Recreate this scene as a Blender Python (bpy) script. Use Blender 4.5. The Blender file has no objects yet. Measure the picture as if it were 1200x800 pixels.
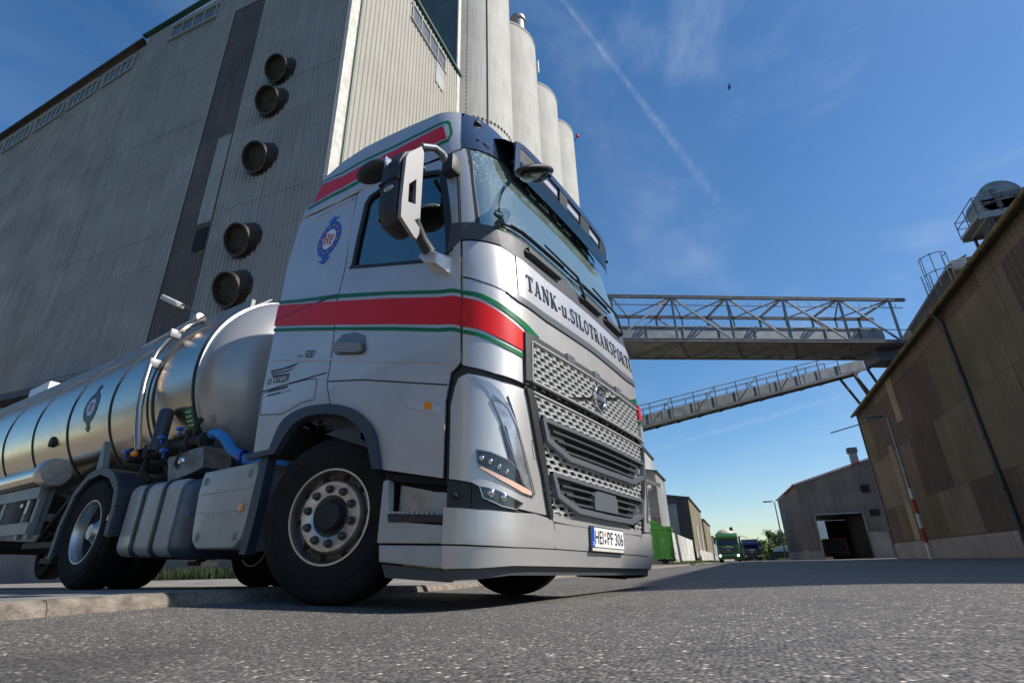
import bpy, bmesh, math, random
from mathutils import Vector, Matrix
R = math.radians
random.seed(7)
scene = bpy.context.scene
COL = scene.collection

# ---------------------------------------------------------------- camera
cam_data = bpy.data.cameras.new('camera')
cam = bpy.data.objects.new('camera', cam_data); COL.objects.link(cam)
cam_data.sensor_width = 36.0
cam_data.lens = 18.464
cam_data.clip_start = 0.02
cam_data.clip_end = 8000
cx, cy, cz = (0.926894, 0.374518, -0.024568), (0.168158, -0.35587, 0.919282), (0.335544, -0.856209, -0.392832)
cam.matrix_world = Matrix(((cx[0], cy[0], cz[0], 0.0), (cx[1], cy[1], cz[1], 0.0), (cx[2], cy[2], cz[2], 0.2219), (0, 0, 0, 1)))
scene.camera = cam

# ---------------------------------------------------------------- sun and sky
SUN_AZ, SUN_EL = 83.0, 44.0           # azimuth clockwise from +Y (the road), elevation
sun_data = bpy.data.lights.new('sun', 'SUN')
sun_data.energy = 4.6; sun_data.angle = R(0.53); sun_data.color = (1.0, 0.945, 0.87)
sun = bpy.data.objects.new('sun', sun_data); COL.objects.link(sun)
sd = Vector((math.sin(R(SUN_AZ))*math.cos(R(SUN_EL)), math.cos(R(SUN_AZ))*math.cos(R(SUN_EL)), math.sin(R(SUN_EL))))
sun.rotation_euler = sd.to_track_quat('Z', 'Y').to_euler()

world = bpy.data.worlds.new('World'); scene.world = world; world.use_nodes = True
wn, wl = world.node_tree.nodes, world.node_tree.links
wn.clear()
wout = wn.new('ShaderNodeOutputWorld'); wbg = wn.new('ShaderNodeBackground'); sky = wn.new('ShaderNodeTexSky')
sky.sky_type = 'NISHITA'; sky.sun_disc = False
sky.sun_elevation = R(SUN_EL); sky.sun_rotation = R(SUN_AZ)
sky.altitude = 0; sky.air_density = 1.0; sky.dust_density = 0.5; sky.ozone_density = 2.6
wbg.inputs['Strength'].default_value = 0.105
def wmath(op, a, b=None, c=None):
    n = wn.new('ShaderNodeMath'); n.operation = op
    for i, v in enumerate((a, b, c)):
        if v is None: continue
        if isinstance(v, (int, float)): n.inputs[i].default_value = v
        else: wl.new(v, n.inputs[i])
    return n.outputs[0]
tc = wn.new('ShaderNodeTexCoord')
def wdot(v):
    n = wn.new('ShaderNodeVectorMath'); n.operation = 'DOT_PRODUCT'
    wl.new(tc.outputs['Generated'], n.inputs[0]); n.inputs[1].default_value = v
    return n.outputs['Value']
def wnoise(scale, detail, mapscale=(1,1,1), rough=.6, rot=(0,0,0), dist=0.0):
    m = wn.new('ShaderNodeMapping'); m.inputs['Scale'].default_value = mapscale; m.inputs['Rotation'].default_value = rot
    wl.new(tc.outputs['Generated'], m.inputs[0])
    n = wn.new('ShaderNodeTexNoise'); n.inputs['Scale'].default_value = scale; n.inputs['Detail'].default_value = detail
    n.inputs['Roughness'].default_value = rough; n.inputs['Distortion'].default_value = dist
    wl.new(m.outputs[0], n.inputs[0]); return n.outputs['Fac']
def wramp(v, a, b, lo=0.0, hi=1.0):
    n = wn.new('ShaderNodeMapRange'); n.interpolation_type = 'SMOOTHSTEP'
    n.inputs['From Min'].default_value = a; n.inputs['From Max'].default_value = b
    n.inputs['To Min'].default_value = lo; n.inputs['To Max'].default_value = hi
    wl.new(v, n.inputs['Value']); return n.outputs[0]
def trail(d1, d2, w1, w2, amp, edge=.06):
    a, b = Vector(d1).normalized(), Vector(d2).normalized()
    nrm = a.cross(b).normalized(); tang = nrm.cross(a).normalized()
    L = math.atan2(b.dot(tang), b.dot(a))
    dist = wmath('ABSOLUTE', wmath('ADD', wdot(nrm), wmath('MULTIPLY', wmath('SUBTRACT', wnoise(14, 3), .5), .012)))
    al = wmath('ARCTAN2', wdot(tang), wdot(a))
    t = wmath('DIVIDE', al, L)
    w = wmath('ADD', w1, wmath('MULTIPLY', t, w2-w1))
    prof = wmath('SUBTRACT', 1.0, wramp(wmath('DIVIDE', dist, w), 0.0, 1.0))
    ends = wmath('MULTIPLY', wramp(t, -1.2, -.3), wmath('SUBTRACT', 1.0, wramp(t, .75, 1.15)))
    clump = wramp(wnoise(60, 5, rough=.7), .34, .72, .25, 1.0)
    return wmath('MULTIPLY', wmath('MULTIPLY', prof, ends), wmath('MULTIPLY', clump, amp))
t1 = trail((-0.1136, 0.5528, 0.8256), (0.0697, 0.8244, 0.5618), .005, .014, .15)
t2 = trail((0.0261, 0.9768, 0.2124), (0.2093, 0.9479, 0.2401), .006, .008, .14)
cir = wramp(wnoise(2.6, 8, (1, .45, 1.6), .62, (0, 0, .5), .5), .47, .80)
side = wramp(wdot((0.55, .25, .62)), .30, .88, .25, 1.0)
cirrus = wmath('MULTIPLY', wmath('MULTIPLY', cir, side), .36)
veil = wmath('MULTIPLY', wramp(wnoise(1.1, 3, (1, 1, 1), .5), .40, .75), .06)
fac = wmath('MINIMUM', wmath('ADD', wmath('ADD', t1, t2), wmath('ADD', cirrus, veil)), .9)
wmix = wn.new('ShaderNodeMix'); wmix.data_type = 'RGBA'
wl.new(fac, wmix.inputs['Factor']); 
whs = wn.new('ShaderNodeHueSaturation'); whs.inputs['Saturation'].default_value = 1.30; whs.inputs['Value'].default_value = 1.08
wl.new(sky.outputs[0], whs.inputs['Color']); wl.new(whs.outputs[0], wmix.inputs['A'])
wmix.inputs['B'].default_value = (5.6, 6.3, 7.4, 1)
wl.new(wmix.outputs['Result'], wbg.inputs['Color']); wl.new(wbg.outputs[0], wout.inputs[0])

scene.view_settings.view_transform = 'Standard'
scene.view_settings.look = 'None'
scene.view_settings.exposure = 0.35
scene.view_settings.gamma = 1.0
scene.view_settings.use_curve_mapping = False

# ---------------------------------------------------------------- helpers
def mat(name, base=(.5,.5,.5), rough=.6, metal=0.0, coat=0.0, spec=.5, var=0.0, vscale=3.0, var2=None, bump=0.0, bscale=40.0, emit=None, stretch=(1,1,1), rvar=0.0):
    m = bpy.data.materials.new(name); m.use_nodes = True
    nt = m.node_tree; b = nt.nodes['Principled BSDF']
    b.inputs['Base Color'].default_value = (*base, 1); b.inputs['Roughness'].default_value = rough
    b.inputs['Metallic'].default_value = metal; b.inputs['Specular IOR Level'].default_value = spec
    if coat: b.inputs['Coat Weight'].default_value = coat; b.inputs['Coat Roughness'].default_value = .04
    if emit: b.inputs['Emission Color'].default_value = (*emit[0], 1); b.inputs['Emission Strength'].default_value = emit[1]
    if var or bump or rvar:
        tcn = nt.nodes.new('ShaderNodeTexCoord'); mp = nt.nodes.new('ShaderNodeMapping'); mp.inputs['Scale'].default_value = stretch
        nt.links.new(tcn.outputs['Object'], mp.inputs[0])
    if var:
        n = nt.nodes.new('ShaderNodeTexNoise'); n.inputs['Scale'].default_value = vscale; n.inputs['Detail'].default_value = 7; n.inputs['Roughness'].default_value = .62
        nt.links.new(mp.outputs[0], n.inputs[0])
        cr = nt.nodes.new('ShaderNodeValToRGB')
        c2 = var2 if var2 else tuple(max(0, c*(1-var)) for c in base)
        c1 = base if var2 else tuple(min(1, c*(1+var)) for c in base)
        cr.color_ramp.elements[0].position = .34; cr.color_ramp.elements[0].color = (*c2, 1)
        cr.color_ramp.elements[1].position = .66; cr.color_ramp.elements[1].color = (*c1, 1)
        nt.links.new(n.outputs['Fac'], cr.inputs[0]); nt.links.new(cr.outputs[0], b.inputs['Base Color'])
    if rvar:
        n = nt.nodes.new('ShaderNodeTexNoise'); n.inputs['Scale'].default_value = 9; n.inputs['Detail'].default_value = 6
        nt.links.new(mp.outputs[0], n.inputs[0])
        r_ = nt.nodes.new('ShaderNodeMapRange'); r_.inputs['To Min'].default_value = rough-rvar; r_.inputs['To Max'].default_value = rough+rvar
        nt.links.new(n.outputs['Fac'], r_.inputs['Value']); nt.links.new(r_.outputs[0], b.inputs['Roughness'])
    if bump:
        n = nt.nodes.new('ShaderNodeTexNoise'); n.inputs['Scale'].default_value = bscale; n.inputs['Detail'].default_value = 6
        nt.links.new(mp.outputs[0], n.inputs[0])
        bp = nt.nodes.new('ShaderNodeBump'); bp.inputs['Strength'].default_value = bump; bp.inputs['Distance'].default_value = .02
        nt.links.new(n.outputs['Fac'], bp.inputs['Height']); nt.links.new(bp.outputs[0], b.inputs['Normal'])
    return m

def glass_mat(name, tint, refl=.08, rough=.02, dirt=False):
    m = bpy.data.materials.new(name); m.use_nodes = True
    nt = m.node_tree; nt.nodes.clear()
    o = nt.nodes.new('ShaderNodeOutputMaterial'); tr = nt.nodes.new('ShaderNodeBsdfTransparent'); tr.inputs[0].default_value = (*tint, 1)
    gl = nt.nodes.new('ShaderNodeBsdfGlossy'); gl.inputs['Roughness'].default_value = rough; gl.inputs['Color'].default_value = (.85, 1.0, .95, 1)
    fr = nt.nodes.new('ShaderNodeFresnel'); fr.inputs[0].default_value = 1.55
    ad = nt.nodes.new('ShaderNodeMath'); ad.operation = 'ADD'; ad.use_clamp = True; ad.inputs[1].default_value = refl
    nt.links.new(fr.outputs[0], ad.inputs[0])
    mx = nt.nodes.new('ShaderNodeMixShader'); nt.links.new(ad.outputs[0], mx.inputs[0])
    nt.links.new(tr.outputs[0], mx.inputs[1]); nt.links.new(gl.outputs[0], mx.inputs[2])
    if dirt:
        tcn = nt.nodes.new('ShaderNodeTexCoord'); n1 = nt.nodes.new('ShaderNodeTexNoise'); n1.inputs['Scale'].default_value = 38; n1.inputs['Detail'].default_value = 6; n1.inputs['Roughness'].default_value = .75
        n2 = nt.nodes.new('ShaderNodeTexNoise'); n2.inputs['Scale'].default_value = 2.2; n2.inputs['Detail'].default_value = 3
        sp = nt.nodes.new('ShaderNodeSeparateXYZ'); nt.links.new(tcn.outputs['Object'], sp.inputs[0])
        for q in (n1, n2): nt.links.new(tcn.outputs['Object'], q.inputs[0])
        r1 = nt.nodes.new('ShaderNodeMapRange'); r1.inputs['From Min'].default_value = .52; r1.inputs['From Max'].default_value = .60; nt.links.new(n1.outputs['Fac'], r1.inputs['Value'])
        r2 = nt.nodes.new('ShaderNodeMapRange'); r2.inputs['From Min'].default_value = -.55; r2.inputs['From Max'].default_value = -1.0; r2.inputs['To Min'].default_value = .10; r2.inputs['To Max'].default_value = .55; nt.links.new(sp.outputs[1], r2.inputs['Value'])
        r3 = nt.nodes.new('ShaderNodeMapRange'); r3.inputs['From Min'].default_value = .40; r3.inputs['From Max'].default_value = .62; nt.links.new(n2.outputs['Fac'], r3.inputs['Value'])
        a1 = nt.nodes.new('ShaderNodeMath'); a1.operation = 'MULTIPLY'; nt.links.new(r1.outputs[0], a1.inputs[0]); nt.links.new(r2.outputs[0], a1.inputs[1])
        a2 = nt.nodes.new('ShaderNodeMath'); a2.operation = 'MULTIPLY'; nt.links.new(a1.outputs[0], a2.inputs[0]); nt.links.new(r3.outputs[0], a2.inputs[1])
        a3 = nt.nodes.new('ShaderNodeMath'); a3.operation = 'ADD'; a3.use_clamp = True; a3.inputs[1].default_value = .16; nt.links.new(a2.outputs[0], a3.inputs[0])
        df = nt.nodes.new('ShaderNodeBsdfDiffuse'); df.inputs[0].default_value = (.42,.54,.48,1)
        m2 = nt.nodes.new('ShaderNodeMixShader'); nt.links.new(a3.outputs[0], m2.inputs[0]); nt.links.new(mx.outputs[0], m2.inputs[1]); nt.links.new(df.outputs[0], m2.inputs[2]); mx = m2
    nt.links.new(mx.outputs[0], o.inputs[0])
    return m

def setp(o, label=None, cat=None, group=None, kind=None):
    if label: o['label'] = label
    if cat: o['category'] = cat
    if group: o['group'] = group
    if kind: o['kind'] = kind
    return o

def empty(name, loc=(0,0,0), label=None, cat=None, group=None, rotz=0):
    o = bpy.data.objects.new(name, None); COL.objects.link(o); o.location = loc; o.rotation_euler = (0,0,rotz)
    o.empty_display_size = .2
    return setp(o, label, cat, group)

def obj(name, bm, m, parent=None, smooth=None, label=None, fixn=True):
    me = bpy.data.meshes.new(name)
    if fixn: bmesh.ops.recalc_face_normals(bm, faces=bm.faces)
    bm.to_mesh(me); bm.free()
    mats = m if isinstance(m, (list, tuple)) else [m]
    for q in mats: me.materials.append(q)
    if smooth is not None:
        me.shade_smooth(); me.set_sharp_from_angle(angle=R(smooth))
    o = bpy.data.objects.new(name, me); COL.objects.link(o)
    if parent: o.parent = parent
    if label: o['label'] = label
    return o
def NB(): return bmesh.new()

def box(bm, x0, x1, y0, y1, z0, z1, bev=0.0, M=None, mi=0):
    vs = [bm.verts.new((x, y, z)) for x in (x0, x1) for y in (y0, y1) for z in (z0, z1)]
    fs = [bm.faces.new([vs[i] for i in f]) for f in ((0,1,3,2),(4,6,7,5),(0,4,5,1),(2,3,7,6),(0,2,6,4),(1,5,7,3))]
    for f in fs: f.material_index = mi
    if bev:
        es = {e for f in fs for e in f.edges}
        r = bmesh.ops.bevel(bm, geom=list(es), offset=bev, segments=2, profile=.5, affect='EDGES')
        vs = list({v for f in r['faces'] for v in f.verts} | {v for v in vs if v.is_valid})
    if M is not None: bmesh.ops.transform(bm, matrix=M, verts=[v for v in vs if v.is_valid])
    return vs

def tube(bm, pts, r, n=8, cap=True):
    pts = [Vector(p) for p in pts]; rs = r if isinstance(r, (list, tuple)) else [r]*len(pts)
    rings = []; prev = None
    for i, p in enumerate(pts):
        t = (pts[min(i+1, len(pts)-1)] - pts[max(i-1, 0)]).normalized()
        if prev is None:
            a = Vector((0,0,1)) if abs(t.z) < .9 else Vector((1,0,0)); u = t.cross(a).normalized()
        else: u = (prev - t*prev.dot(t)).normalized()
        prev = u; w = t.cross(u)
        rings.append([bm.verts.new(p + (u*math.cos(2*math.pi*k/n) + w*math.sin(2*math.pi*k/n))*rs[i]) for k in range(n)])
    for a, b in zip(rings, rings[1:]):
        for k in range(n): bm.faces.new((a[k], a[(k+1)%n], b[(k+1)%n], b[k]))
    if cap: bm.faces.new(rings[0][::-1]); bm.faces.new(rings[-1])

def bar(bm, a, b, w, h=None, up=(0,0,1)):
    h = h or w
    a, b = Vector(a), Vector(b); t = (b-a).normalized(); up = Vector(up)
    if abs(t.dot(up)) > .98: up = Vector((1,0,0))
    s = t.cross(up).normalized()*w/2; u = s.cross(t).normalized()*h/2
    vs = [bm.verts.new(p + i*s + j*u) for p in (a, b) for i, j in ((-1,-1),(1,-1),(1,1),(-1,1))]
    for f in ((0,3,2,1),(4,5,6,7),(0,1,5,4),(1,2,6,5),(2,3,7,6),(3,0,4,7)): bm.faces.new([vs[i] for i in f])

def lathe(bm, prof, n=48, axis='Y', c=(0,0,0), close=False):
    rings = []
    for r, h in prof:
        ring = []
        for k in range(n):
            a = 2*math.pi*k/n; ca, sa = math.cos(a)*r, math.sin(a)*r
            p = {'Y': (ca, h, sa), 'Z': (ca, sa, h), 'X': (h, ca, sa)}[axis]
            ring.append(bm.verts.new((p[0]+c[0], p[1]+c[1], p[2]+c[2])))
        rings.append(ring)
    prs = list(zip(rings, rings[1:])) + ([(rings[-1], rings[0])] if close else [])
    for a, b in prs:
        for k in range(n): bm.faces.new((a[k], a[(k+1)%n], b[(k+1)%n], b[k]))
    return rings

def prism(bm, poly, axis, a, b, mi=0):
    def P(p, h): return {'X': (h, p[0], p[1]), 'Y': (p[0], h, p[1]), 'Z': (p[0], p[1], h)}[axis]
    A = [bm.verts.new(P(p, a)) for p in poly]; B = [bm.verts.new(P(p, b)) for p in poly]
    fs = [bm.faces.new(A), bm.faces.new(B[::-1])]
    n = len(poly)
    for i in range(n): fs.append(bm.faces.new((A[i], B[i], B[(i+1)%n], A[(i+1)%n])))
    for f in fs: f.material_index = mi
    return A+B

def copy_tree(o, parent=None):
    kids = list(o.children)
    c = o.copy(); COL.objects.link(c); c.parent = parent
    for ch in kids: copy_tree(ch, c)
    return c

# ---------------------------------------------------------------- materials
def coord_mat(name, builder):
    m = bpy.data.materials.new(name); m.use_nodes = True
    nt = m.node_tree; builder(nt, nt.nodes['Principled BSDF']); return m

def asphalt(nt, b):
    N, L = nt.nodes, nt.links
    tcn = N.new('ShaderNodeTexCoord')
    def noise(s, d=6, r=.6):
        n = N.new('ShaderNodeTexNoise'); n.inputs['Scale'].default_value = s; n.inputs['Detail'].default_value = d; n.inputs['Roughness'].default_value = r
        L.new(tcn.outputs['Object'], n.inputs[0]); return n.outputs['Fac']
    def voro(s, rnd=1.0):
        v = N.new('ShaderNodeTexVoronoi'); v.inputs['Scale'].default_value = s; v.inputs['Randomness'].default_value = rnd
        L.new(tcn.outputs['Object'], v.inputs[0]); return v
    v1 = voro(80); v2 = voro(210)
    sep = N.new('ShaderNodeSeparateColor'); L.new(v1.outputs['Color'], sep.inputs[0])
    sep2 = N.new('ShaderNodeSeparateColor'); L.new(v2.outputs['Color'], sep2.inputs[0])
    # stone tones: mostly grey, a few light and tan chips
    cr = N.new('ShaderNodeValToRGB'); e = cr.color_ramp; e.interpolation = 'CONSTANT'
    stops = [(0, (.035,.032,.030)), (.24, (.085,.078,.072)), (.48, (.14,.129,.117)), (.72, (.215,.196,.172)), (.90, (.36,.325,.275)), (.968, (.68,.62,.52))]
    e.elements[0].position = 0; e.elements[0].color = (*stops[0][1], 1); e.elements[1].position = stops[1][0]; e.elements[1].color = (*stops[1][1], 1)
    for p, c in stops[2:]: q = e.elements.new(p); q.color = (*c, 1)
    L.new(sep.outputs[0], cr.inputs[0])
    cr2 = N.new('ShaderNodeValToRGB'); cr2.color_ramp.elements[0].color = (.022,.021,.020,1); cr2.color_ramp.elements[1].color = (.19,.174,.153,1)
    L.new(sep2.outputs[1], cr2.inputs[0])
    # bitumen between the stones
    gap = N.new('ShaderNodeMapRange'); gap.inputs['From Min'].default_value = .25; gap.inputs['From Max'].default_value = .62; L.new(v1.outputs['Distance'], gap.inputs['Value'])
    mx = N.new('ShaderNodeMix'); mx.data_type = 'RGBA'; L.new(gap.outputs[0], mx.inputs['Factor']); L.new(cr.outputs[0], mx.inputs['A']); L.new(cr2.outputs[0], mx.inputs['B'])
    # broad wear, tyre bands and stains
    n = noise(.9, 5); n2 = noise(6, 4)
    ml = N.new('ShaderNodeMath'); ml.operation = 'MULTIPLY_ADD'; ml.inputs[1].default_value = .55; ml.inputs[2].default_value = .72; L.new(n, ml.inputs[0])
    ml2 = N.new('ShaderNodeMath'); ml2.operation = 'MULTIPLY_ADD'; ml2.inputs[1].default_value = .4; ml2.inputs[2].default_value = .8; L.new(n2, ml2.inputs[0])
    mm = N.new('ShaderNodeMath'); mm.operation = 'MULTIPLY'; L.new(ml.outputs[0], mm.inputs[0]); L.new(ml2.outputs[0], mm.inputs[1])
    mc = N.new('ShaderNodeMix'); mc.data_type = 'RGBA'; mc.blend_type = 'MULTIPLY'; mc.inputs['Factor'].default_value = 1
    cmb = N.new('ShaderNodeCombineColor')
    for i in range(3): L.new(mm.outputs[0], cmb.inputs[i])
    L.new(mx.outputs['Result'], mc.inputs['A']); L.new(cmb.outputs[0], mc.inputs['B'])
    wn_ = N.new('ShaderNodeTexNoise'); wn_.inputs['Scale'].default_value = 1.7; wn_.inputs['Detail'].default_value = 5; L.new(tcn.outputs['Object'], wn_.inputs[0])
    wa = N.new('ShaderNodeMix'); wa.data_type = 'RGBA'; wa.inputs['Factor'].default_value = .22; L.new(tcn.outputs['Object'], wa.inputs['A']); L.new(wn_.outputs['Color'], wa.inputs['B'])
    cv = N.new('ShaderNodeTexVoronoi'); cv.feature = 'DISTANCE_TO_EDGE'; cv.inputs['Scale'].default_value = .55; L.new(wa.outputs['Result'], cv.inputs[0])
    ck = N.new('ShaderNodeMapRange'); ck.inputs['From Min'].default_value = .001; ck.inputs['From Max'].default_value = .006; ck.inputs['To Min'].default_value = .72; L.new(cv.outputs['Distance'], ck.inputs['Value'])
    st_ = N.new('ShaderNodeMapRange'); st_.inputs['From Min'].default_value = .60; st_.inputs['From Max'].default_value = .68; st_.inputs['To Min'].default_value = 1; st_.inputs['To Max'].default_value = .58; L.new(noise(.55, 3, .45), st_.inputs['Value'])
    fin = N.new('ShaderNodeMath'); fin.operation = 'MULTIPLY'; L.new(ck.outputs[0], fin.inputs[0]); L.new(st_.outputs[0], fin.inputs[1])
    vs_ = N.new('ShaderNodeVectorMath'); vs_.operation = 'SCALE'; L.new(mc.outputs['Result'], vs_.inputs[0]); L.new(fin.outputs[0], vs_.inputs['Scale'])
    L.new(vs_.outputs[0], b.inputs['Base Color'])
    b.inputs['Roughness'].default_value = .78
    inv = N.new('ShaderNodeMath'); inv.operation = 'MULTIPLY_ADD'; inv.inputs[1].default_value = -1; inv.inputs[2].default_value = 1; L.new(v1.outputs['Distance'], inv.inputs[0])
    ad = N.new('ShaderNodeMath'); ad.operation = 'ADD'; L.new(inv.outputs[0], ad.inputs[0]); L.new(sep.outputs[2], ad.inputs[1])
    bp = N.new('ShaderNodeBump'); bp.inputs['Strength'].default_value = 1.0; bp.inputs['Distance'].default_value = .004; L.new(ad.outputs[0], bp.inputs['Height'])
    L.new(bp.outputs[0], b.inputs['Normal'])

def patchy(cols, bw, bh, streak=.25, seam=True, rough=.85, off=.5, swap=False, lo=.75, hi=1.15):
    """cladding sheets of different age: brick layout over (x+y, z) with rain streaks"""
    def f(nt, b):
        N, L = nt.nodes, nt.links
        tcn = N.new('ShaderNodeTexCoord'); sp = N.new('ShaderNodeSeparateXYZ'); L.new(tcn.outputs['Object'], sp.inputs[0])
        su = N.new('ShaderNodeMath'); su.operation = 'ADD'; L.new(sp.outputs[0], su.inputs[0]); L.new(sp.outputs[1], su.inputs[1])
        cb = N.new('ShaderNodeCombineXYZ'); L.new(su.outputs[0], cb.inputs[0]); L.new(sp.outputs[2], cb.inputs[1])
        br = N.new('ShaderNodeTexBrick'); br.offset = off; br.inputs['Scale'].default_value = 1.0
        br.inputs['Brick Width'].default_value = bw; br.inputs['Row Height'].default_value = bh
        br.inputs['Mortar Size'].default_value = .018 if seam else 0.0; br.inputs['Mortar Smooth'].default_value = .1
        br.inputs['Color1'].default_value = (0,0,0,1); br.inputs['Color2'].default_value = (1,1,1,1); br.inputs['Mortar'].default_value = (.5,.5,.5,1)
        L.new(cb.outputs[0], br.inputs['Vector'])
        cr = N.new('ShaderNodeValToRGB'); e = cr.color_ramp; e.interpolation = 'CONSTANT'
        k = len(cols)
        e.elements[0].position = 0; e.elements[0].color = (*cols[0], 1); e.elements[1].position = 1.0/k; e.elements[1].color = (*cols[1 % k], 1)
        for i in range(2, k): q = e.elements.new(i/k); q.color = (*cols[i], 1)
        L.new(br.outputs['Color'], cr.inputs[0])
        mp = N.new('ShaderNodeMapping'); mp.inputs['Scale'].default_value = (2.2, .12, 1); L.new(cb.outputs[0], mp.inputs[0])
        n = N.new('ShaderNodeTexNoise'); n.inputs['Scale'].default_value = 1.6; n.inputs['Detail'].default_value = 8; n.inputs['Roughness'].default_value = .65; L.new(mp.outputs[0], n.inputs[0])
        mr = N.new('ShaderNodeMapRange'); mr.inputs['From Min'].default_value = .3; mr.inputs['From Max'].default_value = .7; mr.inputs['To Min'].default_value = 1-streak; mr.inputs['To Max'].default_value = 1+streak*.6
        L.new(n.outputs['Fac'], mr.inputs['Value'])
        n2 = N.new('ShaderNodeTexNoise'); n2.inputs['Scale'].default_value = .35; n2.inputs['Detail'].default_value = 6; L.new(tcn.outputs['Object'], n2.inputs[0])
        mr2 = N.new('ShaderNodeMapRange'); mr2.inputs['From Min'].default_value = .3; mr2.inputs['From Max'].default_value = .7; mr2.inputs['To Min'].default_value = lo; mr2.inputs['To Max'].default_value = hi
        L.new(n2.outputs['Fac'], mr2.inputs['Value'])
        m1 = N.new('ShaderNodeMath'); m1.operation = 'MULTIPLY'; L.new(mr.outputs[0], m1.inputs[0]); L.new(mr2.outputs[0], m1.inputs[1])
        sm = N.new('ShaderNodeMath'); sm.operation = 'MULTIPLY_ADD'; sm.inputs[1].default_value = -.35 if seam else 0.0; sm.inputs[2].default_value = 1; L.new(br.outputs['Fac'], sm.inputs[0])
        m2 = N.new('ShaderNodeMath'); m2.operation = 'MULTIPLY'; L.new(m1.outputs[0], m2.inputs[0]); L.new(sm.outputs[0], m2.inputs[1])
        vm = N.new('ShaderNodeVectorMath'); vm.operation = 'SCALE'; L.new(cr.outputs[0], vm.inputs[0]); L.new(m2.outputs[0], vm.inputs['Scale'])
        L.new(vm.outputs[0], b.inputs['Base Color']); b.inputs['Roughness'].default_value = rough
        n3 = N.new('ShaderNodeTexNoise'); n3.inputs['Scale'].default_value = 14; n3.inputs['Detail'].default_value = 5; L.new(tcn.outputs['Object'], n3.inputs[0])
        bp = N.new('ShaderNodeBump'); bp.inputs['Strength'].default_value = .3; bp.inputs['Distance'].default_value = .01; L.new(n3.outputs['Fac'], bp.inputs['Height']); L.new(bp.outputs[0], b.inputs['Normal'])
    return f

MT = {}
MT['asphalt'] = coord_mat('asphalt', asphalt)
MT['yard'] = mat('yard_paving', (.20,.19,.17), .9, var=.35, vscale=1.3, bump=.5, bscale=60)
MT['kerb'] = mat('kerb_concrete', (.20,.168,.135), .9, var=.45, vscale=9, bump=1.0, bscale=45)
MT['grass'] = mat('grass_soil', (.05,.085,.018), .95, var=.5, vscale=4, bump=.8, bscale=20)
MT['silver'] = mat('silver_paint', (.57,.555,.535), .43, .52, coat=.8, rvar=.05, var=.07, vscale=2.3)
MT['mirrorcap'] = mat('mirror_cap_paint', (.25,.245,.24), .5, .1, coat=.1)
MT['silver_dirty'] = mat('silver_paint_dusty', (.43,.42,.40), .50, .25, coat=.15, rvar=.1, var=.08, vscale=6)
MT['red'] = mat('red_film', (.66,.008,.008), .38, 0.0, coat=.12, spec=.35)
MT['green'] = mat('green_film', (.003,.15,.045), .38, 0.0, coat=.12, spec=.35)
MT['blue'] = mat('blue_film', (.012,.07,.42), .35, 0, coat=.5)
MT['orange'] = mat('orange_star', (.85,.30,.02), .5)
MT['redtxt'] = mat('red_letter', (.50,.02,.05), .45)
MT['black'] = mat('black_plastic', (.022,.024,.027), .52, rvar=.08, bump=.15, bscale=300)
MT['darkgrey'] = mat('grey_plastic', (.060,.063,.068), .5, rvar=.08, bump=.15, bscale=300)
MT['header'] = mat('dark_blue_grey_paint', (.032,.048,.085), .22, .35, coat=1.0)
MT['void'] = mat('cavity_black', (.008,.008,.009), .9)
MT['frame'] = mat('chassis_black', (.018,.018,.019), .65, var=.4, vscale=12, bump=.3)
MT['mesh'] = mat('grille_silver', (.58,.58,.565), .36, .4)
MT['barmet'] = mat('trim_grey', (.19,.205,.225), .35, .4, coat=.3)
MT['chrome'] = mat('chrome', (.80,.80,.80), .12, 1.0)
MT['steelpol'] = mat('polished_steel', (.58,.485,.385), .23, 1.0, rvar=.06, bump=.06, bscale=3)
MT['alu'] = mat('brushed_aluminium', (.55,.55,.54), .38, .9, rvar=.08)
MT['rim'] = mat('wheel_steel', (.50,.485,.465), .36, .8, var=.2, vscale=15)
MT['rimdark'] = mat('wheel_steel_dark', (.21,.185,.165), .38, .75, var=.3, vscale=12)
MT['rubber'] = mat('tyre_rubber', (.020,.018,.016), .82, spec=.25, var=.5, var2=(.008,.008,.008), vscale=5, bump=.25, bscale=70)
MT['domepaint'] = mat('grey_silver_dome', (.36,.355,.35), .36, .4, coat=.4)
MT['lettering'] = mat('navy_letters', (.012,.018,.04), .35)
MT['white'] = mat('plate_white', (.78,.78,.76), .4)
MT['amber'] = mat('amber_lens', (.95,.27,.01), .25, coat=.5)
MT['clear'] = mat('lamp_lens', (.38,.39,.40), .18, .45, coat=1.0, var=.45, vscale=9)
MT['capsilver'] = mat('lamp_cap_gloss', (.46,.46,.46), .24, .6, coat=1.0)
MT['lampdark'] = mat('lamp_dark', (.03,.032,.036), .15, .2, coat=1.0, var=.6, vscale=30)
MT['lampwarm'] = mat('blinker_strip', (.78,.50,.38), .2, coat=.6)
MT['glass'] = glass_mat('windscreen_glass', (.20,.32,.31), .42, dirt=True)
MT['sideglass'] = glass_mat('side_window_glass', (.16,.28,.33), .22)
MT['visorglass'] = glass_mat('visor_tint', (.20,.33,.28), .05)
MT['interior'] = mat('cab_interior', (.05,.055,.06), .8)
MT['interior_l'] = mat('cab_lining', (.22,.23,.22), .85)
MT['bluehose'] = mat('blue_hose', (.03,.22,.55), .4)
MT['bluevalve'] = mat('blue_valve', (.02,.12,.45), .4)
MT['mudg'] = mat('mudguard_plastic', (.035,.045,.065), .45, rvar=.08)
MT['concrete'] = coord_mat('weathered_concrete', patchy([(.31,.268,.24), (.322,.28,.25), (.30,.26,.234)], 40, 9, .30, False, lo=.72, hi=1.12))
MT['silo'] = coord_mat('silo_concrete', patchy([(.43,.408,.375), (.44,.418,.385)], 60, 15, .17, False, lo=.88, hi=1.06))
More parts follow.
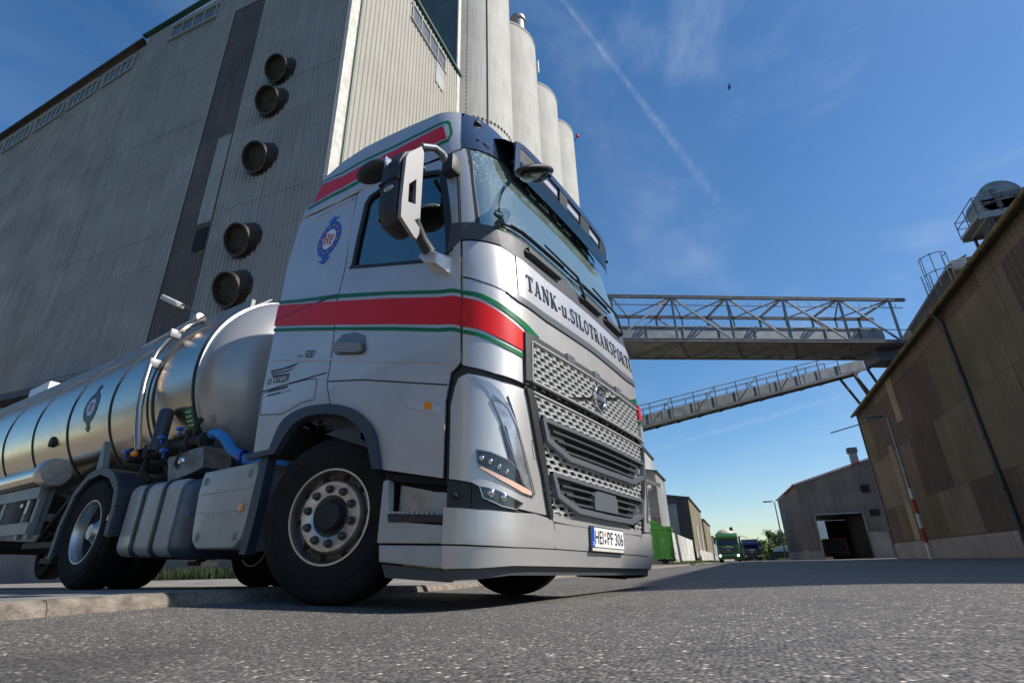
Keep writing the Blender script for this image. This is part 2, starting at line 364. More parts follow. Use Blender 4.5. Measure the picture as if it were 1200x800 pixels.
MT['corr_dark'] = coord_mat('fibre_cement_grey', patchy([(.30,.282,.272), (.312,.294,.283), (.287,.270,.262), (.30,.282,.27)], 9, 8.5, .20, True, lo=.85, hi=1.10))
MT['corr_brown'] = coord_mat('fibre_cement_brown', patchy([(.115,.095,.088), (.13,.107,.098), (.105,.087,.08)], 2, 5, .25, True))
MT['corr_lit'] = coord_mat('cream_cladding', patchy([(.355,.33,.283), (.365,.34,.292)], 14, 8.5, .08, False, lo=.93, hi=1.05))
MT['corr_right'] = coord_mat('patched_brown_cladding', patchy([(.115,.076,.060), (.135,.098,.060), (.180,.133,.090), (.100,.067,.054), (.145,.112,.066), (.20,.152,.108), (.118,.079,.063), (.165,.121,.090)], 5.6, 3.9, .22, True, off=.41))
MT['corr_ware'] = coord_mat('grey_brown_cladding', patchy([(.16,.135,.12), (.17,.145,.125), (.15,.125,.115)], 5, 4.5, .25, True))
MT['greentrim'] = mat('green_flashing', (.02,.075,.055), .55)
MT['pale'] = mat('pale_trim', (.55,.52,.46), .7, var=.2, vscale=2)
MT['rust'] = mat('rusty_steel', (.055,.042,.034), .55, .3, var=.5, vscale=5, bump=.2)
MT['pipein'] = mat('rusty_inside', (.030,.024,.016), .8, var=.5, vscale=4)
MT['towerwall'] = mat('stair_tower_panel', (.085,.105,.11), .6, var=.15, vscale=.6)
MT['bridge'] = mat('galvanised_steel', (.19,.205,.22), .5, .45, var=.25, vscale=1.5)
MT['bridgedark'] = mat('painted_steel', (.11,.12,.13), .55, .3, var=.3, vscale=1.5)
MT['deck'] = mat('deck_sheet', (.24,.225,.20), .7, .1, var=.3, vscale=.8)
MT['fence'] = mat('dark_metal', (.07,.07,.07), .5, .4)
MT['galv'] = mat('galv_post', (.26,.27,.27), .5, .5, var=.2, vscale=3)
MT['redpaint'] = mat('red_band_paint', (.42,.035,.02), .6)
MT['whitepaint'] = mat('white_band_paint', (.62,.60,.55), .6, var=.2, vscale=5)
MT['winglass'] = mat('old_window', (.10,.10,.105), .35, 0, coat=.3, var=.4, vscale=2)
MT['winframe'] = mat('window_frame', (.30,.33,.33), .6)
MT['skipgreen'] = mat('skip_green', (.20,.58,.07), .5, var=.2, vscale=3)
MT['truckgreen'] = mat('truck_green', (.03,.13,.035), .35, coat=.5)
MT['truckblue'] = mat('truck_blue', (.02,.05,.17), .35, coat=.5)
MT['block'] = coord_mat('white_block_wall', patchy([(.50,.48,.43), (.56,.54,.49), (.47,.45,.41)], 1.6, .8, .12, True))
MT['leaf'] = mat('foliage', (.13,.17,.05), .8, var=.4, vscale=1.5)
MT['leaf2'] = mat('foliage_dark', (.085,.12,.04), .8, var=.4, vscale=1.5)
MT['bark'] = mat('bark', (.09,.07,.05), .9)
MT['gutter'] = mat('mossy_gutter', (.16,.12,.04), .8, var=.5, vscale=2)
MT['headlit'] = mat('lit_headlamp', (.9,.8,.6), .3, emit=((1,.72,.35), 9.0))
MT['farblue'] = mat('pale_blue_sheet', (.30,.40,.52), .6)
MT['tan'] = coord_mat('tan_cladding', patchy([(.30,.25,.16), (.27,.23,.155), (.33,.28,.19)], 5, 4, .2, True))
MT['lightgrey'] = coord_mat('light_grey_cladding', patchy([(.34,.34,.33), (.36,.36,.35)], 6, 5, .15, True))
MT['bluegrey'] = coord_mat('blue_grey_cladding', patchy([(.10,.12,.145), (.11,.13,.155)], 6, 5, .15, True))
MT['concrete_warm'] = coord_mat('tan_brick', patchy([(.46,.36,.25), (.42,.33,.225), (.50,.40,.28)], .5, .16, .12, True))
MT['lilac'] = mat('glint_and_marker_white', (.62,.62,.70), .25, .3, coat=.8)  # pale gloss for the visor's painted sky reflection, also the side marker
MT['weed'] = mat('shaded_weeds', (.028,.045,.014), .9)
# points on the cab skin: (s, v)
PT = {
 'rear_panel': [(-0.006,1.0114),(-0.0221,1.4807),(-0.0142,2.0386),(-0.0404,2.725),(-0.0565,3.3525),(0.1521,3.2903),(0.4218,3.2548),(0.4237,2.8513),(0.4186,2.4311),(0.3958,2.1303),(0.4008,1.6215),(0.3957,1.4238),(0.4329,1.2466),(0.3751,1.27),(0.2497,1.2616),(0.1638,1.1874),(0.119,1.0054)],
 'door': [(0.439,1.2573),(0.4033,1.4212),(0.4092,1.6113),(0.4042,2.1255),(0.4273,2.4254),(0.4252,2.7856),(0.4673,2.399),(0.8684,2.1771),(0.9137,2.1453),(0.9875,2.1685),(1.017,2.4163),(1.1056,2.3892),(1.1106,2.217),(1.0801,1.9334),(1.0933,1.343),(1.0031,1.2853),(0.9863,1.1147),(0.9898,0.6717),(0.7405,0.7595),(0.7074,0.9494),(0.6674,1.058),(0.592,1.1644),(0.4974,1.2307)],
 'door_frame': [(0.4252,2.7856),(0.4328,3.2449),(0.4954,3.3217),(0.748,3.2461),(1.062,3.1285),(1.142,3.0351),(1.1567,2.8765),(1.1056,2.3892),(1.017,2.4163),(0.9875,2.1685),(0.9995,2.9828),(0.7476,3.1678),(0.5524,3.1317),(0.5076,3.0543),(0.4673,2.399)],
 'side_glass': [(0.4673,2.399),(0.5076,3.0543),(0.5524,3.1317),(0.7476,3.1678),(0.9995,2.9828),(0.9875,2.1685),(0.9137,2.1453),(0.8684,2.1771)],
 'a_pillar': [(1.1348,2.3832),(1.1702,2.7812),(1.1788,2.9968),(1.1447,3.107),(1.0689,3.1688),(1.2668,3.2175),(1.33,3.3113),(1.2953,2.3747)],
 'deflector': [(-0.0672,3.3986),(0.1466,3.3208),(0.4191,3.2814),(0.4932,3.3485),(0.7481,3.2725),(1.0736,3.1958),(1.2728,3.2479),(1.2788,3.2785),(1.4,4.0),(1.0,4.0),(0.8,4.0),(0.6,4.0),(0.4,4.0),(0.2,4.0),(0.0,4.0)],
 'waist': [(1.0163,2.4084),(1.3246,2.3666),(1.5426,2.3353),(1.5726,2.1947),(1.3169,2.2158),(1.1221,2.2375),(0.9913,2.1657)],
 'header': [(1.2728,3.2479),(1.3332,3.3272),(1.5221,3.4339),(1.717,3.5583),(1.8686,3.6091),(2.0472,3.7052),(2.4,3.4),(3.0,3.4),(3.0,4.0),(2.4,4.0),(2.0,4.0),(1.7,4.0),(1.4,4.0)],
 'glass': [(1.2953,2.3747),(1.2966,2.7689),(1.3357,3.3118),(1.5184,3.4155),(1.7132,3.536),(1.8637,3.5831),(2.0356,3.6751),(2.4,3.39),(3.0,3.39),(3.0,2.28),(2.2698,2.4204),(1.7332,2.3435),(1.5158,2.3616)],
 'cowl': [(1.542,2.3312),(1.7317,2.3349),(2.2648,2.4096),(3.0,2.27),(3.0,2.14),(2.1805,2.1233),(1.7478,2.1508),(1.5726,2.1947)],
 'corner_upper': [(1.1306,2.2245),(1.3156,2.2045),(1.5716,2.1826),(1.7365,2.1426),(1.7492,1.8349),(1.5923,1.8325),(1.3225,1.8823),(1.099,1.9397)],
 'name_panel': [(1.753,2.1446),(2.1801,2.1188),(3.0,2.13),(3.0,1.84),(2.1374,1.7998),(1.7601,1.8311)],
 'dark_bar': [(1.6021,1.8245),(1.7594,1.8245),(2.1369,1.793),(3.0,1.83),(3.0,1.775),(2.1334,1.7459),(1.7564,1.7795),(1.6745,1.7994)],
 'corner_mid': [(1.094,1.9276),(1.322,1.8728),(1.5915,1.8229),(1.6743,1.7932),(1.7562,1.7732),(2.1329,1.7392),(3.0,1.77),(3.0,1.6),(2.3143,1.5864),(1.8066,1.5804),(1.8082,1.3692),(1.818,1.238),(1.4701,1.2639),(1.177,1.3084),(1.1076,1.325)],
 'stripe_green_top': [(-0.0394,2.3472),(0.1193,2.2772),(0.3916,2.1729),(0.7151,2.0114),(0.944,1.8896),(1.096,1.8313),(1.3183,1.7883),(1.5171,1.7334),(1.6989,1.6842),(1.8947,1.6397),(2.0192,1.6021),(1.9211,1.5836),(1.8358,1.6024),(1.6713,1.649),(1.4918,1.704),(1.2941,1.7612),(1.0952,1.8031),(0.944,1.8616),(0.7157,1.9827),(0.3954,2.1345),(0.124,2.2492),(-0.0268,2.3138)],
 'stripe_red': [(-0.0306,2.2983),(0.1278,2.2261),(0.3983,2.105),(0.7167,1.9543),(0.9441,1.8356),(1.0957,1.7783),(1.2797,1.7385),(1.4667,1.684),(1.6444,1.6297),(1.7788,1.5891),(1.8122,1.5787),(1.8034,1.4479),(1.6681,1.4643),(1.4906,1.4962),(1.2966,1.5424),(1.0832,1.5791),(0.9479,1.6331),(0.7252,1.7443),(0.3872,1.9052),(0.158,2.0122),(-0.0218,2.0904)],
 'stripe_green_low': [(-0.0213,2.066),(0.1609,1.9876),(0.3891,1.8825),(0.7262,1.7242),(0.9485,1.6087),(1.0929,1.5574),(1.2969,1.5166),(1.491,1.4735),(1.6421,1.4494),(1.8032,1.4278),(1.803,1.3992),(1.6165,1.4236),(1.4668,1.4551),(1.2829,1.4942),(1.0937,1.5312),(0.9491,1.5814),(0.7278,1.6943),(0.3914,1.8561),(0.1642,1.9592),(-0.0203,2.0374)],
 'up_green': [(-0.0514,3.4915),(-0.0921,3.6818),(-0.1246,4.0),(0.2085,3.7846),(0.6728,3.7531),(1.1075,3.7609),(1.1474,3.7179),(1.1784,3.4967),(1.1202,3.396),(0.9554,3.3832),(0.6854,3.4185),(0.2765,3.4159)],
 'up_silver': [(-0.032,3.5037),(-0.0598,3.6396),(-0.0878,3.9413),(0.2172,3.7418),(0.6748,3.7063),(1.0841,3.7177),(1.1177,3.6746),(1.1376,3.4925),(1.0929,3.4311),(0.9584,3.4249),(0.6847,3.4595),(0.27,3.4592)],
 'up_red': [(-0.0254,3.5242),(-0.0487,3.8623),(0.2273,3.6911),(0.6768,3.6599),(1.053,3.6912),(1.0954,3.4457),(0.9604,3.4529),(0.6841,3.487),(0.2656,3.4884)],
 'lamp_or_glint_panel': [(1.0576,1.1963),(1.0808,1.2415),(1.1699,1.2606),(1.3288,1.2393),(1.5679,1.2067),(1.8065,1.1982),(1.8611,1.1323),(2.0973,0.49),(1.8776,0.5019),(1.7106,0.5157),(1.6006,0.5509),(1.4003,0.5988),(1.2485,0.6384),(1.0283,0.6633),(1.0175,1.0814)],
 'gap': [(1.0943,1.321),(1.1777,1.2922),(1.0808,1.2415),(1.0494,1.1973),(1.0175,1.0814),(1.0283,0.6633),(0.9914,0.6714),(0.9863,1.1147),(1.0032,1.2798)],
 'seam_dark': [(1.1772,1.303),(1.4702,1.2586),(1.8179,1.2325),(1.8065,1.1982),(1.5679,1.2067),(1.3288,1.2393),(1.1606,1.2612)],
 'drl_cap': [(1.1614,1.2452),(1.2824,1.2293),(1.4238,1.1987),(1.5295,1.1568),(1.6083,1.0854),(1.4259,1.1058),(1.3779,1.1561),(1.2832,1.2083)],
 'drl': [(1.4353,1.101),(1.6083,1.0854),(1.7202,0.9595),(1.9099,0.5996),(1.8993,0.5849),(1.8363,0.6032),(1.7024,0.7508),(1.5518,0.9612)],
 'drl_black': [(1.5329,0.9553),(1.5906,0.9489),(1.7075,0.7511),(1.6334,0.7697)],
 'lens': [(1.2871,0.8119),(1.4273,0.7987),(1.6336,0.7604),(1.733,0.7156),(1.7742,0.6538),(1.8784,0.6017),(1.8467,0.5902),(1.533,0.6552),(1.3231,0.7238),(1.2944,0.7607)],
 'blinker': [(1.3411,0.7216),(1.5323,0.6777),(1.8468,0.6177),(1.8889,0.6048),(1.8677,0.5894),(1.7745,0.5991),(1.5331,0.6529),(1.3328,0.7102)],
 'dark_low': [(1.0089,0.6601),(1.2488,0.634),(1.4005,0.5944),(1.6008,0.5421),(1.7107,0.5069),(1.8983,0.4942),(1.6775,0.4753),(1.3178,0.4984),(1.0112,0.5164)],
 'fog': [(1.3287,0.6203),(1.4893,0.6049),(1.6759,0.5671),(1.795,0.5419),(1.7156,0.5071),(1.5647,0.5193),(1.367,0.5591)],
 'towcover': [(1.0092,0.6555),(1.2403,0.6296),(1.2479,0.507),(1.0109,0.5208)],
 'bumper_up': [(1.0059,0.5101),(1.3182,0.492),(1.7064,0.4676),(1.9292,0.4917),(2.1082,0.4814),(2.1521,0.4513),(2.1666,0.3278),(1.6894,0.3234),(1.3345,0.3275),(1.003,0.3327)],
 'bumper_lo': [(1.0048,0.3243),(1.3375,0.3194),(1.6925,0.3152),(2.1697,0.3189),(2.1933,0.243),(1.7175,0.2337),(1.3681,0.2195),(1.0306,0.2139)],
 'bump_black': [(1.0321,0.2079),(1.3704,0.2116),(1.7198,0.2256),(2.1952,0.2363),(2.2295,0.194),(1.7269,0.2013),(1.3744,0.1958),(1.0349,0.1938)],
 'gr_up_frame': [(1.8099,1.5782),(2.3276,1.5772),(3.0,1.585),(3.0,1.28),(2.3654,1.2233),(1.9192,1.2608),(1.8182,1.2544)],
 'gr_up_mesh': [(1.9007,1.4998),(2.3891,1.479),(3.0,1.54),(3.0,1.29),(2.367,1.2414),(1.9249,1.2677)],
 'gr_side_black': [(1.8176,1.2053),(1.8847,1.2067),(1.9493,1.1225),(2.1198,0.4915),(2.0861,0.4893),(1.85,1.1304)],
 'gr_low_mesh': [(1.8957,1.1979),(2.3593,1.1576),(3.0,1.2),(3.0,0.58),(2.5715,0.4795),(2.1877,0.4674),(2.131,0.4875),(1.97,1.1273)],
 'mouth1': [(1.9983,1.0332),(2.3473,1.0241),(2.9604,1.0351),(3.918,1.077),(3.8579,0.9505),(3.535,0.8659),(2.9286,0.8444),(2.3352,0.8584),(2.0445,0.9316)],
 'mouth2': [(2.1065,0.7219),(2.5976,0.7175),(3.7836,0.7481),(3.7497,0.6354),(3.4577,0.56),(2.8818,0.5459),(2.4693,0.5543),(2.1718,0.6151)],
 'badge': [(3.0011,1.4024)],
 'plate': [(2.5981,0.4657),(3.3151,0.4755),(3.2886,0.3439),(2.6041,0.3356)],
 'handle': [(0.423,1.7288),(0.5808,1.6598),(0.5898,1.597),(0.5674,1.5933),(0.4455,1.6439),(0.4276,1.6787)],
 'handle_cup': [(0.462,1.7324),(0.4722,1.783),(0.5216,1.7672),(0.5673,1.7191),(0.5855,1.6578),(0.5903,1.5903),(0.4455,1.6439)],
 'marker': [(0.8184,1.1744),(0.9413,1.1179),(0.963,1.0903),(0.9643,1.0457),(0.9292,1.0582),(0.84,1.1157)],
 'marker_orange': [(0.9052,1.1341),(0.9378,1.1162),(0.9357,1.072),(0.9068,1.0908)],
 'hp': [(0.2542,2.8225)],
 'hp_r': [(0.2128,3.0861),(0.2855,2.5902),(0.1469,2.8387),(0.3578,2.7969)],
 't500': [(0.2519,1.7315),(0.3617,1.6856),(0.3497,1.7538)],
 'creaseA': [(-0.0003,1.7755),(0.3989,1.6155),(0.6972,1.4834),(1.0852,1.3275)],
 'creaseA2': [(0.0039,1.7474),(0.4016,1.5873),(0.6992,1.4519),(1.0611,1.2923)],
 'creaseB': [(0.4012,1.4414),(0.5966,1.3854),(0.9941,1.2127)],
 'seamRear': [(-0.0257,1.5035),(0.1916,1.5113),(0.3888,1.5151)],
 'seamDiag': [(-0.0252,2.1419),(0.1505,2.1597),(0.3945,2.1713)],
 'box_seam': [(-0.0067,1.3068),(0.1411,1.2725),(0.193,1.2909),(0.2522,1.3262),(0.3341,1.3272),(0.3362,1.4443),(0.3316,1.4858),(0.2833,1.503),(0.1083,1.5086),(-0.0169,1.4862)],
 'logo_a': [(0.0022,1.6769),(0.1328,1.6639),(0.2648,1.6658),(0.2187,1.645),(0.1359,1.6411),(0.1189,1.6403)],
 'logo_b': [(0.0196,1.6409),(0.2051,1.6219),(0.2048,1.5798),(0.1904,1.5641),(0.0535,1.5704)],
 'logo_t': [(0.0674,1.5547),(0.2137,1.5521),(0.2021,1.6019)],
 'sticker': [(1.4166,2.4944)],
 'archo': [(0.0131,1.0011),(0.119,1.0054),(0.1638,1.1874),(0.2497,1.2616),(0.3751,1.27),(0.4971,1.2338),(0.592,1.1644),(0.6674,1.058),(0.7074,0.9494),(0.7405,0.7595)],
 'archi': [(0.0201,0.9612),(0.1576,0.9664),(0.2296,1.1323),(0.2995,1.1903),(0.3927,1.1961),(0.5039,1.1594),(0.5801,1.0977),(0.6379,1.0093),(0.6697,0.9199),(0.7055,0.7653)],
 'textline': [(1.9461,1.8978),(3.1772,1.905),(4.0959,1.953)],
 'texttop': [(1.9234,2.0192),(3.2125,2.064),(4.2451,2.1122)],
 'seam_side_trim': [(-0.065,3.3893),(0.2606,3.2842),(0.4591,3.2815)],
 'steptop': [(0.7645,0.7404),(0.9901,0.6624)],
 'badgebar': [(2.4371,1.2761),(3.5907,1.5259)],
 'badge_tb': [(2.9057,1.4749),(3.0952,1.3152)],
 'wiper1': [(1.5325,2.405),(1.7975,2.3943),(2.1112,2.4455),(2.5843,2.4921),(2.8416,2.4802),(2.9155,2.4028)],
 'wiper2': [(3.1918,2.4968),(3.6691,2.5385),(4.2211,2.5539),(4.2211,2.3348)],
 'grab1': [(1.9905,2.277),(2.1381,2.3387),(2.7736,2.3753),(2.7104,2.2593),(2.2793,2.2253),(2.0038,2.2089)],
 'sunband': [(1.9134,3.0231),(2.5763,3.0125),(3.641,3.0897),(4.1457,2.9921)],
 'hdr_lamp': [(1.5215,3.6859)],
 'roofglint': [(1.5588,3.9672),(1.7893,3.9379)],
 'devicecentre': [(1.7263,2.71),(1.8744,2.9556),(1.6522,2.5735)],
}
# ================================================================ SETTING
TYAW = R(-11.265)
TM = Matrix(((.9806, .1948, .0291), (-.1950, .9806, .0196), (-.0248, -.0249, .9994)))
_rx, _ry = R(-1.431), R(1.422)
TRUCK_M = Matrix.Translation((-2.228, 4.007, 0)) @ Matrix.Rotation(TYAW, 4, 'Z') @ Matrix.Rotation(_ry, 4, 'Y') @ Matrix.Rotation(_rx, 4, 'X')
ct, st = math.cos(TYAW), math.sin(TYAW)
def to_truck(x, y):
    dx, dy = x+2.228, y-4.007
    return ct*dx+st*dy, -st*dx+ct*dy
def sstep(a, b, v):
    t = min(1, max(0, (v-a)/(b-a))); return t*t*(3-2*t)
KX = -3.12
def crown(x):
    if x < -2.4: return 0.0
    if x < .9: return .025*(x+2.4) if x < .3 else .0675+.025*(x-.3)*(1-(x-.3)/1.2)
    return max(0.0, .075-.010*(x-.9))
def zroad(x, y):
    xt, yt = to_truck(x, y)
    w = ((1-sstep(1.35, 2.3, yt)) if yt > 0 else (1-sstep(1.2, 5.0, -yt)))*(1-sstep(.35, 1.3, xt))*(1 if x > KX-.3 else 0)
    return w*(-.025*xt-.025*yt)+(1-w)*crown(x)
def zyard(x, y):
    xt, yt = to_truck(x, y)
    w = (1-sstep(1.5, 3.2, yt)) if yt > 0 else (1-sstep(1.2, 5.0, -yt))
    return .055 + w*(.033-.025*yt)
def axis_pts(segs):
    out = []
    for a, b, n in segs:
        out += [a+(b-a)*i/n for i in range(n)]
    return out+[segs[-1][1]]
def sheet(xs, ys, fz):
    bm = NB(); V = [[bm.verts.new((x, y, fz(x, y))) for y in ys] for x in xs]
    for i in range(len(xs)-1):
        for j in range(len(ys)-1): bm.faces.new((V[i][j], V[i+1][j], V[i+1][j+1], V[i][j+1]))
    return bm
b = NB(); s_ = 3500
vs = [b.verts.new(p) for p in ((-s_,-s_,-.3),(s_,-s_,-.3),(s_,s_,-.3),(-s_,s_,-.3))]; b.faces.new(vs)
setp(obj('ground', b, MT['grass'], fixn=False), kind='structure')
b = sheet(axis_pts([(KX,2.5,36),(2.5,12.5,10),(12.5,60,4)]), axis_pts([(-40,-4,4),(-4,1,10),(1,9,40),(9,20,8),(20,112,10)]), zroad)
setp(obj('road', b, MT['asphalt'], smooth=40, fixn=False), kind='structure')
b = sheet([KX, 0, 3.5, 6.8], [112, 160, 260, 420], lambda x, y: -.002)
setp(obj('far_road', b, MT['asphalt'], fixn=False), kind='structure')
b = sheet(axis_pts([(-90,-16,5),(-16,-3.26,30)]), axis_pts([(-40,-4,4),(-4,12,40),(12,70,8)]), zyard)
setp(obj('yard_pavement', b, MT['yard'], smooth=40, fixn=False), kind='structure')
b = sheet([-300, -60, KX-.01], [70, 160, 260, 900], lambda x, y: .0)
setp(obj('verge_left', b, MT['grass'], fixn=False), kind='structure')
b = sheet([6.8, 60, 400], [112, 160, 260, 900], lambda x, y: -.06)
setp(obj('verge_right', b, MT['grass'], fixn=False), kind='structure')
# kerb stones, worn edges
b = NB(); y = -12.0
while y < 70:
    L = .98; g = .004; n = 5 if y < 14 else 1
    for i in range(n):
        ya, yb = y+L*i/n, y+L*(i+1)/n
        ring = []
        for yy in (ya, yb):
            zt = zyard(KX, yy); jx = .004*math.sin(yy*9.1)+.004*math.sin(yy*23)
            prof = [(-3.27, zt-.3), (-3.27, zt), (KX-.05, zt+.002), (KX-.018+jx, zt-.012), (KX+.002+jx, zt-.04), (KX+.012, -.05)]
            ring.append([b.verts.new((px, yy, pz)) for px, pz in prof])
        for k in range(5): b.faces.new((ring[0][k], ring[0][k+1], ring[1][k+1], ring[1][k]))
        if i == 0: b.faces.new(ring[0])
        if i == n-1: b.faces.new(ring[1][::-1])
    y += L+g
setp(obj('kerb', b, MT['kerb'], smooth=35), kind='structure')
# grass verges
def blades(name, area, n, h, seed, mats, label, zf, clump=6):
    rnd = random.Random(seed); bm = NB()
    for _ in range(n):
        x = rnd.uniform(area[0], area[1]); y = rnd.uniform(area[2], area[3])
        z = zf(x, y)
        for c in range(clump):
            a = rnd.uniform(0, 6.28); hh = h*rnd.uniform(.5, 1.2); dx, dy = math.cos(a), math.sin(a); w = .012+hh*.03
            px, py = x+rnd.gauss(0, .05), y+rnd.gauss(0, .05)
            bm.faces.new([bm.verts.new(p) for p in ((px-dy*w, py+dx*w, z), (px+dy*w, py-dx*w, z), (px+dx*hh*.4, py+dy*hh*.4, z+hh))])
    o = obj(name, bm, mats, fixn=False); return setp(o, label, 'grass', kind='stuff')
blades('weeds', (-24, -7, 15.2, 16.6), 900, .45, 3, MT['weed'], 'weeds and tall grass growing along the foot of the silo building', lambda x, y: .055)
blades('verge_grass', (-5.2, -3.6, 44, 112), 2600, .28, 4, MT['leaf'], 'strip of green grass in front of the white block wall', lambda x, y: .0)
blades('roadside_grass', (6.9, 30, 113, 150), 2200, .45, 5, MT['leaf'], 'green roadside grass at the far end of the street', lambda x, y: -.06)

# ---------------------------------------------------------------- corrugated walls
def corr(bm, p0, p1, z0, z1, pitch, depth, mi=0, z0b=None, z1b=None, trap=True):
    """corrugated sheet standing on the line p0-p1; ribs point to the right of p0->p1"""
    p0, p1 = Vector(p0), Vector(p1); L = (p1-p0).length; t = (p1-p0)/L; nrm = Vector((t.y, -t.x))
    z0b = z0 if z0b is None else z0b; z1b = z1 if z1b is None else z1b
    n = max(1, round(L/pitch)); prof = [(0,0),(.32,0),(.42,1),(.78,1),(.9,0)] if trap else [(0,0),(.17,.35),(.33,.85),(.5,1),(.67,.85),(.83,.35)]
    prev = None
    for i in range(n+1):
        for u, h in (prof if i < n else prof[:1]):
            s = (i+u)/n; q = p0+t*(L*s)+nrm*(h*depth)
            a = bm.verts.new((q.x, q.y, z0+(z0b-z0)*s)); c = bm.verts.new((q.x, q.y, z1+(z1b-z1)*s))
            if prev:
                f = bm.faces.new((prev[0], a, c, prev[1])); f.material_index = mi
            prev = (a, c)

def vwall(bm, p0, p1, z0, z1, th=.2, z1b=None):
    """plain wall with thickness th behind the line"""
    p0, p1 = Vector(p0), Vector(p1); t = (p1-p0).normalized(); n = Vector((-t.y, t.x))*th
    z1b = z1 if z1b is None else z1b
    A = [(p0.x,p0.y,z0),(p1.x,p1.y,z0),(p1.x,p1.y,z1b),(p0.x,p0.y,z1)]
    B = [(p0.x+n.x,p0.y+n.y,z0),(p1.x+n.x,p1.y+n.y,z0),(p1.x+n.x,p1.y+n.y,z1b),(p0.x+n.x,p0.y+n.y,z1)]
    a = [bm.verts.new(p) for p in A]; c = [bm.verts.new(p) for p in B]
    bm.faces.new(a); bm.faces.new(c[::-1])
    for i in range(4): bm.faces.new((a[i], c[i], c[(i+1)%4], a[(i+1)%4]))

# ---------------------------------------------------------------- big silo building on the left
HB = empty('silo_building', (-17, 17, 0), 'huge grain store clad in grey ribbed sheets with a sunlit cream end wall', 'building')
def hb(name, bm, m, **k):
    bmesh.ops.translate(bm, verts=bm.verts, vec=(17, -17, 0)); return obj(name, bm, m, HB, **k)
YB = 17.0
b = NB()
corr(b, (-38.1, YB), (-28.0, YB), 9.6, 41.0, .30, .055, z1b=41.6)
corr(b, (-25.0, YB), (-17.0, YB), 3.0, 41.75, .30, .055, z1b=42.4)
corr(b, (-28.0, YB+.001), (-25.0, YB+.001), 38.5, 41.6, .30, .055, z1b=41.75)
hb('grey_cladding', b, MT['corr_dark'])
b = NB(); corr(b, (-28.0, YB+.05), (-25.0, YB+.05), 3.0, 38.5, .30, .055)
w = hb('brown_cladding', b, MT['corr_brown'])
b = NB(); box(b, -26.25, -25.15, YB-.03, YB+.04, 19.0, 25.6); hb('repair_panel', b, MT['corr_dark'])
b = NB(); box(b, -26.1, -25.2, YB-.06, YB-.0, 17.1, 18.6); hb('wall_opening', b, MT['void'])
b = NB(); corr(b, (-16.97, YB+.75), (-16.97, 32.15), 3.0, 42.4, .44, .06)
hb('cream_cladding', b, MT['corr_lit'])
b = NB(); box(b, -17.05, -16.88, YB-.02, YB+.74, 2.5, 42.6); hb('corner_pillar', b, MT['pale'])
b = NB(); tube(b, [(-16.8, YB+.80, 1), (-16.8, YB+.80, 42.4)], .075, 8); hb('downpipe', b, MT['greentrim'], smooth=40)
b = NB(); tube(b, [(-16.8, 32.0, 1), (-16.8, 32.0, 42.3)], .07, 8); hb('downpipe', b, MT['greentrim'], smooth=40)
# solid core and concrete wing
b = NB()
prism(b, [(-38.0, YB+.12), (-17.06, YB+.12), (-17.06, 32.1), (-38.0, 32.1)], 'Z', 0, 41.3)
hb('core_wall', b, MT['towerwall'])
b = NB()
A = [(-38.2, YB+.02), (-38.2, 32), (-80, 32), (-80, YB+.02)]; zt = [40.2, 40.2, 32.5, 32.5]
lo = [b.verts.new((x, y, 0)) for x, y in A]; hi = [b.verts.new((x, y, z)) for (x, y), z in zip(A, zt)]
b.faces.new(lo); b.faces.new(hi[::-1])
for i in range(4): b.faces.new((lo[i], lo[(i+1)%4], hi[(i+1)%4], hi[i]))
hb('concrete_wall', b, MT['concrete'])
def zc(x): return 40.55 + (x+38.63)*.1965      # roof edge line of the concrete wing
b = NB(); bar(b, (-38.25, YB-.12, zc(-38.25)), (-80, YB-.12, zc(-80)), .5, .22); hb('roof_edge', b, MT['rust'])
b = NB(); bar(b, (-29.9+1, YB-.15, 42.05), (-38.5, YB-.15, 41.15), .35, .18); bar(b, (-17.0, YB-.15, 42.75), (-29.0, YB-.15, 42.1), .35, .18); hb('roof_edge', b, MT['greentrim'])
b = NB(); bar(b, (-16.85, YB-.1, 42.65), (-16.85, 32.25, 42.65), .30, .25); box(b, -17.0, -16.6, 32.1, 32.5, 42.1, 42.5); hb('roof_edge', b, MT['greentrim'])
# ribbon windows in the concrete wing
x = -39.1
while x > -76:
    x1 = x-3.35; z_a = zc(x)-1.05; z_b = zc(x1)-1.05; h = 1.45
    b = NB()
    prism(b, [(x, z_a), (x1, z_b), (x1, z_b-h), (x, z_a-h)], 'Y', YB-.03, YB+.06)
    wdw = hb('ribbon_window', b, MT['winglass'])
    b = NB()
    def zl(xx, f): return zc(xx)-1.05-h*f
    for f in (0, 1): bar(b, (x, YB-.07, zl(x, f)), (x1, YB-.07, zl(x1, f)), .10, .12)
    for k in range(6):
        xx = x+(x1-x)*k/5; bar(b, (xx, YB-.07, zl(xx, 0)), (xx, YB-.07, zl(xx, 1)), .11 if k in (0,5) else .06, .08)
    fr = hb('window_frame', b, MT['winframe']); fr.parent = wdw
    x = x1-.75
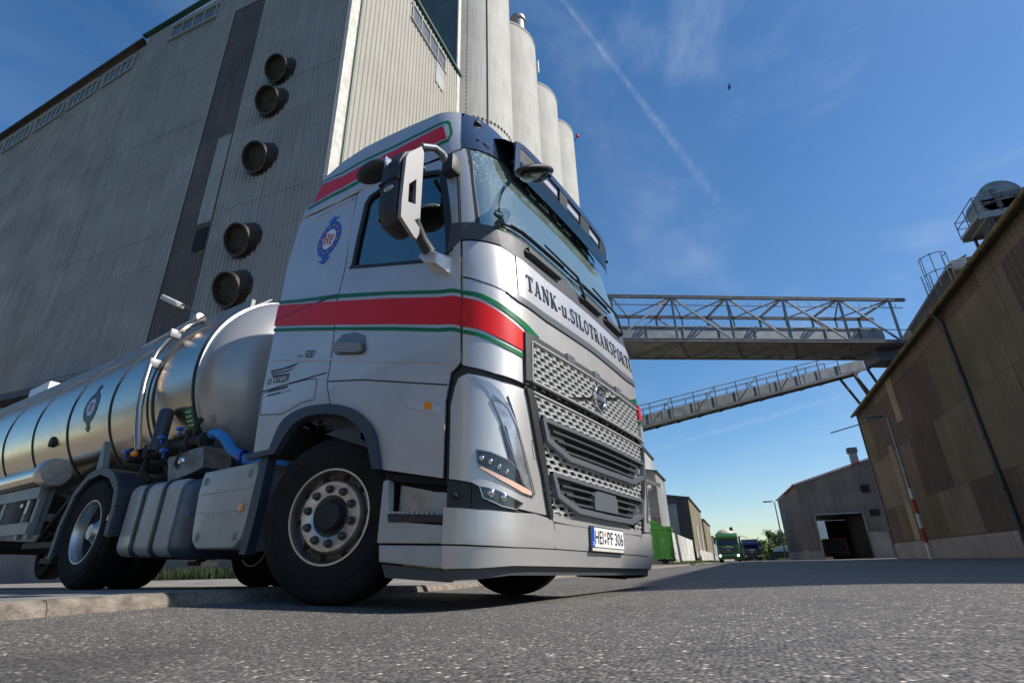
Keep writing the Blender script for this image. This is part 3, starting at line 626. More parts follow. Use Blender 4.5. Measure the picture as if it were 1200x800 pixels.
# windows high on the grey cladding and on the lit end wall
b = NB(); box(b, -34.9, -30.15, YB-.10, YB-.06, 39.0, 40.35); wdw = hb('strip_window', b, MT['winglass'])
b = NB()
for z in (38.95, 40.4): bar(b, (-35.1, YB-.14, z), (-29.9, YB-.14, z+.0), .14, .12)
for k in range(5): bar(b, (-34.9+k*1.19, YB-.14, 38.95), (-34.9+k*1.19, YB-.14, 40.4), .07, .07)
hb('window_frame', b, MT['winframe']).parent = wdw
b = NB(); box(b, -16.90, -16.86, 23.4, 28.7, 40.05, 41.55); wdw = hb('strip_window', b, MT['winglass'])
b = NB()
for z in (39.95, 41.62): bar(b, (-16.83, 23.2, z), (-16.83, 28.9, z), .1, .09)
for k in range(5): bar(b, (-16.83, 23.4+k*1.32, 39.95), (-16.83, 23.4+k*1.32, 41.62), .09, .07)
hb('window_frame', b, MT['winframe']).parent = wdw
b = NB(); box(b, -16.90, -16.87, 27.3, 28.7, 37.4, 39.9); hb('repair_panel', b, MT['lightgrey'])
b = NB(); box(b, -38.0, -30.0, YB-1.6, YB-.05, 9.3, 9.7); hb('canopy', b, MT['rust'])
b = NB(); box(b, -38.1, -17.0, YB-.2, YB+.1, 0, 2.95); hb('plinth', b, MT['concrete'])
# lap joints across the cladding
for z0_, z1_ in ((28.2, 28.5), (19.3, 19.5), (11, 11.1)):
    b = NB(); bar(b, (-38, YB-.066, z0_), (-28.1, YB-.066, z0_), .02, .05); hb('lap_joint', b, MT['winframe'])
    b = NB(); bar(b, (-24.9, YB-.066, z1_), (-17.1, YB-.066, z1_), .02, .05); hb('lap_joint', b, MT['winframe'])
# five exhaust pipes sticking out of the wall
def exhaust(z, x, r, tilt, label):
    e = empty('exhaust_pipe', (x, YB-.02, z), label, 'pipe', 'exhaust pipes on the silo building')
    b = NB(); n = 32; L = .62
    lathe(b, [(r*1.10, 0), (r*1.10, -.06), (r, -.08), (r, -L), (r*1.03, -L-.03), (r*.94, -L-.03), (r*.93, -.1)], n, 'Y')
    Mx = Matrix.Rotation(tilt, 4, 'X')
    bmesh.ops.transform(b, matrix=Mx, verts=b.verts)
    obj('pipe_wall', b, MT['rust'], e, smooth=40)
    b = NB(); lathe(b, [(0.001, -.32), (r*.925, -.32), (r*.925, -L+.02), (r*.92, -L+.02), (r*.91, -.34), (.001, -.34)], n, 'Y'); bmesh.ops.transform(b, matrix=Mx, verts=b.verts)
    obj('pipe_lining', b, MT['pipein'], e, smooth=40)
    b = NB()
    for k in range(20):
        a = 2*math.pi*k/20; lathe(b, [(.001, 0), (.03, 0), (.03, -.09), (.001, -.09)], 6, 'Y', (math.cos(a)*r*1.22, 0, math.sin(a)*r*1.22))
    lathe(b, [(r*1.02, -.001), (r*1.32, -.001), (r*1.32, -.055), (r*1.02, -.055)], 32, 'Y', close=True)
    obj('flange', b, MT['rust'], e)
for z, x, r, l in ((29.3, -21.75, .78, 'rusty round exhaust pipe, topmost of the column on the grey wall'), (26.7, -21.95, .80, 'rusty round exhaust pipe, second from top, close under the topmost'),
                   (22.3, -21.95, .82, 'rusty round exhaust pipe, middle one of the column on the grey wall'), (16.7, -21.95, .80, 'rusty round exhaust pipe, second from bottom of the column'), (13.7, -21.95, .82, 'rusty round exhaust pipe, lowest of the column, just above the tanker')):
    exhaust(z, x, r*1.08, R(22), l)
# stair tower behind
T_ = empty('stair_tower', (-17, 31, 0), 'dark blue-grey flat panelled tower rising between cream wall and silos', 'tower')
b = NB(); box(b, -11, 0.0, .05, 1.1, 0, 66); obj('panel_wall', b, MT['towerwall'], T_)
b = NB(); box(b, -.02, .10, .0, 1.15, 0, 66.1); obj('lit_side_face', b, MT['pale'], T_)  # sunlit side of the tower, its brightness put into a pale colour
# concrete silos
for i, (y, h, lab) in enumerate(((36.0, 66.5, 'pale concrete silo cylinder nearest the cream wall, with a thin vertical pipe'), (45.4, 62.5, 'pale concrete silo cylinder, second from the cream wall'),
                                 (54.8, 62.3, 'pale concrete silo cylinder, third from the cream wall, with antennas'), (64.2, 64.5, 'pale concrete silo cylinder farthest from the cream wall'))):
    e = empty('silo', (-18.5, y, 0), lab, 'silo', 'row of concrete silos')
    b = NB(); r = 4.75
    lathe(b, [(r, 0), (r, h-.25), (r+.07, h-.22), (r+.07, h), (r-.3, h+.02), (.01, h+.5)], 72, 'Z'); obj('silo_shell', b, MT['silo'], e, smooth=35)
    b = NB()
    for zz in ((37.5, 37.6) if i < 2 else (30.2,)):
        lathe(b, [(r+.001, zz), (r+.018, zz+.02), (r+.018, zz+.07), (r+.001, zz+.09)], 72, 'Z')
        for k in range(36):
            a = R(-95+k*5.1); box(b, -.06, .06, -.06, .06, -.09, .09, M=Matrix.Translation(((r+.03)*math.cos(a), (r+.03)*math.sin(a), zz+.05)))
    obj('joint_ring', b, MT['deck'], e)
    if i == 0:
        b = NB(); a = R(-38)
        tube(b, [((r+.06)*math.cos(a), (r+.06)*math.sin(a), 0), ((r+.06)*math.cos(a), (r+.06)*math.sin(a), h)], .05, 6); obj('drain_pipe', b, MT['fence'], e)
        b = NB(); a = R(-62)
        for k in range(60): box(b, -.02, .02, -.02, .02, 0, .25, M=Matrix.Translation(((r+.02)*math.cos(a), (r+.02)*math.sin(a), 36+k*.5)))
        obj('anchor_line', b, MT['deck'], e)
# roof kit on the silos
e = empty('antenna_mast', (-15.2, 50.9, 62.4), 'white panel antenna on a short mast on a silo roof', 'antenna')
b = NB(); tube(b, [(0,0,-.3), (0,0,3.2)], .07, 6); tube(b, [(-.5,-.3,-.3), (-.5,-.3,2.4)], .05, 6); obj('mast', b, MT['galv'], e)
b = NB(); box(b, .1, .4, -.15, .15, 1.2, 3.4, .03); obj('antenna_panel', b, MT['white'], e)
b = NB(); box(b, -.65, -.45, -.4, -.2, .6, 2.2, .03); obj('antenna_panel', b, MT['galv'], e)
e = empty('roof_ventilator', (-15.1, 43.6, 62.6), 'round grey ventilator standing on the second silo roof', 'ventilator')
b = NB(); lathe(b, [(.8, 0), (.8, 1.8), (1.0, 1.9), (1.0, 2.4), (.01, 2.8)], 20, 'Z'); obj('hood', b, MT['galv'], e, smooth=40)
b = NB(); tube(b, [(-1.2, -.8, 0), (-1.2, -.8, 3.0)], .06, 6); tube(b, [(-1.9, -1.4, 0), (-1.9, -1.4, 2.2)], .06, 6); obj('post', b, MT['fence'], e)
e = empty('warning_lamp', (-14.6, 66.6, 64.4), 'small lamp bracket at the edge of the farthest silo roof', 'lamp')
b = NB(); tube(b, [(-.6,0,0), (.5,0,.35), (1.1,0,1.0)], .07, 6); obj('bracket', b, MT['fence'], e)
b = NB(); lathe(b, [(.01,.9), (.28,.95), (.28,1.3), (.01,1.4)], 10, 'Z', (1.1, 0, 0)); tube(b, [(-.1,0,.2), (.5,.0,.8)], .06, 6); obj('lamp_head', b, MT['redtxt'], e)
b = NB(); prism(b, [(51.5, 62.4), (59.5, 62.4), (59.5, 66.5), (57.0, 66.5)], 'X', -22, -17); o = obj('roof_house', b, MT['concrete']); setp(o, 'small sloped concrete roof house on the silo roofs', 'roof house')

# ---------------------------------------------------------------- corrugated warehouse on the right
XW, Y0W, Y1W, ZE = 12.5, 5.9, 57.3, 12.55
WH = empty('warehouse', (XW, Y0W, 0), 'long tall warehouse with patched brown corrugated cladding on the right', 'building')
def wh(name, bm, m, **k):
    bmesh.ops.translate(bm, verts=bm.verts, vec=(-XW, -Y0W, 0)); return obj(name, bm, m, WH, **k)
b = NB(); corr(b, (XW, Y1W), (XW, Y0W), 1.25, ZE, .42, .075, trap=False); wh('side_cladding', b, MT['corr_right'])
b = NB(); corr(b, (XW, Y0W), (XW+30, Y0W), 1.25, ZE, .36, .05, trap=False); wh('end_cladding', b, MT['corr_right'])
b = NB(); box(b, XW-.10, XW+.2, Y0W-.1, Y1W+.1, -.05, 1.2); box(b, XW+.2, XW+30, Y0W-.1, Y0W+.1, -.05, 1.2); wh('plinth', b, MT['concrete'])
b = NB(); box(b, XW+.06, XW+30, Y0W+.12, Y1W-.05, 0, ZE-.2); wh('core_wall', b, MT['towerwall'])
b = NB()
for (xa, za), (xb, zb) in (((XW-.45, ZE), (XW+15, ZE+6.0)), ((XW+30.4, ZE), (XW+15, ZE+6.0))):
    vs = [b.verts.new(p) for p in ((xa, Y0W-.3, za), (xa, Y1W+.3, za), (xb, Y1W+.3, zb), (xb, Y0W-.3, zb), (xa, Y0W-.3, za-.12), (xa, Y1W+.3, za-.12), (xb, Y1W+.3, zb-.12), (xb, Y0W-.3, zb-.12))]
    for f in ((0,1,2,3),(7,6,5,4),(0,4,5,1),(1,5,6,2),(2,6,7,3),(3,7,4,0)): b.faces.new([vs[i] for i in f])
prism(b, [(XW, ZE-.1), (XW+30, ZE-.1), (XW+15, ZE+5.85)], 'Y', Y0W, Y0W+.1); prism(b, [(XW, ZE-.1), (XW+30, ZE-.1), (XW+15, ZE+5.85)], 'Y', Y1W-.1, Y1W)
wh('roof', b, MT['corr_ware'])
b = NB(); tube(b, [(XW-.50, Y0W-.3, ZE-.05), (XW-.50, Y1W+.3, ZE-.05)], .11, 10); wh('gutter', b, MT['gutter'], smooth=40)
b = NB(); tube(b, [(XW-.50, 33.0, ZE-.1), (XW-.16, 33.1, ZE-.6), (XW-.16, 33.1, 3.4), (XW-.16, 33.1, 0)], [.10, .10, .10, .12], 10)
for z in (3.0, 5.5, 9): box(b, XW-.3, XW, 33.0, 33.2, z, z+.12)
wh('downpipe', b, MT['fence'], smooth=40)
b = NB(); box(b, XW-.12, XW+.1, Y1W-.02, Y1W+.25, 0, ZE); wh('corner_trim', b, MT['rust'])
b = NB()
for (yc, za, zb, wd) in ((50.0, 1.25, 8.3, 1.2), (45.5, 9.2, 12.4, 1.4)): 
    corr(b, (XW-.056, yc+wd/2), (XW-.056, yc-wd/2), za, zb, .42, .075, trap=False)
wh('replacement_sheet', b, MT['lightgrey'] if False else MT['tan'])
b = NB(); bar(b, (XW-.1, Y1W-4.3, 11.0), (XW-3.0, Y1W-2.2, 10.7), .08); wh('bracket_arm', b, MT['fence'])

# second warehouse beyond, with an open gate
W2 = empty('gate_warehouse', (8.7, 86, 0), 'grey-brown corrugated hall with a wide open gate beyond the long warehouse', 'building')
def w2(name, bm, m, **k):
    bmesh.ops.translate(bm, verts=bm.verts, vec=(-8.7, -86, 0)); return obj(name, bm, m, W2, **k)
b = NB()
corr(b, (8.7, 86), (10.3, 86), 1.1, 9.7, .35, .05, trap=False, z1b=10.15)
corr(b, (10.3, 86), (16.0, 86), 5.65, 10.15, .35, .05, trap=False, z1b=11.8)
corr(b, (16.0, 86), (34, 86), 1.1, 11.8, .35, .05, trap=False, z1b=16.8)
corr(b, (8.0, 112), (8.7, 86), 1.2, 10.1, .35, .05, trap=False, z1b=9.7)
w2('cladding', b, MT['corr_ware'])
b = NB(); box(b, 8.6, 10.2, 85.85, 86.05, 0, 1.1); box(b, 16.1, 18.2, 85.4, 86.0, 0, 3.2); box(b, 16.1, 34, 85.9, 86.1, 0, 1.1); prism(b, [(7.95, 112), (8.1, 112), (8.8, 86.05), (8.65, 86.05)], 'Z', 0, 1.2); w2('plinth', b, MT['concrete'])
b = NB(); bar(b, (8.3, 85.85, 9.78), (34, 85.85, 17.0), .3, .12); bar(b, (8.45, 85.8, 9.7), (7.75, 112, 10.15), .3, .12); w2('roof_edge', b, MT['redtxt'])
b = NB(); vs = [b.verts.new(p) for p in ((8.5, 86, 9.75), (34, 86, 16.9), (34, 101, 17.1), (8.2, 101, 9.95))]; b.faces.new(vs); w2('roof', b, MT['corr_ware'])
b = NB(); box(b, 10.2, 10.35, 85.9, 100, 0, 5.6); box(b, 15.95, 16.1, 85.9, 100, 0, 5.6); box(b, 13.2, 16.1, 100, 100.2, 0, 5.6); box(b, 10.2, 16.1, 86.1, 100.2, 5.65, 5.8); w2('gate_chamber', b, MT['frame'])
b = NB(); box(b, 10.2, 10.38, 85.75, 86.0, 0, 5.7); box(b, 15.95, 16.12, 85.75, 86.0, 0, 5.7); box(b, 10.2, 16.12, 85.75, 86.0, 5.6, 5.8); w2('gate_frame', b, MT['galv'])
b = NB(); box(b, 16.6, 17.6, 85.8, 85.93, 8.2, 9.2); box(b, 16.9, 18.0, 85.8, 85.93, 5.2, 6.0); w2('vent_opening', b, MT['void'])
c = empty('skip_container', (12.6, 93, 0), 'dark open skip container with red edge standing inside the open gate', 'container')
b = NB(); prism(b, [(-1.3, .35), (1.3, .35), (1.4, 2.6), (-1.4, 2.6)], 'Y', -2, 2); obj('tub', b, MT['frame'], c)
b = NB(); bar(b, (-1.45, -2.05, 2.65), (1.45, -2.05, 2.65), .12); bar(b, (-1.42, -2.05, .4), (-1.42, -2.05, 2.6), .14); bar(b, (1.42, -2.05, .4), (1.42, -2.05, 2.6), .14); bar(b, (-1.4, -2.05, .9), (1.4, -2.05, .9), .1); obj('rim_bar', b, MT['redpaint'], c)
# chimney vent on its roof
c = empty('roof_vent', (17.0, 87, 12.1), 'small square metal vent on the roof of the gate hall', 'vent')
b = NB(); box(b, -.45, .45, -.45, .45, -.4, 1.6); obj('duct', b, MT['galv'], c)
b = NB(); box(b, -.6, .6, -.6, .6, 1.6, 2.3, .04); obj('cowl', b, MT['bluegrey'], c)

# halls on the near side of the yard, behind the camera (they show only in the reflections)
rb = empty('brick_hall', (-95, -11, 0), 'tan brick hall across the yard behind the photographer', 'building')
b = NB(); prism(b, [(0,0),(86,0),(86,11),(43,13),(0,11)], 'Y', -14, 0); obj('hall_wall', b, MT['concrete_warm'], rb)
b = NB(); bar(b, (-.4,-7,11.2), (43,-7,13.25), 15, .2); bar(b, (86.4,-7,11.2), (43,-7,13.25), 15, .2); obj('hall_roof', b, MT['rust'], rb)
for x in range(4, 84, 8):
    b = NB(); box(b, x, x+3.6, -.02, .06, .0 if x == 44 else 2.2, 5.4); obj('hall_window', b, MT['winglass'], rb)

fw = empty('rear_wall', (9.5, 121, 0), 'pale wall seen through the open gate of the far hall', 'wall')
b = NB(); box(b, 0, 12, 0, .3, 0, 8.5); obj('wall_panel', b, MT['white'], fw)
b = NB(); box(b, 0, 12, -.06, .0, 0, 1.6); obj('wall_base', b, MT['concrete'], fw)
# ================================================================ TRUCK TRACTOR
# cab skin: s runs 0..1 along the side, 1..2 round the corner, 2..3 to the middle of the front (6-s mirrors it); v is height
XF=[(0,1.36),(.2,1.38),(.35,1.41),(.6,1.41),(1.0,1.41),(1.5,1.40),(1.8,1.39),(2.0,1.375),(2.1,1.36),(2.4,1.305),(3.0,1.17),(3.3,1.10),(3.6,1.03),(4.0,.93)]
YS=[(0,1.22),(.3,1.24),(2.1,1.24),(3.0,1.18),(3.5,1.15),(4.0,1.10)]
RX=[(0,.34),(1.0,.36),(2.0,.37),(2.2,.38),(3.0,.38),(4,.4)]
RY=[(0,.42),(1.0,.42),(2.0,.45),(2.2,.50),(3.0,.52),(4,.55)]
XB=[(0,-.86),(1.0,-.87),(2.3,-.92),(2.7,-.95),(3.2,-.93),(4.0,-.86)]
ZTS=[(0,3.74),(.2,3.82),(.4,3.84),(.6,3.82),(.8,3.79),(1.0,3.75),(1.5,3.71),(2,3.70),(3,3.72)]
BOW=.045
def itp(x, T):
    if x <= T[0][0]: return T[0][1]
    for (a, p), (c, q) in zip(T, T[1:]):
        if x <= c: return p+(q-p)*(x-a)/(c-a)
    return T[-1][1]
def S(s, v):
    if s > 3:
        p = S(6-s, v); return Vector((p.x, -p.y, p.z))
    if s < 0:
        a, c = S(0, v), S(.05, v); return a+(c-a)*(s/.05)
    xf=itp(v,XF); ys=itp(v,YS); rx=itp(v,RX); ry=itp(v,RY); xb=itp(v,XB)
    z = v if v <= 3 else 3+(v-3)*(itp(s,ZTS)-3)
    yc=ys-ry; xc=xf-BOW*(yc/1.24)**2-rx
    if s < 1: return Vector((xb+(xc-xb)*s, -ys, z))
    if s <= 2:
        a=(s-1)*math.pi/2; n=2.5
        return Vector((xc+rx*max(math.sin(a),0)**(2/n), -(yc+ry*max(math.cos(a),0)**(2/n)), z))
    y=-yc+(s-2)*yc
    return Vector((xf-BOW*(y/1.24)**2, y, z))
def SN(s, v):
    e=.012
    if s < 1 and s+e > 1: s = 1-e*1.01
    du = S(s+e, v)-S(s-e, v); dv = S(s, min(4, v+e))-S(s, v-e)
    n = du.cross(dv).normalized()
    return n
def SP(s, v, off): return S(s, v)+SN(s, v)*off
def s_of_y(y, v):
    lo, hi = (1.0, 3.0) if y <= 0 else (3.0, 5.0)
    for _ in range(40):
        m=(lo+hi)/2
        if S(m, v).y < y: lo=m
        else: hi=m
    return (lo+hi)/2
def s_of_x(x, v):
    lo, hi = -.2, 2.0
    for _ in range(40):
        m=(lo+hi)/2
        if S(m, v).x < x: lo=m
        else: hi=m
    return (lo+hi)/2

TRUCK = empty('truck_tractor', (0,0,0), 'silver truck tractor with red and green stripes seen from its front right corner', 'truck')
TRUCK.matrix_world = TRUCK_M
def flat_poly(bm, poly, step_s=.07, step_v=.09):
    K = 1.0
    vs = [bm.verts.new((p[0], p[1], 0)) for p in poly]
    f = bm.faces.new(vs)
    bmesh.ops.triangulate(bm, faces=[f], ngon_method='EAR_CLIP')
    smin, smax = min(p[0] for p in poly), max(p[0] for p in poly)
    vmin, vmax = min(p[1] for p in poly), max(p[1] for p in poly)
    cuts = []
    k = math.ceil(smin/step_s)
    while k*step_s < smax:
        q = k*step_s; cuts.append(((q,0,0),(1,0,0))); k += 1
    k = math.ceil(vmin/step_v)
    while k*step_v < vmax: cuts.append(((0,k*step_v,0),(0,1,0))); k += 1
    for co, no in cuts:
        bmesh.ops.bisect_plane(bm, geom=bm.verts[:]+bm.edges[:]+bm.faces[:], dist=1e-5, plane_co=co, plane_no=no)
def patch(name, poly, m, off=0.0, thick=.012, parent=TRUCK, mirror=False, closed=False, step_s=.07, step_v=.09, label=None, smooth=30, fn=None):
    """a panel lying on the cab skin. closed: the half polygon ends on s=3 and is reflected. mirror: also the copy on the far side"""
    if closed:
        P = list(poly); n = len(P)
        for i in range(n):
            if P[i][0] > 2.999 and P[(i+1) % n][0] > 2.999: P = P[i+1:]+P[:i+1]; break
        poly = P + [(6-a, c) for a, c in reversed(P) if a < 2.999]
    bm = NB(); flat_poly(bm, poly, step_s, step_v)
    bmesh.ops.remove_doubles(bm, verts=bm.verts, dist=1e-4)
    top = {}
    sv = {v: (v.co.x, v.co.y) for v in bm.verts}
    for f in bm.faces:
        if f.normal.z < 0: f.normal_flip()
    if thick:
        edges = [e for e in bm.edges if len(e.link_faces) == 1]
        low = {}
        for e in edges:
            for v in e.verts:
                if v not in low:
                    nv = bm.verts.new((0,0,0)); low[v] = nv
        quads = [(e.verts[0], e.verts[1], low[e.verts[1]], low[e.verts[0]]) for e in edges]
        for q in quads:
            try: bm.faces.new(q)
            except ValueError: pass
        for v, nv in low.items():
            s, h = sv[v]; nv.co = (fn or SP)(s, h, off-thick)
    for v, (s, h) in sv.items(): v.co = (fn or SP)(s, h, off)
    o = obj(name, bm, m, parent, smooth=smooth, label=label)
    if mirror:
        me = o.data.copy(); me.transform(Matrix.Scale(-1, 4, (0,1,0))); me.flip_normals()
        o2 = bpy.data.objects.new(name, me); COL.objects.link(o2); o2.parent = parent
        return o, o2
    return o

# ---- painted panels
patch('side_panel', PT['rear_panel'], MT['silver'], mirror=True)
door_poly = PT['door']
doors = patch('door', door_poly, MT['silver'], .003, mirror=True)
DOOR = doors[0]
for i, dd in enumerate(patch('window_frame', PT['door_frame'], MT['silver'], .003, mirror=True)): dd.parent = doors[i]
for i, dd in enumerate(patch('side_window', [(.447,2.385),(.49,3.075),(.545,3.155),(.75,3.19),(1.01,3.01),(1.01,2.15),(.9137,2.125),(.8684,2.155)], MT['sideglass'], -.022, 0, mirror=True)): dd.parent = doors[i]
# rubber surround of the side window
def strip(name, path, w, m, off=.004, parent=TRUCK, th=.006, mirror=False, closed=False, fn=None):
    """ribbon on the skin following a polyline of (s,v)"""
    P = []
    for (a, c), (a2, c2) in zip(path, path[1:]):
        n = max(1, int(max(abs(a2-a)/.05, abs(c2-c)/.07)))
        P += [(a+(a2-a)*i/n, c+(c2-c)*i/n) for i in range(n)]
    P.append(path[-1])
    bm = NB(); prev = None; Q = [S(*p) for p in P]
    for i, p in enumerate(P):
        t = (Q[min(i+1, len(Q)-1)]-Q[max(0, i-1)]).normalized(); n = SN(*p); sd_ = t.cross(n).normalized()*w/2
        ring = [bm.verts.new(Q[i]+n*(off-th)-sd_), bm.verts.new(Q[i]+n*off-sd_*.8), bm.verts.new(Q[i]+n*off+sd_*.8), bm.verts.new(Q[i]+n*(off-th)+sd_)]
        if prev:
            for k in range(3): bm.faces.new((prev[k], prev[k+1], ring[k+1], ring[k]))
        prev = ring
    o = obj(name, bm, m, parent, smooth=40)
    if mirror:
        me = o.data.copy(); me.transform(Matrix.Scale(-1, 4, (0,1,0))); me.flip_normals()
        o2 = bpy.data.objects.new(name, me); COL.objects.link(o2); o2.parent = parent; return o, o2
    return o
g = [(.4673,2.399),(.497,2.85),(.5076,3.054),(.535,3.12),(.60,3.15),(.7476,3.168),(.86,3.10),(.985,2.99)]
for i, o in enumerate(strip('window_seal', g, .030, MT['black'], .006, th=.02, mirror=True)): o.parent = doors[i]
for i, o in enumerate(strip('window_seal', [(.455,2.392),(.8684,2.172),(.92,2.145),(1.0,2.16)], .032, MT['black'], .008, th=.02, mirror=True)): o.parent = doors[i]
for i, o in enumerate(strip('window_seal', [(.996,2.99),(1.002,2.6),(1.0,2.16)], .075, MT['black'], .005, th=.02, mirror=True)): o.parent = doors[i]
patch('a_pillar', PT['a_pillar'], MT['silver'], mirror=True)
dfl = [(-.0676,3.3987)]+PT['deflector'][1:8]+[(1.36,3.45),(1.40,4.0),(1.2,4.0),(1.0,4.0),(.8,4.0),(.6,4.0),(.4,4.0),(.2,4.0),(0.0,4.0),(-.04,3.85)]
patch('roof_side_panel', dfl, MT['silver'], mirror=True)
patch('waist_trim', PT['waist'], MT['darkgrey'], .006, mirror=True)
hd = [(1.274,3.253),(1.3416,3.33),(1.56,3.45),(1.80,3.48),(2.1,3.47),(2.5,3.40),(3.0,3.38),(3.0,4.0),(2.6,4.0),(2.3,4.0),(2.0,4.0),(1.7,4.0),(1.405,4.0),(1.365,3.45)]
patch('roof_front', hd, MT['header'], .004, closed=True)
gl = [(1.300,2.3747),(1.302,2.7689),(1.347,3.313),(1.5548,3.43),(1.80,3.46),(2.1,3.45),(2.5,3.38),(3.0,3.36),(3.0,2.285),(2.27,2.335),(1.7332,2.3435),(1.5158,2.3616)]
GLASS = patch('windscreen', gl, MT['glass'], -.006, 0, closed=True)
# black printed border of the windscreen
o = strip('glass_border', [(1.318,2.37),(1.32,2.77),(1.362,3.32)], .040, MT['black'], -.001, GLASS, th=.004, mirror=True)
strip('glass_border', [(1.35,3.33),(1.5548,3.41),(1.80,3.44),(2.1,3.43),(2.5,3.36),(3.0,3.34),(3.5,3.36),(3.9,3.43),(4.2,3.44),(4.445,3.41),(4.65,3.33)], .06, MT['black'], -.001, GLASS, th=.004)
cw = [(1.542,2.34),(1.7317,2.335),(2.27,2.325),(3.0,2.275),(3.0,2.14),(2.1805,2.1233),(1.7478,2.1508),(1.5726,2.1947)]
patch('cowl_panel', cw, MT['darkgrey'], .0, closed=True)
patch('corner_panel', PT['corner_upper'], MT['silver'], mirror=True)
patch('name_panel', [(1.753,2.1446),(2.18,2.12),(3,2.13),(3,1.835),(2.1374,1.82),(1.7601,1.8311)], MT['silver'], .004, closed=True)
patch('trim_bar', [(1.6021,1.8245),(1.7594,1.8245),(2.14,1.812),(3,1.828),(3,1.775),(2.13,1.76),(1.7564,1.7795),(1.6745,1.7994)], MT['barmet'], .010, closed=True, thick=.02)
cm = [(1.094,1.9276),(1.322,1.8728),(1.5915,1.8229),(1.6743,1.7932),(1.7562,1.7732),(2.13,1.753),(3,1.77),(3,1.592),(2.31,1.5864),(1.8066,1.5804),(1.8082,1.3692),(1.818,1.238),(1.4701,1.2639),(1.177,1.3084),(1.1076,1.325)]
patch('front_panel', cm, MT['silver'], closed=True)
patch('gap_strip', PT['gap'], MT['black'], -.02, mirror=True)
patch('gap_strip', [(1.1,1.335),(1.47,1.275),(1.83,1.245),(1.83,1.18),(1.5679,1.19),(1.3288,1.22),(1.06,1.24)], MT['black'], -.02, mirror=True)
LP = patch('lamp_or_glint_panel', [(1.05,1.19),(1.0808,1.2415),(1.17,1.2606),(1.3288,1.2393),(1.5679,1.2067),(1.8065,1.1982),(1.8611,1.1323),(2.0973,.50),(1.8776,.5069),(1.7106,.5157),(1.6006,.5509),(1.4003,.5988),(1.2485,.6384),(1.0283,.6633),(1.0175,1.0814)], MT['silver'], .006, mirror=True)
patch('bumper', [(1.003,.515),(1.3182,.497),(1.7064,.490),(1.93,.497),(2.1082,.4814),(2.1521,.4613),(3,.46),(3,.328),(2.1666,.328),(1.6894,.3234),(1.3345,.3275),(1.003,.3327)], MT['silver'], .014, closed=True, thick=.03)
patch('bumper_lower', [(1.0048,.3243),(1.3375,.3194),(1.6925,.3182),(2.1697,.3219),(3,.322),(3,.235),(2.1933,.235),(1.7175,.2337),(1.3681,.2195),(1.0306,.2139)], MT['silver'], .010, closed=True, thick=.03)
patch('bumper_valance', [(1.0321,.2079),(1.3704,.2146),(1.7198,.2276),(2.1952,.2303),(3,.23),(3,.185),(2.2295,.185),(1.7269,.185),(1.3744,.165),(1.0349,.155)], MT['darkgrey'], -.012, closed=True, thick=.03)
strip('bumper_seam', [(2.150,.47),(2.166,.33)], .006, MT['void'], .0155, th=.002, mirror=True)
# roof cap
b = NB(); ring0 = [S(6*i/96, 4.0) for i in range(97)]
rings = []
for f, dz in ((0, 0), (.03, .035), (.09, .06), (.25, .085), (.5, .10), (.8, .105)):
    rings.append([b.verts.new((p.x*(1-f)+(.0)*f, p.y*(1-f), p.z*(1-f*.0)+dz*(1 if f else 0)-(p.z-3.76)*f)) for p in ring0])
for a, c in zip(rings, rings[1:]):
    for k in range(96): b.faces.new((a[k], a[k+1], c[k+1], c[k]))
b.faces.new(rings[-1])
obj('roof', b, MT['silver'], TRUCK, smooth=50)
# rear wall, floor, inner shell
b = NB(); vs = [b.verts.new(S(-.01, v)+Vector((.01, .012, 0))) for v in (1.0,1.6,2.3,2.7,3.2,4.0)]; ws = [b.verts.new((v.co.x, -v.co.y, v.co.z)) for v in vs]
for i in range(5): b.faces.new((vs[i], vs[i+1], ws[i+1], ws[i]))
obj('rear_wall', b, MT['silver_dirty'], TRUCK, smooth=40)
sh = [(0,1.3),(1.0,1.3),(1.02,.68),(1.5,.68),(2,.62),(3,.62),(3,2.1),(2.2,2.1),(1.75,2.13),(1.55,2.20),(1.3,2.3),(1.16,2.28),(1.02,2.13),(.87,2.14),(.46,2.36),(.44,3.12),(.50,3.23),(.75,3.22),(1.05,3.10),(1.12,2.95),(1.11,2.4),(1.24,2.4),(1.26,2.8),(1.31,3.34),(1.55,3.56),(1.8,3.62),(2.1,3.62),(3,3.55),(3,3.95),(0,3.95)]
sh = [(0,1.31),(.98,1.31),(1.0,.70),(1.5,.68),(2,.62),(3,.62),(3,2.1),(2.2,2.1),(1.75,2.13),(1.55,2.20),(1.3,2.26),(1.16,2.24),(1.02,2.10),(.87,2.11),(.44,2.34),(0,2.34)]
patch('inner_shell', sh, MT['interior'], -.035, .03, closed=True)
patch('inner_shell', [(0,2.3),(.43,2.3),(.425,3.15),(.50,3.26),(.75,3.25),(1.05,3.15),(1.13,3.0),(1.125,2.35),(1.22,2.35),(1.25,2.8),(1.31,3.38),(1.55,3.57),(1.8,3.63),(2.1,3.62),(3,3.50),(3,3.85),(0,3.85)], MT['interior'], -.07, .02, closed=True)
b = NB(); box(b, -.84, 1.15, -1.17, 1.17, 1.30, 1.36); obj('cab_floor', b, MT['void'], TRUCK)
b = NB(); box(b, -.80, -.76, -1.08, 1.08, 1.36, 3.5); box(b, -.78, .62, -1.0, 1.0, 3.46, 3.49); obj('cab_lining', b, MT['interior_l'], TRUCK)
b = NB(); prism(b, [(1.16,1.4),(1.20,2.2),(1.05,2.28),(.75,2.12),(.72,1.4)], 'Y', -1.1, 1.1); obj('dashboard', b, MT['interior'], TRUCK)
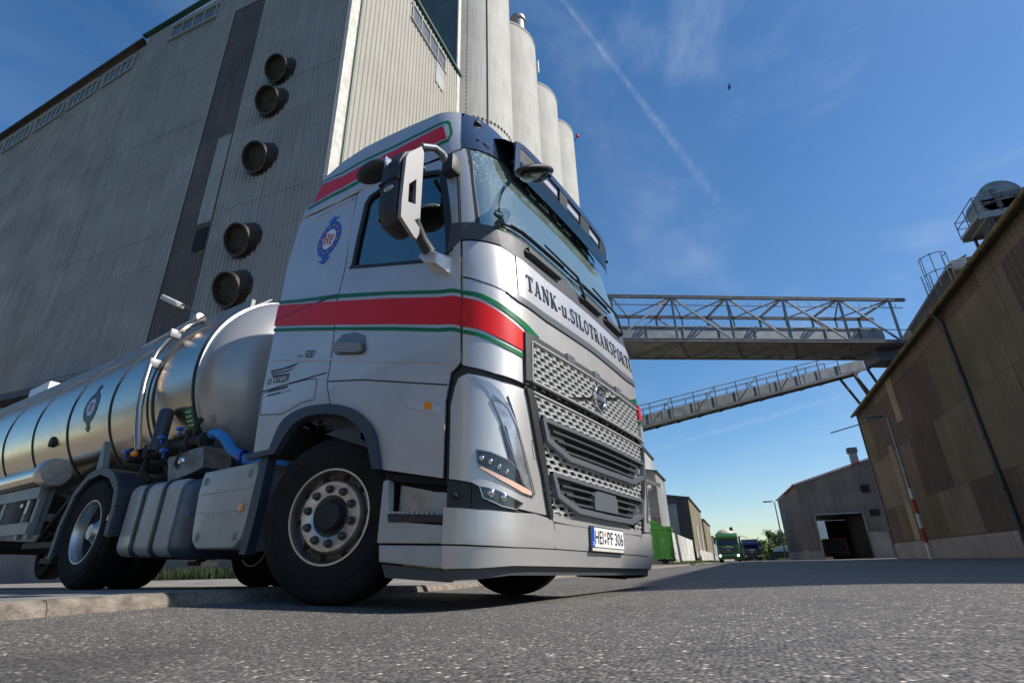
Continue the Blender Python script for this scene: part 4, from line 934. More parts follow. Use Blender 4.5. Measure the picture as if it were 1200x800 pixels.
for y in (-.62, .62):
    b = NB(); box(b, -.15, .40, y-.25, y+.25, 1.75, 1.92, .05); box(b, -.25, -.08, y-.25, y+.25, 1.85, 2.65, .05); box(b, -.25, -.12, y-.14, y+.14, 2.68, 2.88, .04); obj('seat', b, MT['interior'], TRUCK, smooth=40)
b = NB(); lathe(b, [(.21+.018*math.cos(a*math.pi/4), .018*math.sin(a*math.pi/4)) for a in range(8)], 28, 'X', close=True); bmesh.ops.transform(b, matrix=Matrix.Translation((.66,.62,2.28))@Matrix.Rotation(R(-35),4,'Y'), verts=b.verts); obj('steering_wheel', b, MT['black'], TRUCK, smooth=60)
b = NB(); tube(b, [(.30,-.92,3.30),(.80,-.80,3.28),(.82,.80,3.28),(.30,.92,3.30)], .05, 6); box(b, .70, .82, .15, .80, 2.98, 3.30, .02); obj('roof_shelf', b, MT['interior_l'], TRUCK)
b = NB(); box(b, 1.08, 1.14, -.60, -.50, 2.72, 2.98, .02); obj('toll_box', b, MT['black'], TRUCK)

# ---- stripes
patch('green_stripe', PT['stripe_green_top'], MT['green'], .0052, .002, mirror=True, step_s=.04, step_v=.06)
patch('red_stripe', PT['stripe_red'], MT['red'], .0062, .002, mirror=True, step_s=.04, step_v=.06)
patch('green_stripe', PT['stripe_green_low'], MT['green'], .0052, .002, mirror=True, step_s=.04, step_v=.06)
def clampv(L): return [(max(a, -.04), min(c, 3.965)) for a, c in L]
patch('green_stripe', [(-.035,3.49),(-.035,3.72),(-.01,3.93),(.2157,3.7838),(.6945,3.7568),(1.179,3.8039),(1.2162,3.767),(1.2115,3.5212),(1.1354,3.4041),(.9605,3.3837),(.6906,3.419),(.2786,3.4158)], MT['green'], .0045, .002, mirror=True)
patch('pale_stripe', [(-.018,3.515),(-.018,3.70),(.01,3.885),(.224,3.741),(.694,3.7094),(1.146,3.7487),(1.1764,3.7096),(1.1682,3.5105),(1.1123,3.4393),(.9662,3.4258),(.6918,3.4602),(.2728,3.4591)], MT['silver'], .0056, .002, mirror=True)
patch('red_stripe', [(-.005,3.54),(.0,3.68),(.02,3.845),(.2335,3.6904),(.6936,3.6624),(1.1066,3.7117),(1.1171,3.4549),(.97,3.4542),(.6925,3.4878),(.2688,3.4882)], MT['red'], .0067, .002, mirror=True)
# ---- swage lines and seams on the side
def swage(path, w, off, m, **k): return strip('swage_line', path, w, m, off, th=.01, **k)
swage(PT['creaseA'], .022, .010, MT['silver'], mirror=True)
swage(PT['creaseB'], .012, .0045, MT['black'], mirror=True)
swage(PT['seamRear'], .012, .0025, MT['black'], mirror=True)
swage(PT['seamDiag'], .008, .0072, MT['black'], mirror=True)
swage([(-.05,3.385),(.2606,3.2942),(.4591,3.289),(.60,3.285)], .022, .010, MT['pale'], mirror=True)
swage(PT['box_seam']+[PT['box_seam'][0]], .008, .0015, MT['black'])
swage([(.405,1.43),(.4092,1.6113),(.4042,2.1255),(.4273,2.4254),(.4252,2.7856),(.4328,3.22)], .010, .0015, MT['void'], mirror=True)
swage([(1.150,3.10),(1.1567,2.8765),(1.112,2.3892)], .016, .0045, MT['black'], mirror=True)
swage([(.09,3.18),(.14,3.23),(.40,3.21)], .03, .008, MT['silver'])
strip('panel_seam', [(1.098,1.93),(1.322,1.876),(1.5915,1.826),(1.70,1.80)], .010, MT['black'], .0015, th=.003, mirror=True)
strip('panel_seam', [(1.118,2.235),(1.098,1.93),(1.092,1.535),(1.105,1.33)], .008, MT['black'], .0075, th=.004, mirror=True)
# ---- wheel arch trim
def spl(P, n=4):
    out = []
    for i in range(len(P)-1):
        p0, p1, p2, p3 = P[max(0, i-1)], P[i], P[i+1], P[min(len(P)-1, i+2)]
        for k in range(n):
            u = k/n; out.append(tuple(.5*((2*p1[j])+(-p0[j]+p2[j])*u+(2*p0[j]-5*p1[j]+4*p2[j]-p3[j])*u*u+(-p0[j]+3*p1[j]-3*p2[j]+p3[j])*u**3) for j in (0, 1)))
    return out+[P[-1]]
def arch(outer, inner, m):
    outer = outer[:2]+spl(outer[2:]); inner = inner[:2]+spl(inner[2:])
    return patch('arch_trim', outer+inner[::-1], m, .030, .05, mirror=True, step_s=.05, step_v=.08)
arch([(-.03,1.004)]+PT['archo'], [(-.03,.955)]+PT['archi'], MT['mudg'])
for sgn in (-1, 1):
    b = NB()
    pr = [S(s, v) for s, v in spl(PT['archi'][1:])]
    prev = None
    for p in pr:
        a, c = b.verts.new((p.x, sgn*1.25, p.z)), b.verts.new((p.x, sgn*.02, p.z+.03))
        if prev: b.faces.new((prev[0], a, c, prev[1]))
        prev = (a, c)
    obj('wheel_housing', b, MT['void'], TRUCK)
# ---- step and lower cab side
def sidepoly(name, pts, m, y=-1.22, th=.05, mir=True, bev=0.0, smooth=30, parent=TRUCK, label=None):
    out = []
    for sg in ((1, -1) if mir else (1,)):
        bm = NB(); prism(bm, pts, 'Y', y*sg, (y+th)*sg)
        if bev: bmesh.ops.bevel(bm, geom=[e for e in bm.edges if abs(e.verts[0].co.y-e.verts[1].co.y) < 1e-6 and abs(abs(e.verts[0].co.y)-abs(y)) < 1e-6], offset=bev, segments=3, profile=.5, affect='EDGES')
        out.append(obj(name, bm, m, parent, smooth=smooth, label=label))
    return out
sidepoly('entry_step', [(.545,.345),(1.06,.335),(1.06,.43),(.62,.455),(.60,.68),(.575,.70),(.545,.69)], MT['silver_dirty'], -1.235, .04, bev=.008)
sidepoly('entry_step', [(.556,.335),(1.06,.325),(1.06,.213),(.57,.245)], MT['silver_dirty'], -1.228, .05, bev=.008)
sidepoly('lower_skirt', [(.572,.235),(1.06,.205),(1.06,.15),(.61,.165)], MT['darkgrey'], -1.205, .05)
sidepoly('step_well', [(.60,.455),(1.06,.43),(1.06,.68),(.60,.70)], MT['void'], -1.14, .02)
sidepoly('step_tread', [(.615,.50),(1.03,.478),(1.03,.44),(.63,.455)], MT['black'], -1.245, .12, bev=.006)
sidepoly('step_back', [(.63,.50),(.88,.487),(.88,.62),(.63,.67)], MT['rim'], -1.165, .02)
sidepoly('step_back', [(.89,.487),(1.03,.48),(1.03,.60),(.89,.615)], MT['silver_dirty'], -1.175, .02)
b = NB()
for sgn in (-1, 1):
    for k in range(10): box(b, .64+k*.036, .655+k*.036, sgn*1.25-.01, sgn*1.25+.01, .500-k*.0019, .512-k*.0019)
obj('tread_stud', b, MT['alu'], TRUCK)
sidepoly('step_well', [(.53,.75),(1.03,.67),(1.03,.64),(.53,.70)], MT['void'], -1.20, .03)
# ---- headlights
for i in (0, 1):
    pass
def lamps(name, key, m, off, th, parent_pair=LP, **k):
    oo = patch(name, PT[key] if isinstance(key, str) else key, m, off, th, mirror=True, step_s=.04, step_v=.05, **k)
    for a, c in zip(oo, parent_pair): a.parent = c
    return oo
lamps('headlight_cap', 'drl_cap', MT['capsilver'], .010, .004)
HL = lamps('headlight', 'drl', MT['clear'], .011, .008)
lamps('headlight_insert', 'drl_black', MT['lampdark'], .014, .004)
lamps('lamp_glass', 'lens', MT['lampdark'], .012, .01)
lamps('indicator_strip', 'blinker', MT['lampwarm'], .017, .008)
for p in ('lens', 'drl'):
    L = PT[p]; strip('lamp_trim', L+[L[0]], .008, MT['barmet'], .015, th=.006, mirror=True)
strip('lamp_trim', [(1.455,1.13),(1.62,1.06),(1.73,.94),(1.915,.59)], .012, MT['capsilver'], .016, th=.008, mirror=True)
strip('lamp_trim', [(1.61,1.13),(1.68,1.03),(1.79,.85),(1.93,.60)], .007, MT['black'], .013, th=.008, mirror=True)
for q in ((1.345,.785),(1.43,.77),(1.52,.745),(1.60,.72)):
    for sg in (1, -1):
        p = SP(q[0], q[1]-.02, .014); n = SN(*q); bm = NB(); bmesh.ops.create_uvsphere(bm, u_segments=14, v_segments=8, radius=.016)
        bmesh.ops.scale(bm, vec=(1,.6,1), verts=bm.verts); bmesh.ops.translate(bm, verts=bm.verts, vec=p)
        if sg < 0: bmesh.ops.transform(bm, matrix=Matrix.Scale(-1,4,(0,1,0)), verts=bm.verts)
        obj('lamp_bulb', bm, MT['chrome'], LP[0 if sg > 0 else 1], smooth=60)
patch('lower_lamp_band', PT['dark_low'], MT['black'], -.002, .02, mirror=True)
FG = patch('fog_lamp', PT['fog'], MT['lampdark'], .008, .01, mirror=True, step_s=.04, step_v=.05)
strip('lamp_trim', PT['fog']+[PT['fog'][0]], .006, MT['capsilver'], .012, th=.006, mirror=True)
for q in ((1.45,.585),(1.58,.565)):
    p = SP(q[0], q[1], .008); bm = NB(); bmesh.ops.create_uvsphere(bm, u_segments=14, v_segments=8, radius=.024); bmesh.ops.translate(bm, verts=bm.verts, vec=p); obj('lamp_bulb', bm, MT['chrome'], FG[0], smooth=60)
p = SP(1.09, .572, .004); bm = NB(); bmesh.ops.create_uvsphere(bm, u_segments=14, v_segments=8, radius=.020); bmesh.ops.translate(bm, verts=bm.verts, vec=p); obj('tow_hook_cap', bm, MT['void'], TRUCK, smooth=60)
strip('panel_seam', [(1.245,.634),(1.25,.50)], .006, MT['void'], .001, th=.003, mirror=True)
strip('washer_cover', [(1.90,.90),(1.945,.90),(1.975,.80),(1.93,.80),(1.90,.90)], .004, MT['black'], .0075, th=.002, mirror=True)
# ---- grille
patch('grille_frame', [(1.81,1.578),(2.33,1.577),(3,1.585),(3,1.535),(2.39,1.53),(1.89,1.525),(1.90,1.262),(1.82,1.2544)], MT['darkgrey'], .022, .05, closed=True)
patch('red_stripe', [(4.095,1.445),(4.095,1.572),(4.26,1.572),(4.26,1.445)], MT['red'], .030, .03, step_s=.03)
patch('green_stripe', [(4.06,1.592),(4.06,1.625),(4.26,1.625),(4.26,1.592)], MT['green'], .010, .01, step_s=.03)
patch('green_stripe', [(4.095,1.395),(4.095,1.425),(4.26,1.425),(4.26,1.395)], MT['green'], .030, .03, step_s=.03)
patch('corner_trim', [(4.095,1.25),(4.095,1.39),(4.26,1.39),(4.26,1.25)], MT['silver'], .030, .03, step_s=.03)
for y in (-.42, .0, .42):
    sa, sb = s_of_y(y-.055, 1.56), s_of_y(y+.055, 1.56)
    patch('grille_clip', [(sa,1.595),(sb,1.595),(sb,1.54),(sa,1.54)], MT['barmet'], .030, .03)
patch('grille_void', [(1.83,1.56),(3,1.56),(3,.50),(2.15,.50),(1.87,1.20)], MT['void'], -.035, .0, closed=True)
def inpoly(x, y, P):
    r = False; j = len(P)-1
    for i in range(len(P)):
        if (P[i][1] > y) != (P[j][1] > y) and x < (P[j][0]-P[i][0])*(y-P[i][1])/(P[j][1]-P[i][1])+P[i][0]: r = not r
        j = i
    return r
def yz(poly): return [(S(a, c).y, c) for a, c in poly]
def grow(P, k):
    cx_ = sum(p[0] for p in P)/len(P); cy_ = sum(p[1] for p in P)/len(P)
    return [(cx_+(p[0]-cx_)*k[0], cy_+(p[1]-cy_)*k[1]) for p in P]
m1 = [(1.985,1.045),(2.20,1.042),(3,1.045)]; m1b = [(3,.848),(2.35,.853),(2.03,.925)]
m2 = [(2.10,.735),(2.6,.727),(3,.727)]; m2b = [(3,.545),(2.47,.550),(2.165,.615)]
def full(t, bt):
    h = t+bt; return t + [(6-a, c) for a, c in reversed(t[:-1])] + [(6-a, c) for a, c in reversed(bt[1:])] + bt
# order: top near -> centre -> top far -> bottom far -> centre -> bottom near
M1 = m1 + [(6-a, c) for a, c in reversed(m1[:-1])] + [(6-a, c) for a, c in reversed(m1b[1:])][::1] + m1b
M2 = m2 + [(6-a, c) for a, c in reversed(m2[:-1])] + [(6-a, c) for a, c in reversed(m2b[1:])][::1] + m2b
M1yz, M2yz = yz(M1), yz(M2)
def mesh_sheet(name, region, excl, pw=.098, ph=.0325, off=.014):
    """sheet pierced with slanted long holes in staggered rows"""
    bm = NB(); Ryz = region; ys = [p[0] for p in Ryz]; zs = [p[1] for p in Ryz]
    ny = int((max(ys)-min(ys))/pw)+2; nz = int((max(zs)-min(zs))/ph)+2; y0 = min(ys)-pw/2; z0 = min(zs)
    cache = {}
    def V(y, z, o):
        k = (round(y,4), round(z,4), o)
        if k not in cache:
            zz = min(max(z, .2), 1.6); s = s_of_y(max(-1.15, min(1.15, y)), zz); cache[k] = bm.verts.new(SP(s, zz, o))
        return cache[k]
    for j in range(nz):
        zc_ = z0+(j+.5)*ph
        for i in range(ny):
            yc_ = y0+(i+.5*(j % 2)+.25)*pw
            if not inpoly(yc_, zc_, Ryz) or any(inpoly(yc_, zc_, E) for E in excl): continue
            hw, hh = pw/2, ph/2
            out = [(-hw,-hh),(0,-hh),(hw,-hh),(hw,hh),(0,hh),(-hw,hh)]
            a, c = hw-.0075, hh-.0052; sk = .006
            inn = [(-a*.62,-c),(0,-c),(a*.98,-c*.55),(a*.62,c),(0,c),(-a*.98,c*.55)]
            O = [V(yc_+p, zc_+q, off) for p, q in out]; I = [V(yc_+p, zc_+q, off+.004) for p, q in inn]; D = [V(yc_+p, zc_+q, off-.009) for p, q in inn]
            for k in range(6):
                k2 = (k+1) % 6
                bm.faces.new((O[k], O[k2], I[k2], I[k])); bm.faces.new((I[k], I[k2], D[k2], D[k]))
    return obj(name, bm, MT['mesh'], TRUCK, smooth=25, fixn=True)
GU = mesh_sheet('upper_grille', [(-.905,1.525),(.905,1.525),(.905,1.265),(-.905,1.265)], [])
low = yz([(1.90,1.19),(3,1.19),(3,.55),(2.6,.495),(2.19,.50),(2.135,.50),(1.975,1.125)]); low = low[:2]+[(-p[0], p[1]) for p in low[:2]][::-1]
ya_, yb_ = S(1.885,1.195).y, S(2.125,.5).y
lowR = [(ya_,1.195),(-ya_,1.195),(-yb_,.50),(.60,.50),(.45,.545),(-.45,.545),(-.60,.50),(yb_,.50)]
GLW = mesh_sheet('lower_grille', lowR, [grow(M1yz, (.99,.99)), grow(M2yz, (.99,.99))])
def ribbon_loop(name, P, w, m, off, th): return strip(name, P+[P[0]], w, m, off, th=th)
strip('grille_edge', [(1.893,1.262),(1.893,1.53),(2.4,1.532),(3,1.535),(3.6,1.532),(4.107,1.53),(4.107,1.262)], .012, MT['mesh'], .028, th=.02)
strip('grille_edge', [(1.893,1.264),(2.4,1.262),(3,1.262),(3.6,1.262),(4.107,1.264)], .014, MT['mesh'], .030, th=.02)
strip('grille_edge', [(1.905,1.198),(2.4,1.195),(3,1.195),(3.6,1.195),(4.095,1.198)], .012, MT['mesh'], .024, th=.02)
strip('grille_edge', [(2.135,.487),(2.4,.48),(3,.478),(3.6,.48),(3.865,.487)], .04, MT['silver'], .016, th=.03)
patch('grille_apron', [(2.14,.545),(2.30,.505),(2.62,.545),(3,.545),(3,.468),(2.15,.468)], MT['silver'], .006, .02, closed=True)
patch('grille_side_trim', [(1.8176,1.2053),(1.8847,1.2067),(1.9493,1.1225),(2.125,.4915),(2.085,.4893),(1.85,1.1304)], MT['black'], .026, .05, mirror=True)
def mouth(P, t, bt, nsl):
    MO = patch('air_intake', P, MT['void'], .002, .0)
    strip('intake_frame', t+[(6-a, c) for a, c in reversed(t[:-1])], .030, MT['barmet'], .042, MO, th=.05)
    strip('intake_frame', [(6-t[0][0], t[0][1])]+[(6-a, c) for a, c in reversed(bt)][:1]+[(6-bt[1][0], bt[1][1]),(3,bt[0][1]),bt[1],bt[2],t[0]], .042, MT['barmet'], .050, MO, th=.06)
    # inner cheeks
    for sg in (0, 1):
        a = [(t[0][0]+.02, t[0][1]-.02), (t[0][0]+.30, t[0][1]-.02), (t[0][0]+.36, (t[0][1]+bt[0][1])/2-.0), (bt[1][0]+.02, bt[1][1]+.02), (bt[2][0]+.02, bt[2][1]+.02)]
        if sg: a = [(6-p, q) for p, q in reversed(a)]
        patch('intake_cheek', a, MT['darkgrey'], .012, .01, parent=MO)
    zt_, zb_ = t[2][1], bt[0][1]
    for k in range(nsl):
        z = zt_-(k+1)*(zt_-zb_)/(nsl+1); s0 = t[0][0]+.15+.06*k
        strip('intake_slat', [(s0,z),(2.6,z),(3,z),(3.4,z),(6-s0,z)], .016, MT['darkgrey'], .030, MO, th=.03)
    return MO
mouth(M1, m1, m1b, 3); MO2 = mouth(M2, m2, m2b, 3)
patch('radar_cover', [(2.74,.668),(2.80,.70),(3.16,.70),(3.20,.668),(3.20,.58),(2.74,.578)], MT['barmet'], .044, .04, parent=MO2)
b = NB()
for k in range(26):
    y = -.62+k*.05; 
    for z0_, z1_ in ((.87,1.03),(.56,.715)): box(b, 1.385, 1.392, y-.004, y+.004, z0_, z1_)
obj('radiator_fins', b, MT['darkgrey'], TRUCK)
# badge: ring with an arrow and a slanting bar
b = NB(); P_ = []
for a in range(8): P_.append((.082+.013*math.cos(a*math.pi/4), .013*math.sin(a*math.pi/4)))
lathe(b, P_, 40, 'X', (1.437,0,1.395), close=True); obj('badge_ring', b, MT['chrome'], TRUCK, smooth=60)
strip('badge_bar', [(s_of_y(-.42,1.29),1.285),(s_of_y(-.09,1.37),1.37)], .016, MT['chrome'], .032, th=.014); strip('badge_bar', [(s_of_y(.09,1.42),1.42),(s_of_y(.42,1.50),1.505)], .016, MT['chrome'], .032, th=.014)
b = NB(); bar(b, (1.44,.055,1.45), (1.44,.105,1.50), .012); bar(b, (1.44,.07,1.503), (1.44,.112,1.503), .012); bar(b, (1.44,.108,1.465), (1.44,.108,1.508), .012); obj('badge_arrow', b, MT['chrome'], TRUCK)
b = NB(); box(b, 1.432, 1.440, -.072, .072, 1.378, 1.412); obj('badge_plate', b, MT['barmet'], TRUCK)

# ---- lettering
def text_mesh(txt, size=1.0, sx=1.0, shear=0.0, align='LEFT', spacing=1.0):
    cu = bpy.data.curves.new('t', 'FONT'); cu.body = txt; cu.size = size; cu.shear = shear; cu.align_x = align; cu.space_character = spacing; cu.resolution_u = 3
    o = bpy.data.objects.new('t', cu); COL.objects.link(o)
    dg = bpy.context.evaluated_depsgraph_get(); me = bpy.data.meshes.new_from_object(o.evaluated_get(dg))
    bpy.data.objects.remove(o); bpy.data.curves.remove(cu)
    bm = NB(); bm.from_mesh(me); bpy.data.meshes.remove(me)
    for v in bm.verts: v.co.x *= sx
    return bm
def bounds(bm):
    xs = [v.co.x for v in bm.verts]; ys = [v.co.y for v in bm.verts]; return min(xs), max(xs), min(ys), max(ys)
def fit(bm, x0, x1, y0, y1):
    a, c, d_, e = bounds(bm)
    for v in bm.verts: v.co.x = x0+(v.co.x-a)/(c-a)*(x1-x0); v.co.y = y0+(v.co.y-d_)/(e-d_)*(y1-y0)
# slab-serif glyphs as strokes: (polyline, width); widths in cap heights
def GL():
    s = .20; t = .085
    def serif(x, y, w=.30): return ([(x-w/2, y), (x+w/2, y)], t)
    def arc(cx_, cy_, rx_, ry_, a0, a1, n=14): return [(cx_+rx_*math.cos(R(a0+(a1-a0)*i/n)), cy_+ry_*math.sin(R(a0+(a1-a0)*i/n))) for i in range(n+1)]
    h = t/2
    G = {
     'T': (.66, [([(.33,0),(.33,1)], s), serif(.33,h,.36), ([(.03,1-h),(.63,1-h)], t), ([(.06,1),(.06,.74)], t), ([(.60,1),(.60,.74)], t)]),
     'A': (.74, [([(.14,0),(.36,1)], .075), ([(.36,1),(.60,0)], s), ([(.2,.32),(.52,.32)], t), serif(.13,h,.24), serif(.60,h,.28)]),
     'N': (.80, [([(.16,0),(.16,1)], .085), ([(.16,1),(.62,0)], s), ([(.64,0),(.64,1)], .085), serif(.16,h,.28), serif(.64,1-h,.28), serif(.12,1-h,.20)]),
     'K': (.78, [([(.17,0),(.17,1)], s), ([(.20,.40),(.62,1)], .08), ([(.32,.52),(.64,0)], s), serif(.17,h), serif(.17,1-h), serif(.62,1-h,.26), serif(.64,h,.28)]),
     '-': (.34, [([(.04,.34),(.30,.34)], .13)]),
     'u': (.66, [([(.15,.68),(.15,.22)]+arc(.30,.20,.15,.17,180,290), .14), ([(.50,0),(.50,.68)], .14), serif(.08,.68-h,.16), serif(.43,.68-h,.16), serif(.57,h,.14), ([(.34,.04),(.48,.20)], .06)]),
     '.': (.26, [([(.12,0),(.12,.16)], .17)]),
     'S': (.60, [(arc(.30,.74,.19,.21,35,270,16), .125), (arc(.30,.27,.20,.22,90,-145,16), .125), ([(.49,1),(.49,.70)], t), ([(.09,0),(.09,.32)], t)]),
     'I': (.40, [([(.20,0),(.20,1)], s), serif(.20,h,.34), serif(.20,1-h,.34)]),
     'L': (.62, [([(.17,0),(.17,1)], s), serif(.17,1-h,.34), ([(.02,h),(.58,h)], t), ([(.55,0),(.55,.30)], t)]),
     'O': (.72, [(arc(.36,.5,.24,.44,0,180,18), .14), (arc(.36,.5,.24,.44,180,360,18), .14)]),
     'R': (.76, [([(.17,0),(.17,1)], s), ([(.17,.96),(.38,.96)]+arc(.38,.74,.17,.22,90,-90,12)+[(.17,.51)], .10), ([(.38,.50),(.62,0)], s), serif(.17,h), serif(.10,1-h,.18), serif(.64,h,.24)]),
     'P': (.66, [([(.17,0),(.17,1)], s), ([(.17,.96),(.38,.96)]+arc(.38,.73,.18,.23,90,-90,12)+[(.17,.49)], .10), serif(.17,h,.34), serif(.10,1-h,.18)]),
     'E': (.66, [([(.17,0),(.17,1)], s), ([(.02,h),(.60,h)], t), ([(.02,1-h),(.57,1-h)], t), ([(.17,.51),(.42,.51)], t), ([(.42,.36),(.42,.66)], .06), ([(.585,0),(.585,.28)], t), ([(.555,1),(.555,.74)], t)]),
     'H': (.86, [([(.18,0),(.18,1)], s), ([(.66,0),(.66,1)], s), ([(.2,.5),(.64,.5)], t), serif(.18,h), serif(.18,1-h), serif(.66,h), serif(.66,1-h)]),
    }
    return G
GLY = GL()
def glyph_text(txt, track=.05):
    """returns list of quads [(x,y)*4, layer] in cap-height units and total width"""
    x = 0; Q = []; lay = 0
    for ch in txt:
        w, strokes = GLY[ch]
        for pl, sw in strokes:
            lay = (lay+1) % 7
            pts = [Vector(p) for p in pl]
            prev = None
            for i, p in enumerate(pts):
                t = (pts[min(i+1, len(pts)-1)]-pts[max(i-1, 0)]).normalized(); n = Vector((-t.y, t.x))*sw/2
                cur = (p+n, p-n)
                if prev: Q.append(([(x+a.x, a.y) for a in (prev[0], prev[1], cur[1], cur[0])], lay))
                prev = cur
        x += w+track
    return Q, x-track
def put_glyphs(name, txt, mapper, m, parent=TRUCK, track=.05, x0=0, x1=1, y0=0, y1=1):
    Q, W = glyph_text(txt, track); bm = NB()
    for q, lay in Q:
        vs = [bm.verts.new(mapper(x0+(p[0]/W)*(x1-x0), y0+p[1]*(y1-y0), .0004*lay)) for p in q]
        bm.faces.new(vs)
    return obj(name, bm, m, parent, fixn=False)
def front_map(off):
    return lambda y, z, d=0: SP(s_of_y(y, z), z, off+d)
def side_map(off):
    return lambda x, z, d=0: SP(s_of_x(x, z), z, off+d)
put_glyphs('lettering', 'TANK-u.SILOTRANSPORTE', front_map(.0065), MT['lettering'], x0=-.915, x1=.945, y0=1.905, y1=2.03, track=.075)
def put_text(name, txt, mapper, m, x0, x1, z0, z1, shear=0.0, slope=0.0, parent=TRUCK, raised=0.0):
    bm = text_mesh(txt, shear=shear); fit(bm, x0, x1, z0, z1)
    for v in bm.verts:
        x, z = v.co.x, v.co.y+slope*(v.co.x-x0); v.co = mapper(x, z, 0)
    if raised:
        r_ = bmesh.ops.extrude_face_region(bm, geom=bm.faces[:])
        nv = [g for g in r_['geom'] if isinstance(g, bmesh.types.BMVert)]
        bmesh.ops.translate(bm, verts=nv, vec=(0,-raised,0))
    return obj(name, bm, m, parent)
sl = -.16
put_text('model_number', '500', side_map(.0045), MT['black'], -.458, -.333, 1.686, 1.756, .25, sl)
put_text('small_lettering', 'ECO', side_map(.004), MT['black'], -.545, -.475, 1.716, 1.738, .25, sl)
# dealer sticker behind the door: swoosh, name bar and small lines
sm_ = side_map(.0025); sm3 = side_map(.004)
def side_patch(name, pts, m, off=.0025):
    bm = NB(); vs = [bm.verts.new(side_map(off)(x, z)) for x, z in pts]; bm.faces.new(vs); return obj(name, bm, m, TRUCK)
A_ = [(-.86,1.655),(-.70,1.650),(-.50,1.648),(-.60,1.628),(-.72,1.622),(-.86,1.612)]
side_patch('sticker', [(-.87,1.672),(-.72,1.663),(-.475,1.668),(-.60,1.645),(-.86,1.650)], MT['darkgrey'])
side_patch('sticker', [(-.85,1.642),(-.62,1.630),(-.54,1.635),(-.63,1.618),(-.85,1.628)], MT['darkgrey'])
side_patch('sticker', [(-.83,1.622),(-.61,1.600),(-.61,1.545),(-.65,1.535),(-.80,1.552)], MT['darkgrey'])
put_text('sticker_text', 'PETERS', side_map(.004), MT['white'], -.81, -.625, 1.556, 1.592, 0, -.06)
put_text('sticker_text', 'Tank- und Silotransporte', side_map(.0025), MT['black'], -.80, -.55, 1.445, 1.462, 0, -.02)
put_text('sticker_text', 'Hans Peters GmbH', side_map(.0025), MT['black'], -.83, -.62, 1.470, 1.487, 0, -.02) if False else None
side_patch('sticker', [(-.85,1.50),(-.60,1.497),(-.60,1.478),(-.85,1.480)], MT['darkgrey'])
side_patch('sticker', [(-.85,1.462),(-.68,1.460),(-.68,1.447),(-.85,1.449)], MT['darkgrey'])
b = NB(); lathe(b, [(.018,0),(.026,0)], 20, 'Y')
for v in b.verts: v.co = side_map(.003)(-.858+v.co.x, 1.575+v.co.z)
obj('sticker', b, MT['darkgrey'], TRUCK)
# round emblem with letters HP
EM = S(s_of_x(-.475, 2.82), 2.82); ex, ez = -.475, 2.82
def ring_patch(name, r0, r1, off, m, sx=.80):
    bm = NB(); n = 40; mp = side_map(off); A = []
    for k in range(n):
        a = 2*math.pi*k/n
        A.append((bm.verts.new(mp(ex+math.cos(a)*r0*sx, ez+math.sin(a)*r0)), bm.verts.new(mp(ex+math.cos(a)*r1*sx, ez+math.sin(a)*r1))))
    for k in range(n): bm.faces.new((A[k][0], A[(k+1)%n][0], A[(k+1)%n][1], A[k][1]))
    return obj(name, bm, m, TRUCK)
ring_patch('emblem_ring', .105, .185, .0025, MT['blue']); ring_patch('emblem_disc', .001, .104, .0025, MT['white'])
for sg in (1, -1):
    bm = NB(); mp = side_map(.0032)
    bm.faces.new([bm.verts.new(mp(ex+sg*q[0], ez+sg*q[1])) for q in ((-.045,.165),(.05,.17),(.03,.215),(.085,.215),(-.005,.262),(-.085,.205),(-.04,.21))]); obj('emblem_arrow', bm, MT['blue'], TRUCK)
bm = NB(); mp = side_map(.0045)
for k in range(12):
    a0 = 2*math.pi*(k+.5)/12; c0 = (ex+math.cos(a0)*.145*.8, ez+math.sin(a0)*.145)
    P = [(c0[0]+(.017 if q % 2 == 0 else .008)*math.sin(q*math.pi/5), c0[1]+(.017 if q % 2 == 0 else .008)*math.cos(q*math.pi/5)) for q in range(10)]
    bm.faces.new([bm.verts.new(mp(*p)) for p in P])
obj('emblem_star', bm, MT['orange'], TRUCK)
put_glyphs('emblem_letter', 'H', side_map(.0045), MT['redtxt'], x0=ex-.072, x1=ex+.005, y0=ez-.045, y1=ez+.065)
put_glyphs('emblem_letter', 'P', side_map(.0045), MT['redtxt'], x0=ex+.010, x1=ex+.070, y0=ez-.065, y1=ez+.035)
bm = NB(); lathe(bm, [(.001,0),(.033,0)], 24, 'Y')
for v in bm.verts:
    q = s_of_y(-1.02, 2.5); v.co = SP(s_of_y(-1.035+v.co.x, 2.5+v.co.z), 2.5+v.co.z, .0035)
obj('windscreen_sticker', bm, MT['green'], GLASS)
bm = NB(); vs = [bm.verts.new(SP(s_of_y(-1.035+p, 2.5+q), 2.5+q, .0045)) for p, q in ((-.025,-.009),(.025,-.009),(.025,.009),(-.025,.009))]; bm.faces.new(vs); obj('windscreen_sticker', bm, MT['white'], GLASS)

# ---- number plate
PX = 1.436
b = NB(); box(b, PX-.012, PX, -.272, .272, .325, .478, .004); PL = obj('plate_holder', b, MT['black'], TRUCK)
b = NB(); box(b, PX, PX+.004, -.262, .262, .352, .470, .002); obj('number_plate', b, MT['white'], PL)
b = NB(); box(b, PX+.0042, PX+.0052, -.262, -.222, .352, .470); obj('plate_band', b, MT['blue'], PL)
pm = lambda y, z, d=0: Vector((PX+.0060+d, y, z))
for t_, a0, a1 in (('HEI', -.212, -.088), ('PF', -.020, .072), ('306', .104, .245)): put_text('plate_text', t_, pm, MT['lettering'], a0, a1, .372, .452, parent=PL)
put_text('plate_text', 'D', lambda y, z, d=0: Vector((PX+.0062, y, z)), MT['white'], -.250, -.234, .362, .382, parent=PL)
for z, m_ in ((.437,'orange'), (.392,'alu')):
    b = NB(); lathe(b, [(.001,0),(.014,0)], 16, 'X', (PX+.0062,-.054,z)); obj('plate_seal', b, MT[m_], PL)
